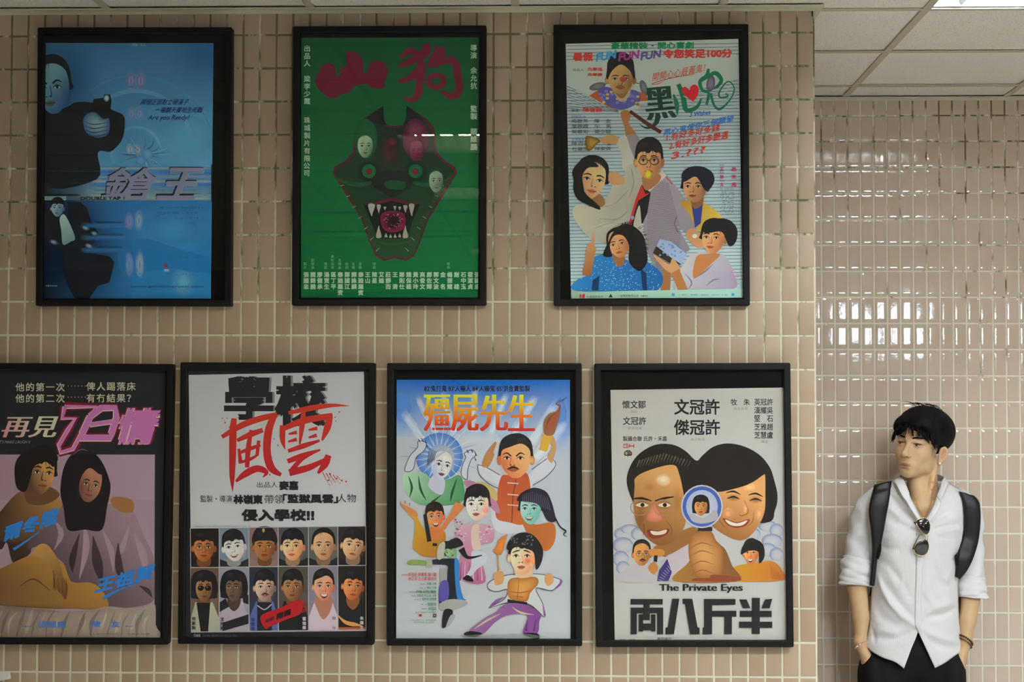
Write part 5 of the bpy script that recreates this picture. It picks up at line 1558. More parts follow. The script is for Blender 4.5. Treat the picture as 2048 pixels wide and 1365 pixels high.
    A.face(640, 420, 110, 150, (118, 142, 104), (26, 24, 26), turn=-.5, tilt=-40, style='short', dark=(72, 110, 76))
    A.poly([(520, 480), (530, 380), (580, 335), (595, 370), (580, 460), (550, 500)], (150, 150, 136), True); A.poly([(600, 350), (700, 300), (760, 360), (700, 390), (620, 400)], (27, 27, 30), True)
    A.stroke([(740, 400), (800, 480), (930, 460)], [60, 30, 8], (28, 28, 30))
    # young man with torch, lower right
    A.poly([(1160, 640), (1000, 700), (985, 760), (1060, 790), (1160, 770), (1130, 860), (990, 940), (1010, 945), (1160, 890), (1340, 900), (1430, 960), (1500, 1020), (1480, 900), (1420, 760), (1560, 780), (1640, 720), (1640, 680), (1440, 630), (1300, 650)], (168, 170, 166), True)
    A.loop([(1160, 640), (1000, 700), (985, 760), (1060, 790), (1160, 770), (1130, 860), (990, 940), (1160, 890), (1340, 900), (1430, 960), (1500, 1020), (1480, 900), (1420, 760), (1560, 780), (1640, 720), (1640, 680), (1440, 630)], 6, (52, 44, 70))
    for p, w in (([(990, 940), (1060, 880), (1130, 840)], 26), ([(1480, 890), (1500, 1010)], 22), ([(1560, 790), (1640, 720), (1640, 680)], 22)):
        A.stroke(p, [4, w, 6][:len(p)], (110, 66, 120))
    A.blob([(1180, 680), (1300, 660), (1420, 660), (1440, 720), (1370, 800), (1330, 880), (1190, 860), (1160, 780)], (176, 126, 62), (140, 88, 40))
    for p in ([(1180, 790), (1280, 800), (1380, 780)], [(1265, 680), (1250, 860)], [(1200, 830), (1300, 840)]):
        A.stroke(p, [3, 7, 3][:len(p)], (120, 66, 30))
    A.stroke([(1160, 870), (1240, 890), (1340, 900)], [24, 34, 26], (30, 28, 30))
    pu, pud, puh = (104, 58, 112), (70, 36, 84), (160, 146, 120)
    A.poly([(1150, 900), (1330, 910), (1460, 990), (1450, 1060), (1430, 1170), (1300, 1170), (1340, 1010), (1180, 1000), (1060, 1060), (930, 1180), (810, 1150), (960, 1030), (1050, 980)], A.grad((900, 1000), (122, 84, 124), (1400, 1150), pu), True)
    for p in ([(860, 1130), (980, 1050), (1100, 990)], [(1200, 930), (1280, 980), (1400, 1000)], [(1340, 1050), (1330, 1150)], [(1420, 1040), (1400, 1150)]):
        A.stroke(p, [4, 18, 4][:len(p)], puh if p[0][0] in (860, 1200) else pud)
    A.poly([(765, 1170), (830, 1150), (930, 1170), (880, 1200), (790, 1195)], (24, 23, 27), True); A.poly([(1300, 1170), (1430, 1170), (1450, 1215), (1380, 1212)], (24, 23, 27), True)
    A.poly([(720, 1190), (900, 1180), (1300, 1170), (1500, 1200), (1400, 1215), (760, 1205)], (112, 114, 104), alpha=.55)
    A.poly([(1040, 620), (1110, 605), (1130, 660), (1110, 720), (1050, 730), (1040, 680)], (170, 124, 76), True); A.poly([(1505, 640), (1560, 630), (1580, 700), (1530, 740), (1500, 700)], (170, 124, 76), True)
    A.stroke([(1070, 450), (1085, 600)], 14, (150, 120, 60), False); A.blob([(1030, 420), (1060, 380), (1080, 320), (1160, 270), (1140, 340), (1120, 420), (1090, 460)], (190, 110, 30), (150, 96, 60))
    A.poly([(1230, 560), (1370, 560), (1380, 650), (1250, 660)], (176, 150, 120), True)
    A.face(1300, 470, 240, 330, (186, 160, 130), (28, 26, 28), turn=-.3, style='short', dark=(166, 100, 66), lit=-1, lips=(150, 80, 66), mouth='flat', brow=-.8)
    A.soft(1340, 510, 46, 50, (160, 76, 50), .8)
    A.poly([(1155, 410), (1180, 320), (1290, 255), (1400, 280), (1480, 400), (1470, 520), (1420, 590), (1400, 440), (1330, 400), (1240, 380)], (27, 26, 28), True)
    for k in range(26):
        A.ell(A.r.uniform(1180, 1400), A.r.uniform(275, 370), 9, 5, (92, 92, 94), n=7, rot=A.r.uniform(0, 180)); A.n -= (1 if k % 4 else 0)
    # credits
    RD, GN = (160, 56, 54), (60, 110, 84)
    A.text('許冠英 李賽鳳 錢小豪', 258, 616, 516, 650, RD, .01); A.text('林正英 王小鳳 樓南光', 260, 656, 516, 690, RD, .01)
    for y, x0, t in ((706, 428, '黃鷹 元華'), (742, 428, '陳友 午馬'), (778, 330, '陳佩華'), (778, 432, '何錫榮'), (812, 336, '洪家班 林正英 元華'), (846, 384, '黎恭偉 黃炳耀'), (890, 436, '劉觀偉'), (930, 440, '何冠昌')):
        big = y > 880
        A.text(t, x0, y, 514, y + (30 if big else 24), GN, .012)
        tiny_lines(A, x0 - 66, x0 - 14, y + 16, 20, 1, GN, 9, .9)
    tiny_lines(A, 310, 514, 978, 20, 1, (90, 130, 104), 10, .85); tiny_lines(A, 280, 514, 1048, 22, 2, (90, 130, 104), 10, .85)
    A.text('嘉', 352, 994, 384, 1016, (150, 30, 34), .06); A.rect(484, 992, 514, 1022, (70, 24, 28)); A.rect(494, 1000, 505, 1012, (150, 140, 130))
    tiny_lines(A, 200, 252, 638, 20, 1, RD, 9, .9)

# ---- 7: white sheet, two big heads and a round glass
def draw_heads(A):
    A.crop(1180, 720, 4.707)
    A.poly([(193, 285), (1823, 262), (1838, 1400), (212, 1400)], A.grad((900, 280), (160, 162, 160), (900, 1400), (168, 172, 176)))
    A.crop(1180, 1000, 4.402)
    A.poly([(200, 0), (1722, 0), (1730, 1243), (218, 1243)], A.grad((900, 0), (166, 170, 176), (900, 1240), (168, 172, 172)))
    K, Gy = (27, 27, 31), (120, 122, 122)
    A.crop(1180, 720, 4.707)
    A.text('懷文鄒', 304, 384, 524, 460, K, .012); A.text('製監', 384, 476, 446, 502, Gy); A.text('文冠許', 310, 538, 530, 614, K, .012); A.text('演導劇編', 352, 630, 490, 658, Gy)
    A.text('文冠許', 792, 370, 1222, 518, K, .02); A.text('傑冠許', 790, 562, 1224, 710, K, .02); A.text('演主銜領', 944, 736, 1082, 764, Gy)
    A.text('製攝合聯 氏許・禾嘉', 310, 720, 724, 768, K, .012)
    A.text('牧　朱', 1326, 368, 1504, 430, K, .01); A.text('演主串客', 1350, 446, 1486, 474, Gy)
    for i, t in enumerate(('英冠許', '漢耀吳', '堅　石', '芝雅趙', '芝慧盧')):
        A.text(t, 1546, 366 + 78 * i, 1722, 430 + 78 * i, K, .01)
    A.text('演主', 1610, 756, 1676, 784, Gy)
    rd = (150, 40, 38)
    A.stroke([(360, 796), (316, 796), (316, 828), (360, 828), (360, 812), (336, 812)], 8, rd, False); A.stroke([(372, 796), (372, 828)], 8, rd, False); A.stroke([(372, 812), (412, 812)], 8, rd, False); A.stroke([(412, 796), (412, 828)], 8, rd, False)
    A.ell(358, 885, 38, 34, (40, 44, 44)); A.ell(342, 880, 12, 16, (150, 140, 40)); A.ell(376, 880, 12, 16, (140, 50, 40)); A.ell(358, 864, 16, 12, (30, 96, 90)); A.poly([(330, 905), (388, 905), (378, 940), (342, 940)], (170, 172, 168)); A.stroke([(358, 880), (358, 915)], 8, (50, 50, 120), False)
    # clouds at the sides
    A.crop(1180, 1000, 4.402)
    for (x, y, rx, ry) in ((300, 300, 90, 60), (290, 400, 90, 70), (350, 260, 80, 44), (430, 300, 70, 60), (270, 520, 70, 70), (290, 600, 60, 60), (1560, 230, 80, 50), (1640, 270, 60, 60), (1600, 360, 90, 60), (1560, 440, 80, 60), (1640, 480, 60, 60), (1420, 300, 80, 60)):
        A.ell(x, y, rx, ry, (160, 166, 178), (112, 126, 160)); A.ell(x + 10, y + 12, rx * .85, ry * .85, (168, 172, 180), (150, 158, 176))
    # left head
    hair, skin, dk = (27, 24, 23), (176, 134, 84), (116, 76, 40)
    A.crop(1180, 720, 4.707)
    A.poly([(400, 1330), (345, 1150), (380, 1000), (470, 880), (620, 800), (780, 800), (900, 860), (1000, 950), (1060, 900), (1160, 820), (1300, 788), (1460, 820), (1600, 900), (1690, 1010), (1730, 1120), (1765, 1280), (1740, 1420), (1640, 1540), (1000, 1500), (500, 1500)], hair, True)
    for k in range(18):
        x = 440 + 28 * k
        A.stroke([(x, 960 - abs(k - 9) * -6), (x + 30, 880 + abs(k - 8) * 8)], [3, 10 if k % 3 else 16], (104, 92, 70), alpha=.6)
    for k in range(12):
        A.stroke([(1180 + 40 * k, 900 + 10 * abs(k - 5)), (1160 + 46 * k, 1090)], [3, 6], (70, 40, 34), alpha=.6)
    A.crop(1180, 1000, 4.402)
    A.poly([(560, 420), (900, 240), (940, 380), (700, 480), (650, 500)], (130, 90, 50), True)
    A.crop(1180, 720, 4.707)
    A.blob([(420, 1200), (430, 1110), (560, 1040), (780, 990), (840, 1080), (880, 1260), (900, 1400), (900, 1540), (820, 1680), (680, 1750), (560, 1700), (450, 1560), (410, 1400)], A.grad((700, 1100), skin, (460, 1650), dk))
    A.soft(690, 1130, 90, 70, (214, 200, 176), .9); A.soft(560, 1200, 90, 60, (150, 96, 60), .7); A.soft(820, 1330, 70, 160, (130, 96, 50), .6); A.soft(470, 1500, 70, 140, (110, 74, 40), .7)
    for q, x in ((0, 490), (1, 700)):
        A.soft(x, 1365, 84, 54, (70, 46, 30), .9); A.poly([(x - 60, 1370), (x, 1345), (x + 60, 1372), (x, 1390)], (190, 176, 150), True); A.ell(x + 4, 1368, 20, 20, (26, 18, 14), n=12)
        A.stroke([(x - 90, 1310 + 20 * q), (x, 1305), (x + 90, 1330 - 40 * q)], [10, 22, 8], (30, 22, 18))
    A.blob([(560, 1400), (600, 1340), (640, 1400), (690, 1500), (640, 1530), (560, 1525), (530, 1490)], (190, 120, 96), (150, 88, 60))
    for k in range(2):
        A.loop([(470 + 215 * k + 88 * math.cos(2 * math.pi * i / 16), 1392 + 74 * math.sin(2 * math.pi * i / 16)) for i in range(16)], 7, (124, 112, 88), smooth=False)
    A.poly([(540, 1600), (640, 1610), (740, 1590), (730, 1640), (640, 1680), (560, 1670)], (110, 44, 34), True); A.poly([(570, 1612), (640, 1618), (720, 1600), (700, 1640), (600, 1650)], (190, 184, 170), True)
    A.stroke([(500, 1540), (510, 1600), (500, 1660)], [3, 9, 3], (90, 56, 34)); A.stroke([(720, 1520), (770, 1590), (760, 1660)], [3, 9, 3], (104, 66, 38)); A.stroke([(560, 1690), (640, 1710), (720, 1680)], [3, 12, 3], (120, 80, 46))
    # right head
    A.blob([(1180, 1230), (1380, 1210), (1560, 1120), (1640, 1060), (1650, 1250), (1640, 1440), (1560, 1600), (1460, 1690), (1360, 1690), (1220, 1620), (1140, 1540), (1140, 1400)], A.grad((1400, 1250), (190, 144, 94), (1250, 1640), (134, 90, 50)))
    A.soft(1500, 1200, 90, 60, (206, 170, 120), .7); A.soft(1300, 1450, 70, 80, (200, 150, 110), .7); A.soft(1590, 1450, 50, 90, (204, 160, 112), .7)
    for x, y in ((1350, 1300), (1560, 1320)):
        A.soft(x, y, 80, 44, (120, 76, 46), .8); A.stroke([(x - 60, y + 8), (x, y - 10), (x + 56, y + 12)], [6, 16, 6], (26, 18, 14)); A.stroke([(x - 70, y - 46), (x, y - 60), (x + 66, y - 30)], [6, 18, 6], (34, 24, 20))
    A.stroke([(1450, 1320), (1490, 1430), (1430, 1470), (1400, 1455)], [4, 12, 12, 5], (140, 84, 50)); A.soft(1460, 1400, 30, 60, (206, 160, 118), .8)
    A.poly([(1250, 1490), (1380, 1530), (1500, 1500), (1470, 1560), (1380, 1585), (1300, 1560)], (120, 56, 44), True); A.poly([(1275, 1505), (1380, 1540), (1480, 1512), (1440, 1556), (1370, 1566), (1310, 1550)], (196, 190, 180), True)
    A.stroke([(1210, 1450), (1230, 1530), (1290, 1590)], [3, 9, 3], (124, 78, 46)); A.stroke([(1540, 1430), (1530, 1520), (1470, 1580)], [3, 9, 3], (130, 84, 50))
    A.poly([(1180, 1240), (1140, 1120), (1200, 940), (1400, 860), (1600, 950), (1690, 1080), (1640, 1080), (1520, 1160), (1360, 1215)], hair, True)
    # small men at the sides
    A.crop(1180, 1000, 4.402)
    A.poly([(250, 720), (270, 640), (360, 580), (480, 560), (560, 640), (600, 720)], (166, 164, 172), True)
    A.face(455, 480, 150, 200, (168, 122, 70), (28, 25, 24), turn=.3, beard=(40, 30, 24), dark=(112, 74, 38), glasses=(110, 92, 60), style='back')
    A.poly([(520, 440), (640, 440), (650, 490), (540, 500)], (166, 114, 60), True); A.poly([(510, 600), (560, 550), (600, 600), (560, 660)], (160, 110, 60), True); A.poly([(565, 490), (595, 490), (590, 550), (560, 540)], (24, 26, 26))
    A.poly([(1220, 640), (1300, 580), (1440, 560), (1600, 540), (1690, 620), (1690, 710), (1280, 716)], A.grad((1250, 600), (170, 128, 40), (1680, 700), (166, 96, 40)), True)
    for k in range(10):
        A.stroke([(1580 + 10 * k, 560 + 10 * k), (1600 + 9 * k, 700)], [2, 4], (120, 74, 30))
    A.face(1420, 470, 130, 200, (190, 128, 76), (27, 25, 26), turn=-.35, mouth='teeth', dark=(130, 78, 42), style='short')
    A.poly([(1330, 480), (1350, 400), (1430, 345), (1520, 390), (1535, 500), (1490, 560), (1480, 460), (1400, 450)], (27, 25, 26), True)
    # shirt, tie, jacket, hand with round glass
    A.poly([(600, 716), (640, 520), (900, 370), (960, 420), (860, 560), (720, 716)], (168, 162, 172)); A.poly([(590, 716), (610, 620), (680, 520), (720, 640), (690, 716)], (48, 46, 104))
    for k in range(7):
        A.stroke([(600 + 14 * k, 700 - 20 * k), (640 + 12 * k, 716 - 16 * k)], 5, (140, 136, 160), False)
    A.poly([(740, 716), (850, 570), (940, 480), (1150, 400), (1250, 580), (1300, 716)], A.grad((760, 700), (140, 104, 50), (1280, 620), (110, 76, 46)), True)
    A.blob([(870, 370), (920, 290), (1060, 280), (1110, 360), (1170, 440), (1160, 640), (1060, 700), (950, 690), (900, 620), (870, 500)], (182, 136, 84), (128, 84, 46))
    for y in (400, 470, 560, 640):
        A.stroke([(880, y + 30), (980, y - 20), (1090, y + 10)], [3, 9, 3], (124, 80, 46))
    A.rect(950, 240, 1076, 276, (40, 36, 34)); A.rect(960, 715, 1290, 722, (150, 70, 40))
    A.poly([(930, 690), (1050, 690), (1080, 660), (1290, 680), (1300, 716), (920, 716)], (120, 60, 40), True)
    A.ell(985, 60, 184, 190, (168, 172, 184)); A.ell(985, 60, 172, 178, (40, 70, 150), (60, 84, 156)); A.ell(985, 60, 140, 146, (170, 174, 182), (140, 156, 190))
    A.poly([(880, 120), (1000, 160), (1100, 90), (1120, 170), (1000, 210), (900, 190)], (150, 150, 160), True)
    A.face(975, 60, 120, 160, (166, 118, 70), (26, 24, 24), turn=0, style='bob', dark=(116, 78, 44), ears=False)
    # titles
    A.text('The Private Eyes'.replace(' ', ' '), 610, 742, 1342, 822, K, .012, smear=4)
    T = (28, 28, 32)
    def bar(x0, y0, x1, y1): A.rect(x0, y0, x1, y1, T)
    bar(358, 874, 640, 922); bar(470, 920, 526, 1060); bar(358, 950, 640, 1000); bar(358, 950, 412, 1184); bar(590, 950, 644, 1184)
    bar(428, 1010, 466, 1160); bar(536, 1010, 576, 1160); bar(428, 1090, 576, 1150); bar(466, 1000, 526, 1060)
    A.poly([(724, 872), (786, 872), (738, 1184), (664, 1184), (664, 1128), (684, 1122)], T); A.poly([(816, 872), (900, 872), (946, 1122), (964, 1128), (964, 1184), (880, 1184), (836, 920), (816, 916)], T)
    A.poly([(1004, 874), (1280, 874), (1280, 924), (1074, 930), (1074, 1184), (992, 1184), (992, 1128), (1004, 1120)], T); bar(1004, 978, 1288, 1030); bar(1182, 1030, 1248, 1184)
    A.poly([(1312, 878), (1378, 878), (1412, 956), (1346, 956)], T); A.poly([(1540, 878), (1604, 872), (1580, 956), (1508, 956)], T); bar(1424, 864, 1494, 1182); bar(1318, 978, 1598, 1032); bar(1312, 1074, 1604, 1128)
    A.text('童兒宜不', 592, 1210, 718, 1232, K); tiny_lines(A, 256, 396, 1229, 20, 1, (90, 92, 92), 9, .95)

POSTERS = [
    ([(75, 54.5), (463.5, 54), (461.5, 612.5), (71, 612)], [(89.7, 86), (427, 86.3), (421.7, 597.6), (86.8, 597.6)], (60, 100, 132), draw_blue, 'framed blue poster with a gunman in the dark, upper row next to the left edge', (2.1, 2.65, 3.1)),
    ([(586, 52.5), (972.5, 50.5), (972, 611), (583.5, 611.3)], [(602.5, 75.7), (958, 74.5), (956.2, 595.6), (602.3, 596)], (8, 80, 44), draw_green, 'framed green poster with red brush characters and a horned mask', (1.5, 2.0, 2.0)),
    ([(1107, 49), (1497, 47.8), (1500, 611.5), (1107.5, 611.5)], [(1131.3, 87.8), (1476.7, 77.8), (1486, 596), (1142.2, 597.6)], (152, 168, 172), draw_slats, 'framed pale slatted poster with a comic group, upper row above the two big heads', (2.05, 2.05, 2.15)),
    ([(-43, 726), (346, 728.5), (336, 1290.7), (-53, 1290)], [(-33, 738), (331, 738), (321, 1279), (-42, 1279)], (27, 27, 29), draw_pink, 'framed black and pink poster with an embracing couple, cut by the left edge', (2.2, 2.3, 2.8)),
    ([(360.5, 725), (750, 726.3), (747.3, 1291), (355.3, 1289)], [(373, 738), (737, 738), (734, 1278), (369, 1277)], (27, 27, 29), draw_portraits, 'framed white poster with red brush characters above a grid of twelve portraits', (1.85, 1.9, 2.4)),
    ([(774, 726.5), (1163.5, 727), (1164.5, 1293.3), (773, 1292.5)], [(793.4, 760), (1139.8, 760), (1140.9, 1279.7), (792.3, 1279.5)], (160, 164, 166), draw_troupe, 'framed white and blue poster of a painted troupe with yellow and red title', (1.86, 1.86, 2.02)),
    ([(1188.5, 727.5), (1581, 726), (1587.8, 1295.6), (1192, 1295.5)], [(1221, 780.5), (1567.3, 775.7), (1573, 1282), (1229.5, 1282)], (166, 168, 166), draw_heads, 'framed white poster with two big painted heads behind a round glass', (1.55, 1.45, 1.4))]
for p in POSTERS:
    framed_poster(*p)

# ------------------------------------------------------------------ the man: signed-distance modelling helpers
def sd_ell(P, c, r):
    q = (P - np.array(c, np.float32)) / np.array(r, np.float32)
    k0 = np.sqrt((q * q).sum(-1)) + 1e-9
    q2 = (P - np.array(c, np.float32)) / (np.array(r, np.float32) ** 2)
    k1 = np.sqrt((q2 * q2).sum(-1)) + 1e-9
    return k0 * (k0 - 1.0) / k1
def sd_cap(P, a, b, r0, r1=None):
    r1 = r0 if r1 is None else r1
    a, b = np.array(a, np.float32), np.array(b, np.float32)
    d = b - a
    t = np.clip(((P - a) @ d) / (d @ d + 1e-12), 0, 1)
    return np.linalg.norm(P - a - t[..., None] * d, axis=-1) - (r0 + (r1 - r0) * t)
def smin(a, b, k):
    h = np.clip(0.5 + 0.5 * (b - a) / k, 0, 1)
    return b + (a - b) * h - k * h * (1 - h)
def ssub(a, b, k):
    """a minus b"""
    return -smin(-a, b, k)
def surface_nets(f, lo, hi, h):
    n = [int(math.ceil((b - a) / h)) + 1 for a, b in zip(lo, hi)]
    ax = [np.float32(lo[i]) + np.arange(n[i], dtype=np.float32) * np.float32(h) for i in range(3)]
    D = np.empty(n, np.float32)
    for i in range(0, n[0], 16):
        X, Y, Z = np.meshgrid(ax[0][i:i + 16], ax[1], ax[2], indexing='ij')
        D[i:i + 16] = f(np.stack([X, Y, Z], -1))
    S_ = D < 0
    c = [n[0] - 1, n[1] - 1, n[2] - 1]
    cor = [(i, j, k) for i in (0, 1) for j in (0, 1) for k in (0, 1)]
    sl = lambda A, o: A[o[0]:o[0] + c[0], o[1]:o[1] + c[1], o[2]:o[2] + c[2]]
    cnt = sum(sl(S_, o).astype(np.int8) for o in cor)
    I = np.argwhere((cnt > 0) & (cnt < 8))
    idx = -np.ones(c, np.int64)
    idx[I[:, 0], I[:, 1], I[:, 2]] = np.arange(len(I))
    acc = np.zeros((len(I), 3), np.float64); m = np.zeros(len(I))
    for a in cor:
        for d in range(3):
            if a[d]:
                continue
            b = list(a); b[d] = 1
            va = D[I[:, 0] + a[0], I[:, 1] + a[1], I[:, 2] + a[2]]; vb = D[I[:, 0] + b[0], I[:, 1] + b[1], I[:, 2] + b[2]]
            ok = (va < 0) != (vb < 0)
            t = np.where(ok, va / np.where(va == vb, 1, va - vb), 0)
            p = np.tile(np.array(a, np.float64), (len(I), 1)); p[:, d] += t
            acc += p * ok[:, None]; m += ok
    V = (I + acc / m[:, None]) * h + np.array(lo)
    F_ = []
    for d in range(3):
        e, g = (d + 1) % 3, (d + 2) % 3
        s0 = [slice(1, n[0] - 1), slice(1, n[1] - 1), slice(1, n[2] - 1)]
        s0[d] = slice(0, n[d] - 1)
        s1 = list(s0); s1[d] = slice(1, n[d])
        A, B = S_[tuple(s0)], S_[tuple(s1)]
        Q = np.argwhere(A != B)
        base = Q + np.array([s0[i].start for i in range(3)])
        flip = A[Q[:, 0], Q[:, 1], Q[:, 2]]
        q = []
        for u, w in ((-1, -1), (0, -1), (0, 0), (-1, 0)):
            o = base.copy(); o[:, e] += u; o[:, g] += w
            q.append(idx[o[:, 0], o[:, 1], o[:, 2]])
        q = np.stack(q, 1)
        q[~flip] = q[~flip][:, ::-1]
        F_.append(q)
    F_ = np.concatenate(F_)
    return V, F_[(F_ >= 0).all(1)]

def mesh_np(name, V, Fq, mat, parent, smooth=True):
    return link_mesh(name, V.tolist(), [tuple(q) for q in Fq.tolist()], mat, parent, smooth)

YB = 1.20                                  # depth of the man's body axis
def T(px, py, y=YB):
    p = at(px, py, y)
    return (p.x, p.y, p.z)
PXM = F_PX / (YB - CAM.y)                  # pixels per metre there

M_SKIN = new_mat('skin', rough=0.5, spec=0.35)
nt, b = nodes(M_SKIN)
_a = add(nt, 'ShaderNodeAttribute', attribute_name='tone')
nt.links.new(_a.outputs['Color'], b.inputs['Base Color'])
b.inputs['Subsurface Weight'].default_value = 0.12
b.inputs['Subsurface Radius'].default_value = (0.012, 0.005, 0.003)
b.inputs['Subsurface Scale'].default_value = 0.5
M_HAIR = new_mat('black_hair', (0.0055, 0.0053, 0.0056, 1), 0.6, spec=0.08)
M_EYE = new_mat('eye', rough=0.15)
nt, b = nodes(M_EYE)
_a = add(nt, 'ShaderNodeAttribute', attribute_name='tone')
nt.links.new(_a.outputs['Color'], b.inputs['Base Color'])
M_SHIRT = new_mat('white_striped_cotton', rough=0.85, spec=0.15)
nt, b = nodes(M_SHIRT)
_tc = add(nt, 'ShaderNodeTexCoord')
_sx = add(nt, 'ShaderNodeSeparateXYZ'); nt.links.new(_tc.outputs['Object'], _sx.inputs[0])
_m1 = add(nt, 'ShaderNodeMath', operation='MULTIPLY'); _m1.inputs[1].default_value = 2 * math.pi / 0.0062; nt.links.new(_sx.outputs[0], _m1.inputs[0])
_m2 = add(nt, 'ShaderNodeMath', operation='SINE'); nt.links.new(_m1.outputs[0], _m2.inputs[0])
_cr = add(nt, 'ShaderNodeValToRGB')
_cr.color_ramp.elements[0].position = 0.35; _cr.color_ramp.elements[0].color = (0.73, 0.73, 0.75, 1)
_cr.color_ramp.elements[1].position = 0.95; _cr.color_ramp.elements[1].color = (0.675, 0.675, 0.705, 1)
nt.links.new(_m2.outputs[0], _cr.inputs[0]); nt.links.new(_cr.outputs[0], b.inputs['Base Color'])
_n = add(nt, 'ShaderNodeTexNoise', i_Scale=26.0, i_Detail=4.0); nt.links.new(_tc.outputs['Object'], _n.inputs['Vector'])
_bp = add(nt, 'ShaderNodeBump', i_Strength=0.35, i_Distance=0.01); nt.links.new(_n.outputs['Fac'], _bp.inputs['Height']); nt.links.new(_bp.outputs['Normal'], b.inputs['Normal'])
M_SHIRT2 = new_mat('white_cotton', (0.74, 0.74, 0.765, 1), 0.85, spec=0.15)
M_TROU = new_mat('black_trouser_cloth', (0.0095, 0.0095, 0.011, 1), 0.85, spec=0.1)
M_LEATH = new_mat('black_leather', (0.0065, 0.0065, 0.008, 1), 0.42, spec=0.28)
M_BLACK = new_mat('black_webbing', (0.010, 0.010, 0.012, 1), 0.8, spec=0.15)

_foot = at(1826, 900, YB)
man = empty('person', (_foot.x, YB, 0.0), 'man in white striped shirt and black trousers standing by the set-back wall, looking left', 'person')

# ---- head placement: local x to his left, y forward, z up, origin between the eyes' level and the ears
HC = np.array(T(1838, 890, YB), np.float32)
_ay, _ap, _ar = math.radians(36), math.radians(3), math.radians(6.5)
_fwd = Vector((-math.sin(_ay) * math.cos(_ap), -math.cos(_ay) * math.cos(_ap), math.sin(_ap)))
_lft = Vector((math.cos(_ay), -math.sin(_ay), 0))
_upv = _lft.cross(_fwd) * 1.0
if _upv.z < 0: _upv = -_upv
_q = Matrix.Rotation(_ar, 3, _fwd)
_fwd, _lft, _upv = _q @ _fwd, _q @ _lft, _q @ _upv
if (_q @ Vector((math.cos(_ay), -math.sin(_ay), 0))).z > 0:      # his left side sits a little lower
    _q = Matrix.Rotation(-2 * _ar, 3, _fwd); _lft, _upv = _q @ _lft, _q @ _upv
HR = np.array([_lft, _fwd, _upv], np.float32)          # rows: local axes in the world
def to_head(P): return (P - HC) @ HR.T
def from_head(p): return HC + np.array(p, np.float32) @ HR
def HV(x, y, z): return Vector(from_head((x, y, z)).tolist())

NB = np.array(T(1846, 1012, YB + 0.03), np.float32)      # base of the neck
def head_field(W):
    P = to_head(W)
    d = sd_ell(P, (0, -.022, .035), (.073, .094, .080))
    d = smin(d, sd_ell(P, (0, .026, -.035), (.0555, .066, .080)), .03)
    d = smin(d, sd_ell(P, (0, .042, -.075), (.041, .050, .044)), .025)
    d = smin(d, sd_ell(P, (0, .071, -.104), (.021, .018, .016)), .022)
    for s in (-1, 1):
        d = smin(d, sd_ell(P, (s * .0405, .054, -.027), (.019, .021, .020)), .035)
        d = smin(d, sd_ell(P, (s * .050, .004, -.072), (.014, .026, .026)), .03)
        d = smin(d, sd_cap(P, (s * .010, .086, .018), (s * .046, .070, .020), .010, .008), .016)
        d = ssub(d, sd_ell(P, (s * .032, .106, -.001), (.017, .018, .0105)), .012)
        # lids around the eye
        d = smin(d, sd_ell(P, (s * .032, .0745, -.001), (.0165, .0155, .0125)), .006)
    # nose
    d = smin(d, sd_cap(P, (0, .088, .006), (0, .112, -.034), .0078, .0100), .009)
    d = smin(d, sd_ell(P, (0, .115, -.038), (.0100, .009, .0085)), .006)
    for s in (-1, 1):
        d = smin(d, sd_ell(P, (s * .0135, .101, -.041), (.0078, .0095, .0072)), .005)
        d = ssub(d, sd_ell(P, (s * .0075, .107, -.0495), (.0042, .006, .0035)), .002)
    # mouth
    d = smin(d, sd_ell(P, (0, .083, -.076), (.030, .016, .018)), .012)
    d = smin(d, sd_ell(P, (0, .096, -.0735), (.020, .0065, .0050)), .006)
    d = smin(d, sd_ell(P, (0, .0945, -.0840), (.0165, .0070, .0058)), .006)
    d = ssub(d, sd_cap(P, (-.022, .101, -.0795), (.022, .101, -.0795), .0010), .003)
    d = ssub(d, sd_ell(P, (0, .100, -.0945), (.016, .006, .004)), .006)
    d = ssub(d, sd_cap(P, (0, .108, -.055), (0, .107, -.066), .0025), .004)
    # eye openings
    for s in (-1, 1):
        d = ssub(d, sd_ell(P, (s * .0320, .094, -.0018), (.0130, .014, .0028)), .0010)
    # ears
    for s in (-1, 1):
        # turned out at the back: x along the outward normal, y along the flap
        u = P - np.array((s * .0855, -.026, -.026), np.float32)
        E = np.stack([u[..., 0] * s * .86 + u[..., 1] * .51, u[..., 0] * s * .51 - u[..., 1] * .86, u[..., 2]], -1)
        e = sd_ell(E, (0, 0, .004), (.0075, .0200, .0290))
        e = smin(e, sd_ell(E, (-.001, -.009, -.026), (.0065, .0095, .0125)), .008)
        e = ssub(e, sd_ell(E, (.0085, -.001, .004), (.0130, .0115, .0190)), .002)
        e = smin(e, sd_cap(E, (.0015, -.004, -.006), (.0020, .006, .012), .0030, .0024), .004)
        e = smin(e, sd_ell(E, (.0010, -.0150, -.004), (.0045, .0050, .0080)), .003)
        d = smin(d, e, .005)
    # neck, throat, muscles, upper chest
    a = from_head((.002, -.030, -.050))
    d = smin(d, sd_cap(W, a, NB, .052, .058), .012)
    st = np.array(T(1846, 1014, YB - .055), np.float32)
    for s, e in ((1, from_head((.062, -.03, -.055))), (-1, from_head((-.062, -.03, -.055)))):
        d = smin(d, sd_cap(W, e, st + np.array((s * .012, 0, 0), np.float32), .011, .009), .012)
    d = smin(d, sd_cap(W, from_head((0, -.004, -.118)), st + np.array((0, .014, .010), np.float32), .030, .030), .014)
    ch = np.array(T(1846, 1075, YB + .01), np.float32)
    d = smin(d, sd_ell(W, ch, (.17, .092, .135)), .05)
    for s in (-1, 1):
        d = smin(d, sd_cap(W, st + np.array((s * .012, 0, -.004), np.float32), st + np.array((s * .13, .03, .018), np.float32), .010, .009), .02)
    return d

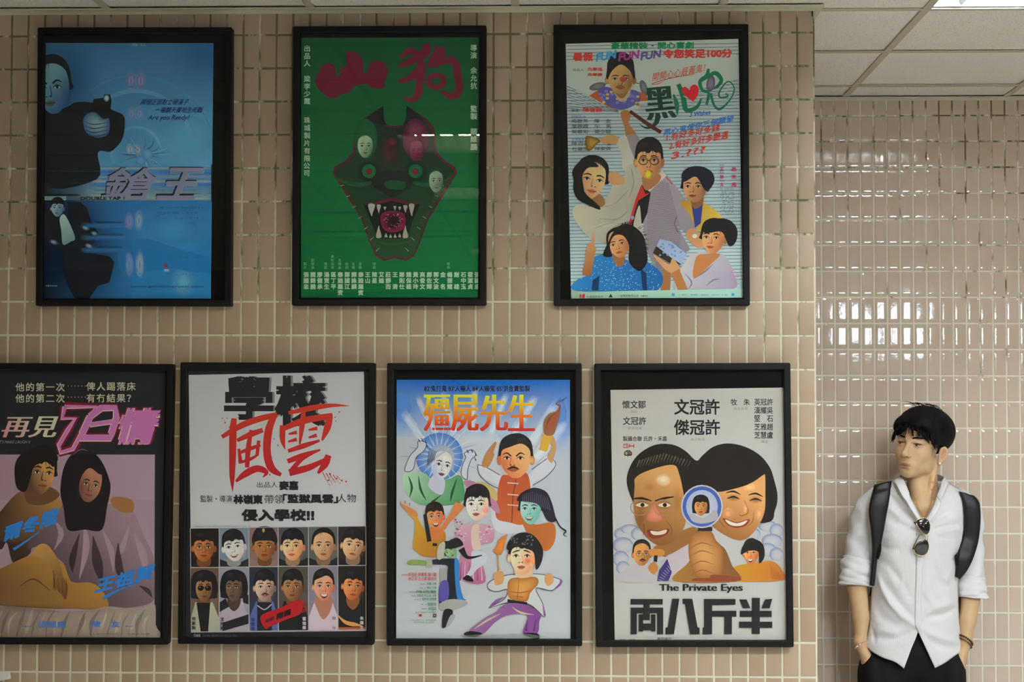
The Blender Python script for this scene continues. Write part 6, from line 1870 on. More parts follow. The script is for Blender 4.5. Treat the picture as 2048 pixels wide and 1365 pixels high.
_lo = np.array(T(1752, 1072, YB - .2)); _hi = np.array(T(1936, 806, YB + .16))
hv, hf = surface_nets(head_field, (_lo[0], YB - .15, _lo[2]), (_hi[0], YB + .16, _hi[2]), .0023)

# ---- arms, hands and the covered trunk
def arm_pts(l): return [np.array(T(*q), np.float32) for q in l]
ARM_R = arm_pts([(1752, 1012, YB + .02), (1722, 1092, YB + .03), (1714, 1172, YB + .00), (1722, 1235, YB - .02), (1722, 1284, YB - .03)])
ARM_L = arm_pts([(1938, 1014, YB + .02), (1944, 1100, YB + .04), (1942, 1188, YB + .01), (1936, 1240, YB - .015), (1930, 1282, YB - .03)])
RAD = [.026, .032, .035, .031, .0192]
HAND_R = arm_pts([(1722, 1284, YB - .03), (1731, 1316, YB - .03)]); HAND_L = arm_pts([(1930, 1282, YB - .03), (1922, 1318, YB - .03)])
def body_field(W):
    d = sd_ell(W, T(1838, 1130, YB + .02), (.150, .085, .20))
    d = smin(d, sd_ell(W, T(1830, 1260, YB + .02), (.135, .082, .15)), .06)
    for A_, H, s in ((ARM_R, HAND_R, -1), (ARM_L, HAND_L, 1)):
        e = sd_cap(W, A_[0], A_[1], RAD[0], RAD[1])
        e = smin(e, sd_cap(W, A_[1], A_[2], RAD[1], RAD[2]), .008)
        e = smin(e, sd_cap(W, A_[2], A_[3], .0350, .0300), .008)
        e = smin(e, sd_cap(W, A_[3], A_[4], .0300, RAD[4]), .008)
        e = smin(e, sd_cap(W, A_[4] + np.array((s * .006, 0, 0), np.float32), H[1] + np.array((-s * .004, -.006, 0), np.float32), .0185, .020), .02)
        # palm and five fingers, sliding down into the pocket
        dn = H[1] - H[0]; dn = dn / np.linalg.norm(dn)
        pc = H[1] + dn * .02
        e = smin(e, sd_ell(W, pc, (.020, .036, .042)), .015)
        for k, (off, ln) in enumerate(((-.028, .070), (-.010, .080), (.009, .076), (.026, .060))):
            a0 = pc + np.array((-s * .004, off, -.025), np.float32)
            a1 = a0 + np.array((-s * .012, off * .15, -ln * .55), np.float32); a2 = a1 + np.array((-s * .022, 0, -ln * .40), np.float32)
            e = smin(e, smin(sd_cap(W, a0, a1, .0088, .0084), sd_cap(W, a1, a2, .0084, .0072), .004), .005)
        t0 = pc + np.array((-s * .006, -.026, .006), np.float32); t1 = t0 + np.array((-s * .016, -.010, -.032), np.float32); t2 = t1 + np.array((-s * .014, .002, -.028), np.float32)
        e = smin(e, smin(sd_cap(W, t0, t1, .0115, .0100), sd_cap(W, t1, t2, .0100, .0082), .004), .006)
        d = smin(d, e, .03)
    return d
bv, bf = surface_nets(body_field, (T(1690, 1200)[0] - .06, YB - .16, .60), (T(1975, 1200)[0] + .05, YB + .17, T(1800, 985)[2]), .0046)
V = np.concatenate([hv, bv]); Fq = np.concatenate([hf, bf + len(hv)])
body = mesh_np('body', V, Fq, M_SKIN, man)
# skin colouring: lips, lash lines, ears, brows' skin, small marks on the neck
tone = np.tile(np.array((0.60, 0.395, 0.225)), (len(V), 1))
Pn = to_head(V.astype(np.float32)).astype(np.float64)
def tint(w, col):
    global tone
    w = np.clip(w, 0, 1)[:, None]
    tone = tone * (1 - w) + np.array(col) * w
g = lambda c, r: np.exp(-(((Pn - np.array(c)) / np.array(r)) ** 2).sum(1))
for s in (-1, 1):
    tint(.22 * g((s * .045, .08, -.035), (.02, .03, .02)), (0.60, 0.33, 0.20))
    tint(.5 * g((s * .09, -.018, -.026), (.012, .02, .03)), (0.60, 0.31, 0.21))
    tint(2.4 * g((s * .033, .09, .0034), (.0150, .02, .0026)), (0.03, 0.02, 0.015))
    tint(.5 * g((s * .032, .09, -.0060), (.0135, .02, .0020)), (0.25, 0.13, 0.08))
    tint(1.0 * g((s * .0080, .108, -.0490), (.0042, .012, .0030)), (0.10, 0.045, 0.03))  # shade inside the nostrils, painted into the skin colour
    tint(.85 * g((s * .036, .085, .0225), (.018, .03, .0042)), (0.045, 0.03, 0.022))
    # thin side hair, fading into the cheek before the ear
    tint(1.2 * g((s * .076, .010, -.006), (.022, .016, .030)), (0.10, 0.075, 0.05))
tint(.35 * g((0, .112, -.038), (.012, .012, .012)), (0.62, 0.36, 0.24))
tint(1.1 * g((0, .100, -.0735), (.020, .016, .0052)), (0.30, 0.12, 0.08))
tint(1.0 * g((0, .100, -.0850), (.017, .016, .0062)), (0.40, 0.17, 0.11))
tint(1.2 * g((0, .102, -.0795), (.026, .016, .0018)), (0.12, 0.045, 0.03))  # dark crease between the lips, its shade painted in
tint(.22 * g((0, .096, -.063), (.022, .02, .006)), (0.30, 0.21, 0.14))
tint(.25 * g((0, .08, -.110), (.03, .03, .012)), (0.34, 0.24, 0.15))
for px, py, r in ((1860, 964, .0042), (1857.5, 978.5, .0036)):
    c = np.array(T(px, py, YB))
    w = np.exp(-(((V[:, 0] - c[0]) / r) ** 2 + ((V[:, 2] - c[2]) / r) ** 2)) * (V[:, 1] < YB)
    tint(.75 * w, (0.36, 0.10, 0.06))
ca = body.data.color_attributes.new('tone', 'FLOAT_COLOR', 'POINT')
ca.data.foreach_set('color', np.concatenate([tone, np.ones((len(V), 1))], 1).ravel().tolist())

# ---- eyes: each a globe behind its lids, looking toward the posters
for s in (-1, 1):
    bm = bmesh.new()
    bmesh.ops.create_uvsphere(bm, u_segments=32, v_segments=24, radius=.0122)
    me = bpy.data.meshes.new('eye'); bm.to_mesh(me); bm.free()
    c = from_head((s * .0320, .0745, -.0015))
    look = np.array((-.50, .86, -.12)); look = look / np.linalg.norm(look)
    lw = look @ HR
    cols = []
    for v in me.vertices:
        n = np.array(v.co) / .0122
        k = float(n @ lw)
        cols += ([0.008, 0.006, 0.005, 1] if k > .93 else [0.035, 0.018, 0.010, 1] if k > .76 else [0.50, 0.44, 0.37, 1])
    for v in me.vertices:
        v.co = Vector(c.tolist()) + v.co
    me.polygons.foreach_set('use_smooth', [True] * len(me.polygons))
    me.materials.append(M_EYE)
    o = bpy.data.objects.new('eye', me); COL.objects.link(o)
    o.parent = man; o.matrix_parent_inverse = Matrix.Translation(-man.location)
    q = me.color_attributes.new('tone', 'FLOAT_COLOR', 'POINT'); q.data.foreach_set('color', cols)
    # brow: a patch of short hairs
    eb = MB()
    rr = random.Random(5 + s)
    for k in range(70):
        t = rr.random()
        x = s * (.014 + .036 * t)
        z = .0215 + .0055 * math.sin(t * 2.3) - .004 * t * t + rr.uniform(-.0026, .0026) * (1.15 - .7 * t)
        y = .0995 - .9 * (abs(x) - .012) ** 1.35 * 2.6
        dx = s * rr.uniform(.005, .009)
        eb.tube([HV(x, y - .003, z), HV(x + dx * .5, y - .0018, z + .0012), HV(x + dx, y - .0045, z + .0006)], [.0009, .0008, .0002], 4)
    eb.build('eyebrow', M_HAIR, man, True)

# ---- hair
def hair_field(W):
    P = to_head(W)
    d = sd_ell(P, (.002, -.024, .054), (.093, .113, .091))
    d = smin(d, sd_ell(P, (.030, -.058, .052), (.070, .078, .070)), .03)
    d = smin(d, sd_ell(P, (-.042, .046, .056), (.040, .046, .042)), .02)
    d = smin(d, sd_ell(P, (.030, .056, .074), (.050, .044, .034)), .03)
    # lower edge: above the ears, down to the nape, up over the brow
    y = P[..., 1]
    zc = np.interp(y, (-.13, -.075, -.03, .02, .05, .085, .12), (-.056, -.050, -.004, .012, .030, .062, .070)).astype(np.float32)
    ang = np.arctan2(P[..., 0], P[..., 1])
    zc = zc + .0030 * np.sin(ang * 17) + .002 * np.sin(ang * 31 + 1.0)
    d = -smin(-d, P[..., 2] - zc, .010)
    # bare forehead between the parted fringe
    d = ssub(d, sd_ell(P, (-.026, .112, .044), (.032, .052, .036)), .008)
    d += .0010 * np.sin(ang * 19 + P[..., 2] * 40) * np.sin(ang * 31 - P[..., 2] * 25)
    return d
xv, xf = surface_nets(hair_field, (HC[0] - .14, YB - .16, HC[2] - .07), (HC[0] + .17, YB + .16, HC[2] + .16), .003)
hair = mesh_np('hair', xv, xf, M_HAIR, man)
st = MB()
rr = random.Random(21)
def lock(p, r, bow=0.0):
    p = catmull([tuple(q) for q in p], False, 3)
    n = len(p)
    st.tube([HV(*q) for q in p], [r * min(1.0, .08 + 1.9 * (1 - i / (n - 1))) for i in range(n)], 5)
def hair_top(x, y):
    return .054 + .091 * math.sqrt(max(0.02, 1 - (x / .093) ** 2 - ((y + .024) / .113) ** 2))
# fringe, swept both ways from the parting
for (x0, x1, z1, y1, nk_) in ((-.036, -.066, .012, .074, 4), (-.040, -.070, .006, .068, 5), (-.044, -.075, .000, .060, 5), (-.046, -.079, -.004, .048, 5), (-.036, -.060, .028, .084, 3), (-.050, -.083, .006, .036, 5),
                         (-.024, -.030, .030, .102, 1), (-.020, -.012, .018, .106, 2), (-.016, .002, .034, .106, 1), (-.012, .012, .030, .104, 2), (-.006, .022, .030, .101, 3), (0, .032, .030, .095, 4),
                         (.008, .042, .029, .089, 4), (.016, .051, .024, .081, 5), (.024, .058, .014, .073, 5), (.032, .065, .010, .063, 5), (.04, .070, .006, .053, 5), (.048, .075, .002, .042, 5), (.05, .078, -.006, .030, 4), (.055, .080, -.012, .020, 4)):
    for k in range(nk_):
        j = lambda a: rr.uniform(-a, a)
        xa, xb = x0 + j(.006), x1 + j(.005)
        ya = .030 + j(.006)
        za = hair_top(xa, ya) - .003
        ym = min(.082, y1 + .004)
        xm = xa + (xb - xa) * .55
        lock([(xa, ya, za), (xa + (xb - xa) * .25, ya + (ym - ya) * .55, hair_top(xa + (xb - xa) * .25, ya + (ym - ya) * .55) - .001),
              (xm, ym, max(z1 + .03, hair_top(xm, ym) - .010)), (xb, y1 + .002, z1 + .012 + j(.004)), (xb + (xb - xa) * .10, y1 - .002, z1 + j(.006))], rr.uniform(.0020, .0034))
# crown wisps and loose outline hairs
for k in range(150):
    a = rr.uniform(-math.pi, math.pi)
    e0 = rr.uniform(.55, 1.25)
    pts = []
    for i in range(5):
        e = e0 - .17 * i
        aa = a + .10 * i
        q = (.002 + .0935 * math.cos(e) * math.sin(aa), -.024 + .1135 * math.cos(e) * math.cos(aa), .052 + .0895 * math.sin(e))
        lift = .0035 if i == 4 else .001
        pts.append((q[0] * (1 + lift * 8), q[1], q[2] + lift))
    if pts[-1][1] > .02 and pts[-1][2] < .05:
        continue
    lock(pts, rr.uniform(.0018, .0034))
for k in range(13):
    x = rr.uniform(-.050, .045); b0 = rr.uniform(-.05, .03); q = rr.uniform(.6, 1.2)
    lock([(x, b0 - .03, .134), (x - .010 * q, b0, .146 + .002 * q), (x - .024 * q, b0 + .02, .149 + rr.uniform(-.004, .004)), (x - .038 * q, b0 + .035, .143 + rr.uniform(-.008, .004))], .0012)
st.build('hair_strands', M_HAIR, hair, True)

# ---- shirt: two front panels, back, sleeves
def body_cx(py): return np.interp(py, (960, 1040, 1120, 1200, 1300, 1345), (1843, 1841, 1838, 1834, 1830, 1829))
def side_l(py): return np.interp(py, (985, 1040, 1100, 1180, 1250, 1290, 1345), (1742, 1745, 1748, 1743, 1738, 1729, 1722))
def side_r(py): return np.interp(py, (985, 1040, 1100, 1150, 1200, 1250, 1300, 1345), (1938, 1934, 1926, 1917, 1917, 1920, 1929, 1934))
def top_l(px): return np.interp(px, (1735, 1760, 1785, 1805), (990, 974, 963, 957))
def top_r(px): return np.interp(px, (1880, 1900, 1920, 1945), (960, 967, 979, 998))
FOLDS = [  # (points, height in metres, half width in px)
    ([(1754, 1150), (1764, 1180), (1780, 1208), (1803, 1233), (1829, 1250)], .0085, 5.5), ([(1768, 1165), (1800, 1210), (1826, 1238)], -.006, 8), ([(1744, 1190), (1765, 1235), (1800, 1258), (1826, 1262)], -.006, 11),
    ([(1858, 1236), (1885, 1230), (1921, 1214)], -.010, 8), ([(1856, 1222), (1885, 1214), (1918, 1200)], .005, 9), ([(1842, 1258), (1880, 1276), (1925, 1286)], .006, 7), ([(1850, 1280), (1890, 1296), (1925, 1298)], -.004, 8),
    ([(1750, 1276), (1790, 1280), (1826, 1264)], -.008, 8), ([(1745, 1262), (1780, 1264), (1822, 1254)], .004, 8), ([(1745, 1255), (1750, 1285)], -.004, 3),
    ([(1777, 990), (1800, 1012), (1834, 1042)], -.006, 5), ([(1770, 1010), (1800, 1035), (1830, 1052)], .0045, 6), ([(1768, 1030), (1795, 1050), (1826, 1062)], -.003, 5), ([(1790, 985), (1812, 1008), (1836, 1036)], .004, 5),
    ([(1926, 1058), (1908, 1060), (1880, 1066)], .006, 4), ([(1926, 1048), (1900, 1052), (1868, 1058)], -.0045, 4), ([(1924, 1074), (1900, 1078), (1870, 1074)], -.0035, 5), ([(1900, 1020), (1880, 1035), (1862, 1048)], -.003, 6), ([(1912, 1036), (1888, 1044), (1864, 1056)], .003, 5),
    ([(1758, 1085), (1775, 1098), (1796, 1100)], -.004, 6), ([(1756, 1118), (1780, 1135), (1800, 1160), (1818, 1190)], -.004, 7), ([(1806, 1150), (1802, 1180)], .003, 5), ([(1870, 1160), (1895, 1172), (1915, 1160)], -.005, 8), ([(1862, 1125), (1876, 1150), (1884, 1185)], -.0035, 7), ([(1908, 1130), (1895, 1160), (1902, 1200)], .004, 6), ([(1848, 1180), (1860, 1200), (1872, 1215)], .003, 6),
    ([(1775, 1040), (1785, 1085), (1782, 1130)], .003, 14), ([(1895, 1030), (1902, 1080), (1900, 1120)], .003, 16)]
def fold(px, py):
    h = 0.0
    for pts, a, w in FOLDS:
        best = 1e9; tt = 0
        n = len(pts) - 1
        for i in range(n):
            (x0, y0), (x1, y1) = pts[i], pts[i + 1]
            dx, dy = x1 - x0, y1 - y0
            t = max(0, min(1, ((px - x0) * dx + (py - y0) * dy) / (dx * dx + dy * dy)))
            d = math.hypot(px - x0 - dx * t, py - y0 - dy * t)
            if d < best:
                best, tt = d, (i + t) / n
        if best < 3 * w:
            h += a * math.exp(-(best / w) ** 2) * (math.sin(math.pi * min(1, max(0, .12 + .76 * tt)))) * 1.75
    return h
def front_y(px, py, lift=0.0):
    """depth of the shirt front at a photo position"""
    cx, l, r = body_cx(py), side_l(py), side_r(py)
    q = (px - cx) / ((r - cx) if px > cx else (cx - l))
    q = max(-1, min(1, q * .97))
    bb = np.interp(py, (960, 1020, 1075, 1130, 1200, 1270, 1345), (.085, .108, .128, .122, .112, .118, .130))
    yc = YB + .015
    tp = top_l(px) if px < 1843 else top_r(px)
    if 1805 <= px <= 1880:
        tp = 950
    rr_ = max(0.02, min(1, (py - tp) / 34.0))
    k = math.sqrt(1 - (1 - rr_) ** 2)
    pect = .010 * math.exp(-((py - 1068) / 32.0) ** 2) * (math.exp(-((px - 1795) / 34.0) ** 2) + math.exp(-((px - 1893) / 34.0) ** 2))
    return yc - bb * (1 - abs(q) ** 2.6) ** .5 * k - pect * k - (fold(px, py)) * min(1, k * 1.2) - lift
NR, NC = 96, 44
def curve(pts, n):
    P = catmull(pts, False, 12)
    L = [0]
    for a, c in zip(P, P[1:]):
        L.append(L[-1] + math.hypot(c[0] - a[0], c[1] - a[1]))
    return [tuple(np.interp(L[-1] * i / n, L, [p[k] for p in P]) for k in range(2)) for i in range(n + 1)]
sv, sf = [], []
def panel(inner, side, top, hem):
    """Coons patch between four photo curves, raised on the body"""
    I, S_, Tp, H = curve(inner, NR), curve(side, NR), curve(top, NC), curve(hem, NC)
    n0 = len(sv)
    for i in range(NR + 1):
        v = i / NR
        for j in range(NC + 1):
            u = j / NC
            p = [0, 0]
            for k in range(2):
                p[k] = (1 - u) * I[i][k] + u * S_[i][k] + (1 - v) * Tp[j][k] + v * H[j][k] - ((1 - u) * (1 - v) * Tp[0][k] + u * (1 - v) * Tp[NC][k] + (1 - u) * v * H[0][k] + u * v * H[NC][k])
            sv.append(T(p[0], p[1], front_y(p[0], p[1])))
    flip = side[0][0] < inner[0][0]
    for i in range(NR):
        for j in range(NC):
            a = n0 + i * (NC + 1) + j
            q = (a, a + 1, a + NC + 2, a + NC + 1)
            sf.append(q if flip else q[::-1])
panel([(1808, 962), (1812, 985), (1813, 1003), (1836, 1040), (1833, 1120), (1831, 1200), (1830, 1248), (1835, 1266), (1822, 1300), (1808, 1338)],
      [(1742, 985), (1745, 1040), (1748, 1100), (1743, 1180), (1738, 1250), (1729, 1290)],
      [(1808, 962), (1790, 962), (1765, 972), (1742, 985)], [(1808, 1338), (1790, 1325), (1765, 1316), (1745, 1305), (1729, 1290)])
panel([(1884, 966), (1880, 990), (1880, 1005), (1856, 1040), (1834, 1052), (1832, 1120), (1830, 1200), (1830, 1248), (1837, 1264), (1852, 1298), (1870, 1337)],
      [(1938, 990), (1934, 1040), (1926, 1100), (1917, 1150), (1917, 1200), (1920, 1250), (1929, 1300)],
      [(1884, 966), (1900, 968), (1920, 979), (1938, 990)], [(1870, 1337), (1890, 1327), (1910, 1313), (1929, 1301)])
# back panel
n0 = len(sv)
for i in range(41):
    v = i / 40
    for j in range(25):
        u = -1 + 2 * j / 24
        py = 985 + (1318 - 985) * v
        l, r, cx = side_l(py), side_r(py), body_cx(py)
        px = cx + u * ((r - cx) if u > 0 else (cx - l))
        if i < 6:
            py2 = py - (22 - 3.6 * i) * (1 - abs(u) ** 2)
        else:
            py2 = py
        sv.append(T(px, py2, YB + .015 + .105 * max(0, (1 - abs(u * .985) ** 2.6)) ** .5 * min(1, .25 + i / 6)))
for i in range(40):
    for j in range(24):
        a = n0 + i * 25 + j
        sf.append((a, a + 1, a + 26, a + 25))
shirt = link_mesh('shirt', sv, sf, M_SHIRT, man, True)
md = shirt.modifiers.new('cloth_thickness', 'SOLIDIFY'); md.thickness = .0016; md.offset = -1

def sleeve(name, pts, radii, seed, mat, depth_scale=.92):
    """soft tube with creases across it; pts in photo pixels plus depth"""
    q = catmull([tuple(p) + (r,) for p, r in zip(pts, radii)], False, 10)
    rr_ = random.Random(seed)
    K = 40
    ph = [rr_.uniform(0, 6.28) for _ in range(8)]
    V_, F_ = [], []
    for i, (px, py, y, r) in enumerate(q):
        c = Vector(T(px, py, y))
        t = Vector(T(*q[min(i + 1, len(q) - 1)][:3])) - Vector(T(*q[max(i - 1, 0)][:3])); t.normalize()
        a = t.cross(Vector((0, 1, 0))).normalized(); b_ = a.cross(t)
        for j in range(K):
            g_ = 2 * math.pi * j / K
            s_ = i / len(q)
            w = .045 * math.sin(9 * s_ * 2 + 2 * g_ + ph[0]) + .035 * math.sin(15 * s_ * 2 - 3 * g_ + ph[1]) + .03 * math.sin(5 * g_ + 8 * s_ + ph[2]) + .02 * math.sin(24 * s_ + 2 * g_ + ph[3])
            rad = r / PXM * (1 + w)
            V_.append(c + a * math.cos(g_) * rad + b_ * math.sin(g_) * rad * depth_scale)
    for i in range(len(q) - 1):
        for j in range(K):
            j2 = (j + 1) % K
            F_.append((i * K + j, i * K + j2, (i + 1) * K + j2, (i + 1) * K + j))
    o = link_mesh(name, V_, F_, mat, shirt, True)
    md = o.modifiers.new('cloth_thickness', 'SOLIDIFY'); md.thickness = .0025; md.offset = -1
    return o
sleeve('sleeve', [(1764, 992, YB + .03), (1744, 1016, YB + .025), (1731, 1055, YB + .025), (1722, 1095, YB + .025), (1716, 1140, YB + .01)], [22, 30, 30, 29, 28], 3, M_SHIRT)
sleeve('sleeve', [(1918, 1000, YB + .03), (1935, 1024, YB + .03), (1942, 1065, YB + .035), (1944, 1110, YB + .03), (1943, 1165, YB + .015)], [20, 26, 23, 22, 24], 8, M_SHIRT)
def cuff(pts, radii, seed):
    return sleeve('sleeve_cuff', pts, radii, seed, M_SHIRT2)
cuff([(1717, 1120, YB + .012), (1715, 1130, YB + .008), (1713, 1148, YB + .005), (1711.5, 1164, YB + .002), (1711, 1172, YB)], [28.5, 30.5, 30.5, 30.5, 31], 12)
cuff([(1942, 1153, YB + .018), (1942, 1161, YB + .016), (1943, 1178, YB + .01), (1945, 1191, YB + .006), (1945, 1196, YB + .005)], [26, 27.5, 27.5, 28, 28.5], 15)

def ribbon(name, left, right, lift, mat, parent, n=40, m=5, bulge=.0, thick=.002, yfun=None, edge=0.0, flat=False):
    """strip between two photo curves lying on the shirt front"""
    A_, B_ = curve(left, n), curve(right, n)
    V_, F_ = [], []
    rows_y = None
    if flat:            # a stiff strap bridges the hollows below it
        raw = [min(strap_y(A_[i][0] + (B_[i][0] - A_[i][0]) * u, A_[i][1] + (B_[i][1] - A_[i][1]) * u) for u in (.1, .3, .5, .7, .9)) for i in range(n + 1)]
        rows_y = [sum(min(raw[max(0, k - 2):k + 3]) for k in range(max(0, i - 4), min(n, i + 4) + 1)) / (min(n, i + 4) + 1 - max(0, i - 4)) for i in range(n + 1)]
    for i in range(n + 1):
        for j in range(m + 1):
            u = j / m
            px, py = A_[i][0] + (B_[i][0] - A_[i][0]) * u, A_[i][1] + (B_[i][1] - A_[i][1]) * u
            y = rows_y[i] if flat else (yfun or front_y)(px, py)
            V_.append(T(px, py, y - lift - bulge * (1 - (2 * u - 1) ** 4)))
    for i in range(n):
        for j in range(m):
            a = i * (m + 1) + j
            F_.append((a, a + m + 1, a + m + 2, a + 1))
    o = link_mesh(name, V_, F_, mat, parent, True)
    md = o.modifiers.new('thickness', 'SOLIDIFY'); md.thickness = thick; md.offset = 1
    return o
plk = ribbon('placket', [(1834, 1046), (1833, 1090), (1832, 1150), (1830, 1210), (1830.5, 1250), (1838, 1268), (1853, 1300), (1870, 1336)],
             [(1852, 1044), (1846, 1090), (1845, 1150), (1843, 1210), (1843, 1250), (1850, 1267), (1864, 1298), (1879, 1331)], .0012, M_SHIRT, shirt, 60, 4, .0008, .0012)
M_BUTTON = new_mat('pearl_button', (0.75, 0.74, 0.76, 1), 0.25)
for px, py in ((1838, 1121), (1838, 1157), (1836, 1203), (1837, 1247)):
    bm = bmesh.new()
    c = Vector(T(px, py, front_y(px, py) - .0048))
    bmesh.ops.create_cone(bm, cap_ends=True, segments=20, radius1=.0040, radius2=.0035, depth=.0018, matrix=Matrix.Translation(c) @ Matrix.Rotation(math.pi / 2, 4, 'X'))
    from_bm('button', bm, M_BUTTON, shirt)
# collar leaves and turned-back facings
def leaf(name, top, low, mat=M_SHIRT2):
    n = 18
    def res(l):
        q = catmull(l, False, 8)
        return [tuple(np.interp(i / n, np.linspace(0, 1, len(q)), [p[k] for p in q]) for k in range(3)) for i in range(n + 1)]
    A_, B_ = res(top), res(low)
    V_, F_ = [], []
    for i in range(n + 1):
        for j in range(6):
            u = j / 5
            p = [A_[i][k] + (B_[i][k] - A_[i][k]) * u for k in range(3)]
            V_.append(T(p[0], p[1], p[2] - .005 * math.sin(math.pi * u)))
    for i in range(n):
        for j in range(5):
            a = i * 6 + j
            F_.append((a, a + 1, a + 7, a + 6))
    o = link_mesh(name, V_, F_, mat, shirt, True)
    md = o.modifiers.new('thickness', 'SOLIDIFY'); md.thickness = .0018; md.offset = 0
    return o
leaf('collar', [(1819, 988, YB - .100), (1813, 972, YB - .075), (1806, 958, YB - .035), (1800, 952, YB + .02), (1822, 948, YB + .085), (1850, 948, YB + .095)],
     [(1813, 1004, YB - .118), (1803, 990, YB - .112), (1794, 972, YB - .085), (1788, 962, YB - .02), (1812, 962, YB + .10), (1850, 964, YB + .112)])
leaf('collar', [(1873, 992, YB - .100), (1879, 978, YB - .08), (1884, 962, YB - .04), (1888, 955, YB + .015), (1874, 949, YB + .085), (1850, 948, YB + .095)],
     [(1882, 1007, YB - .120), (1884, 995, YB - .118), (1892, 978, YB - .090), (1898, 967, YB - .02), (1884, 963, YB + .10), (1850, 964, YB + .112)])
leaf('facing', [(1819, 990, YB - .104), (1824, 1002, YB - .108), (1832, 1018, YB - .114), (1841, 1036, YB - .120)], [(1812, 1002, YB - .116), (1818, 1014, YB - .121), (1827, 1028, YB - .126), (1838, 1044, YB - .128)])
leaf('facing', [(1873, 994, YB - .104), (1869, 1006, YB - .108), (1862, 1021, YB - .114), (1853, 1038, YB - .120)], [(1882, 1006, YB - .116), (1880, 1017, YB - .121), (1871, 1030, YB - .126), (1856, 1047, YB - .128)])

# ---- trousers and shoes
def trouser_field(W):
    d = sd_ell(W, T(1826, 1300, YB + .02), (.172, .112, .13))
    for s, hx, kx, ax in ((-1, 1772, 1768, 1772), (1, 1876, 1880, 1886)):
        h, k = np.array(T(hx, 1345, YB + .015), np.float32), np.array(T(kx, 1550, YB + .0), np.float32)
        a = np.array((T(ax, 1700, YB)[0], YB + .03, .07), np.float32)
        k[2] = .50
        d = smin(d, sd_cap(W, h, k, .094, .066), .035)
        d = smin(d, sd_cap(W, k, a, .066, .056), .02)
    # hips and the hands in the side pockets
    d = smin(d, sd_ell(W, T(1744, 1362, YB - .026), (.048, .094, .100)), .025)
    d = smin(d, sd_ell(W, T(1903, 1360, YB - .026), (.048, .094, .098)), .025)
    d = np.maximum(d, .055 - W[..., 2])
    return np.maximum(d, W[..., 2] - np.float32(T(1826, 1268)[2] + .02))
tv, tf = surface_nets(trouser_field, (T(1700, 1350)[0] - .06, YB - .16, .03), (T(1945, 1350)[0] + .06, YB + .19, T(1826, 1262)[2]), .0062)
mesh_np('trousers', tv, tf, M_TROU, man)
for ax in (1772, 1886):
    fx = T(ax, 1700, YB)[0]
    def shoe_field(W):
        d = sd_cap(W, (fx, YB + .06, .045), (fx, YB - .15, .030), .040, .032)
        d = smin(d, sd_cap(W, (fx, YB + .035, .05), (fx, YB + .03, .10), .040, .043), .02)
        d = np.maximum(d, .004 - W[..., 2])
        return ssub(d, sd_cap(W, (fx, YB + .03, .09), (fx, YB + .03, .16), .036), .004)
    v_, f_ = surface_nets(shoe_field, (fx - .06, YB - .21, -.006), (fx + .06, YB + .12, .13), .005)
    mesh_np('shoe', v_, f_, M_LEATH, man)

# ---- jewellery worn by the man
M_GOLD = new_mat('pale_gold', (0.86, 0.66, 0.32, 1), 0.22, 1.0)
M_PEARL = new_mat('pearl', (0.85, 0.80, 0.74, 1), 0.12)
M_SILV = new_mat('silver_bead', (0.78, 0.74, 0.68, 1), 0.18, 0.9)
M_WOOD = new_mat('dark_wood_bead', (0.035, 0.014, 0.010, 1), 0.2)
def beads(name, pts, r, mat, parent, closed=False):
    m_ = bmesh.new()
    for p in pts:
        bmesh.ops.create_icosphere(m_, subdivisions=1, radius=r, matrix=Matrix.Translation(p))
    return from_bm(name, m_, mat, parent, True)
def skin_front(px, py):
    """first skin depth along the photo ray, for things that lie on the skin"""
    a = np.array([T(px, py, y) for y in np.linspace(YB - .16, YB + .05, 90)], np.float32)
    d = np.minimum(head_field(a), body_field(a))
    i = int(np.argmax(d < 0))
    return float(a[i][1])
nk = curve([(1830, 992), (1833, 1006), (1840, 1022), (1848, 1034), (1855, 1024), (1861, 1010), (1865, 998)], 34)
beads('necklace', [Vector(T(x, y, skin_front(x, y) - .002)) for x, y in nk], .0016, M_GOLD, man)
beads('earring', [Vector(T(1879.5, 927.5, skin_front(1879.5, 927.5) - .003))], .0050, M_PEARL, man)
def wrist_ring(name, c, ax_, r, rb, n, mat):
    ax_ = Vector(ax_).normalized(); a = ax_.cross(Vector((0, 1, 0))).normalized(); b_ = ax_.cross(a)
    beads(name, [Vector(c) + a * r * math.cos(2 * math.pi * i / n) + b_ * r * 1.02 * math.sin(2 * math.pi * i / n) for i in range(n)], rb, mat, man)
_d = Vector(ARM_R[4].tolist()) - Vector(ARM_R[3].tolist())
wrist_ring('bracelet', T(1722, 1290, YB - .032), (.55, -.30, -.80), .0272, .0027, 26, M_SILV)
_d = Vector(ARM_L[4].tolist()) - Vector(ARM_L[3].tolist())
wrist_ring('bracelet', T(1930, 1281, YB - .03), (-.60, -.30, -.78), .0300, .0042, 23, M_WOOD)
wrist_ring('bracelet', T(1928.5, 1287, YB - .032), (-.60, -.30, -.78), .0290, .0034, 27, new_mat('red_brown_bead', (0.10, 0.03, 0.018, 1), 0.2))

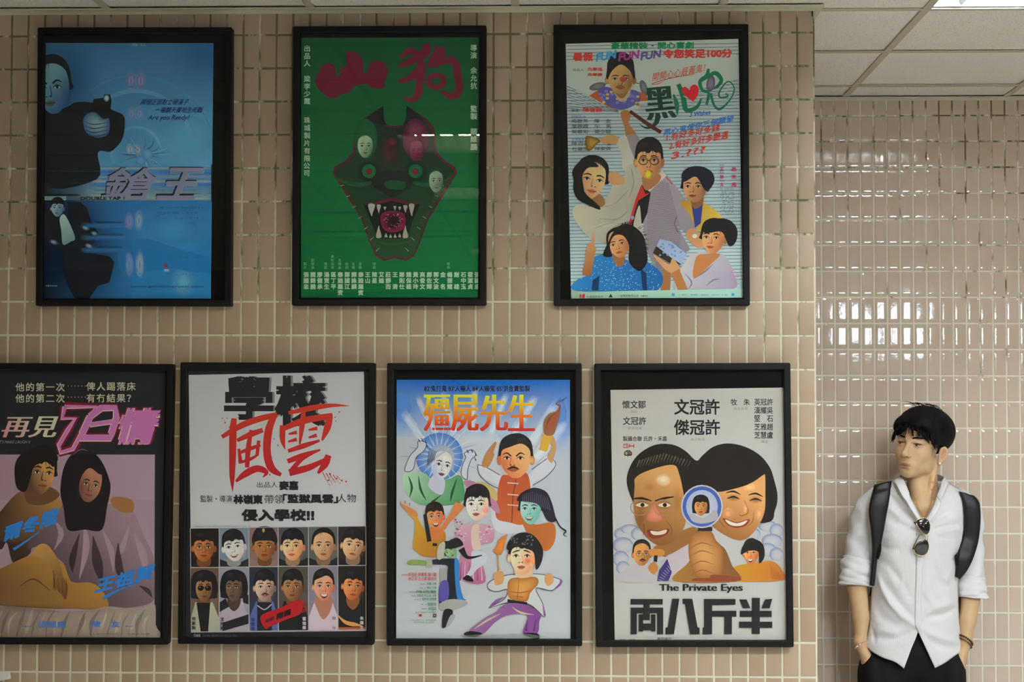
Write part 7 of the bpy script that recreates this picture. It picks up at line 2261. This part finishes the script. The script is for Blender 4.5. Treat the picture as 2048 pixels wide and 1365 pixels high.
# ---- backpack
bp_ = empty('backpack', T(1838, 1230, YB + .18), 'black leather backpack on the back of the man, its two straps over his shoulders', 'backpack')
def pack_field(W):
    c = np.array(T(1838, 1130, YB + .205), np.float32)
    q = np.abs(W - c) - np.array((.125, .038, .185), np.float32)
    return np.linalg.norm(np.maximum(q, 0), axis=-1) + np.minimum(q.max(-1), 0) - .028
pc = T(1838, 1130, YB + .205)
v_, f_ = surface_nets(pack_field, (pc[0] - .17, pc[1] - .08, pc[2] - .23), (pc[0] + .17, pc[1] + .08, pc[2] + .23), .008)
mesh_np('bag', v_, f_, M_LEATH, bp_)
def sleeve_y(px, py):
    best = 9.0
    for (x0, y0), (x1, y1), r, yc in (((1764, 992), (1731, 1055), 31.5, YB + .026), ((1731, 1055), (1716, 1140), 30, YB + .022), ((1918, 1000), (1939, 1045), 26, YB + .03), ((1939, 1045), (1944, 1110), 25, YB + .03)):
        dx, dy = x1 - x0, y1 - y0
        t = max(0, min(1, ((px - x0) * dx + (py - y0) * dy) / (dx * dx + dy * dy)))
        d = math.hypot(px - x0 - dx * t, py - y0 - dy * t)
        if d < r:
            best = min(best, yc - math.sqrt(r * r - d * d) / PXM * .96)
    return best
def strap_y(px, py):
    tp = top_l(px) if px < 1843 else top_r(min(px, 1944))
    y = min(front_y(min(max(px, 1750), 1930), max(py, tp + 3)), sleeve_y(px, py))
    over = max(0.0, 1 - (py - tp) / 12.0)
    return y + .035 * over ** 2
ribbon('strap', [(1750, 972), (1743, 998), (1739, 1025), (1744, 1062), (1747, 1100), (1744.5, 1140), (1742, 1172)], [(1782, 963), (1777, 998), (1769, 1040), (1762, 1075), (1758, 1095), (1752, 1118), (1745.5, 1172)], .011, M_LEATH, bp_, 60, 10, .006, .006, None, 0.0, True)
ribbon('strap', [(1919, 983), (1927, 1008), (1929, 1048), (1925, 1080), (1918, 1103), (1912, 1118), (1914, 1134), (1913, 1154)], [(1946, 994), (1957, 1008), (1959, 1042), (1955, 1080), (1946, 1112), (1936, 1134), (1928, 1146), (1917, 1158)], .012, M_LEATH, bp_, 60, 10, .006, .006, None, 0.0, True)
for l_, r_ in (([(1758, 1092), (1759, 1102), (1755, 1116)], [(1763, 1088), (1762, 1104), (1757, 1118)]), ([(1909.5, 1112), (1910, 1120), (1914, 1132)], [(1917, 1104), (1918, 1120), (1920, 1134)])):
    ribbon('strap_buckle', l_, r_, .016, M_BLACK, bp_, 8, 3, .002, .006, strap_y)
ribbon('webbing', [(1742.5, 1168), (1741, 1178), (1738, 1192)], [(1746.5, 1168), (1745, 1180), (1741, 1192)], .006, M_BLACK, bp_, 8, 2, 0, .002, lambda x, y: YB - .01 + (y - 1168) * .003)

# ---- sunglasses hung on the shirt opening
sg = empty('sunglasses', T(1845, 1100, YB - .14), 'dark aviator sunglasses with thin gold rims hanging from the open neck of the white shirt', 'sunglasses')
M_LENS = new_mat('smoked_lens', (0.004, 0.006, 0.006, 1), 0.03, spec=0.8)
M_LENS2 = new_mat('green_smoked_lens', (0.006, 0.016, 0.013, 1), 0.03, spec=0.8)
def lens(pts, tiltz, mat, lift, lab):
    q = catmull(pts, True, 6)
    cx, cy = sum(p[0] for p in q) / len(q), sum(p[1] for p in q) / len(q)
    y0 = front_y(cx, cy) - lift
    V_, F_ = [], []
    N = len(q)
    sc = max(math.hypot(p[0] - cx, p[1] - cy) for p in q)
    def dep(px, py):
        r2 = ((px - cx) ** 2 + (py - cy) ** 2) / sc ** 2
        return y0 - tiltz * (py - cy) / PXM - .22 * (px - cx) / PXM * 0 + .0042 * r2
    for t in (.0, .25, .5, .75, 1.0):
        for p in q:
            x, y = cx + (p[0] - cx) * t, cy + (p[1] - cy) * t
            V_.append(T(x, y, dep(x, y)))
    for r in range(4):
        for i in range(N):
            j = (i + 1) % N
            F_.append((r * N + i, r * N + j, (r + 1) * N + j, (r + 1) * N + i))
    o = link_mesh('lens', V_, F_, mat, sg, True); o['label'] = lab
    md = o.modifiers.new('thickness', 'SOLIDIFY'); md.thickness = .0016; md.offset = 0
    f = MB(); pts3 = [T(p[0], p[1], dep(p[0], p[1]) - .0004) for p in q]
    f.tube(pts3 + [pts3[0]], .0010, 6, False)
    f.build('rim', M_GOLD, sg, True)
    return dep
d1 = lens([(1833, 1043), (1840, 1038), (1850, 1037), (1857, 1042), (1860, 1051), (1859, 1062), (1855, 1069), (1849, 1069), (1841, 1061), (1835, 1052)], .10, M_LENS, .036, 'dark upper lens')
d2 = lens([(1829, 1095), (1835, 1086), (1843, 1081), (1852, 1080), (1857, 1088), (1857, 1098), (1853, 1107), (1845, 1112), (1836, 1110), (1830, 1104)], -.12, M_LENS2, .026, 'greenish lower lens')
f = MB()
f.tube([T(1849, 1069, d1(1849, 1069)), T(1851, 1075, d1(1849, 1069) - .002), T(1850, 1080, d2(1850, 1080))], .0011, 6)
f.tube([T(1854, 1068, d1(1854, 1068)), T(1856, 1075, d1(1854, 1068) - .003), T(1855, 1083, d2(1855, 1083))], .0011, 6)
f.build('bridge', M_GOLD, sg, True)
for pts in ([(1834, 1044, YB - .163), (1829, 1046, YB - .160), (1834, 1052, YB - .146), (1841, 1062, YB - .126)], [(1830, 1097, YB - .152), (1826, 1099, YB - .148), (1829, 1090, YB - .138), (1839, 1070, YB - .122)]):
    f = MB(); f.tube([T(*p) for p in pts], [.0022, .0026, .0012, .0012], 6)
    f.build('temple', new_mat('black_temple', (0.01, 0.01, 0.01, 1), 0.3), sg, True)
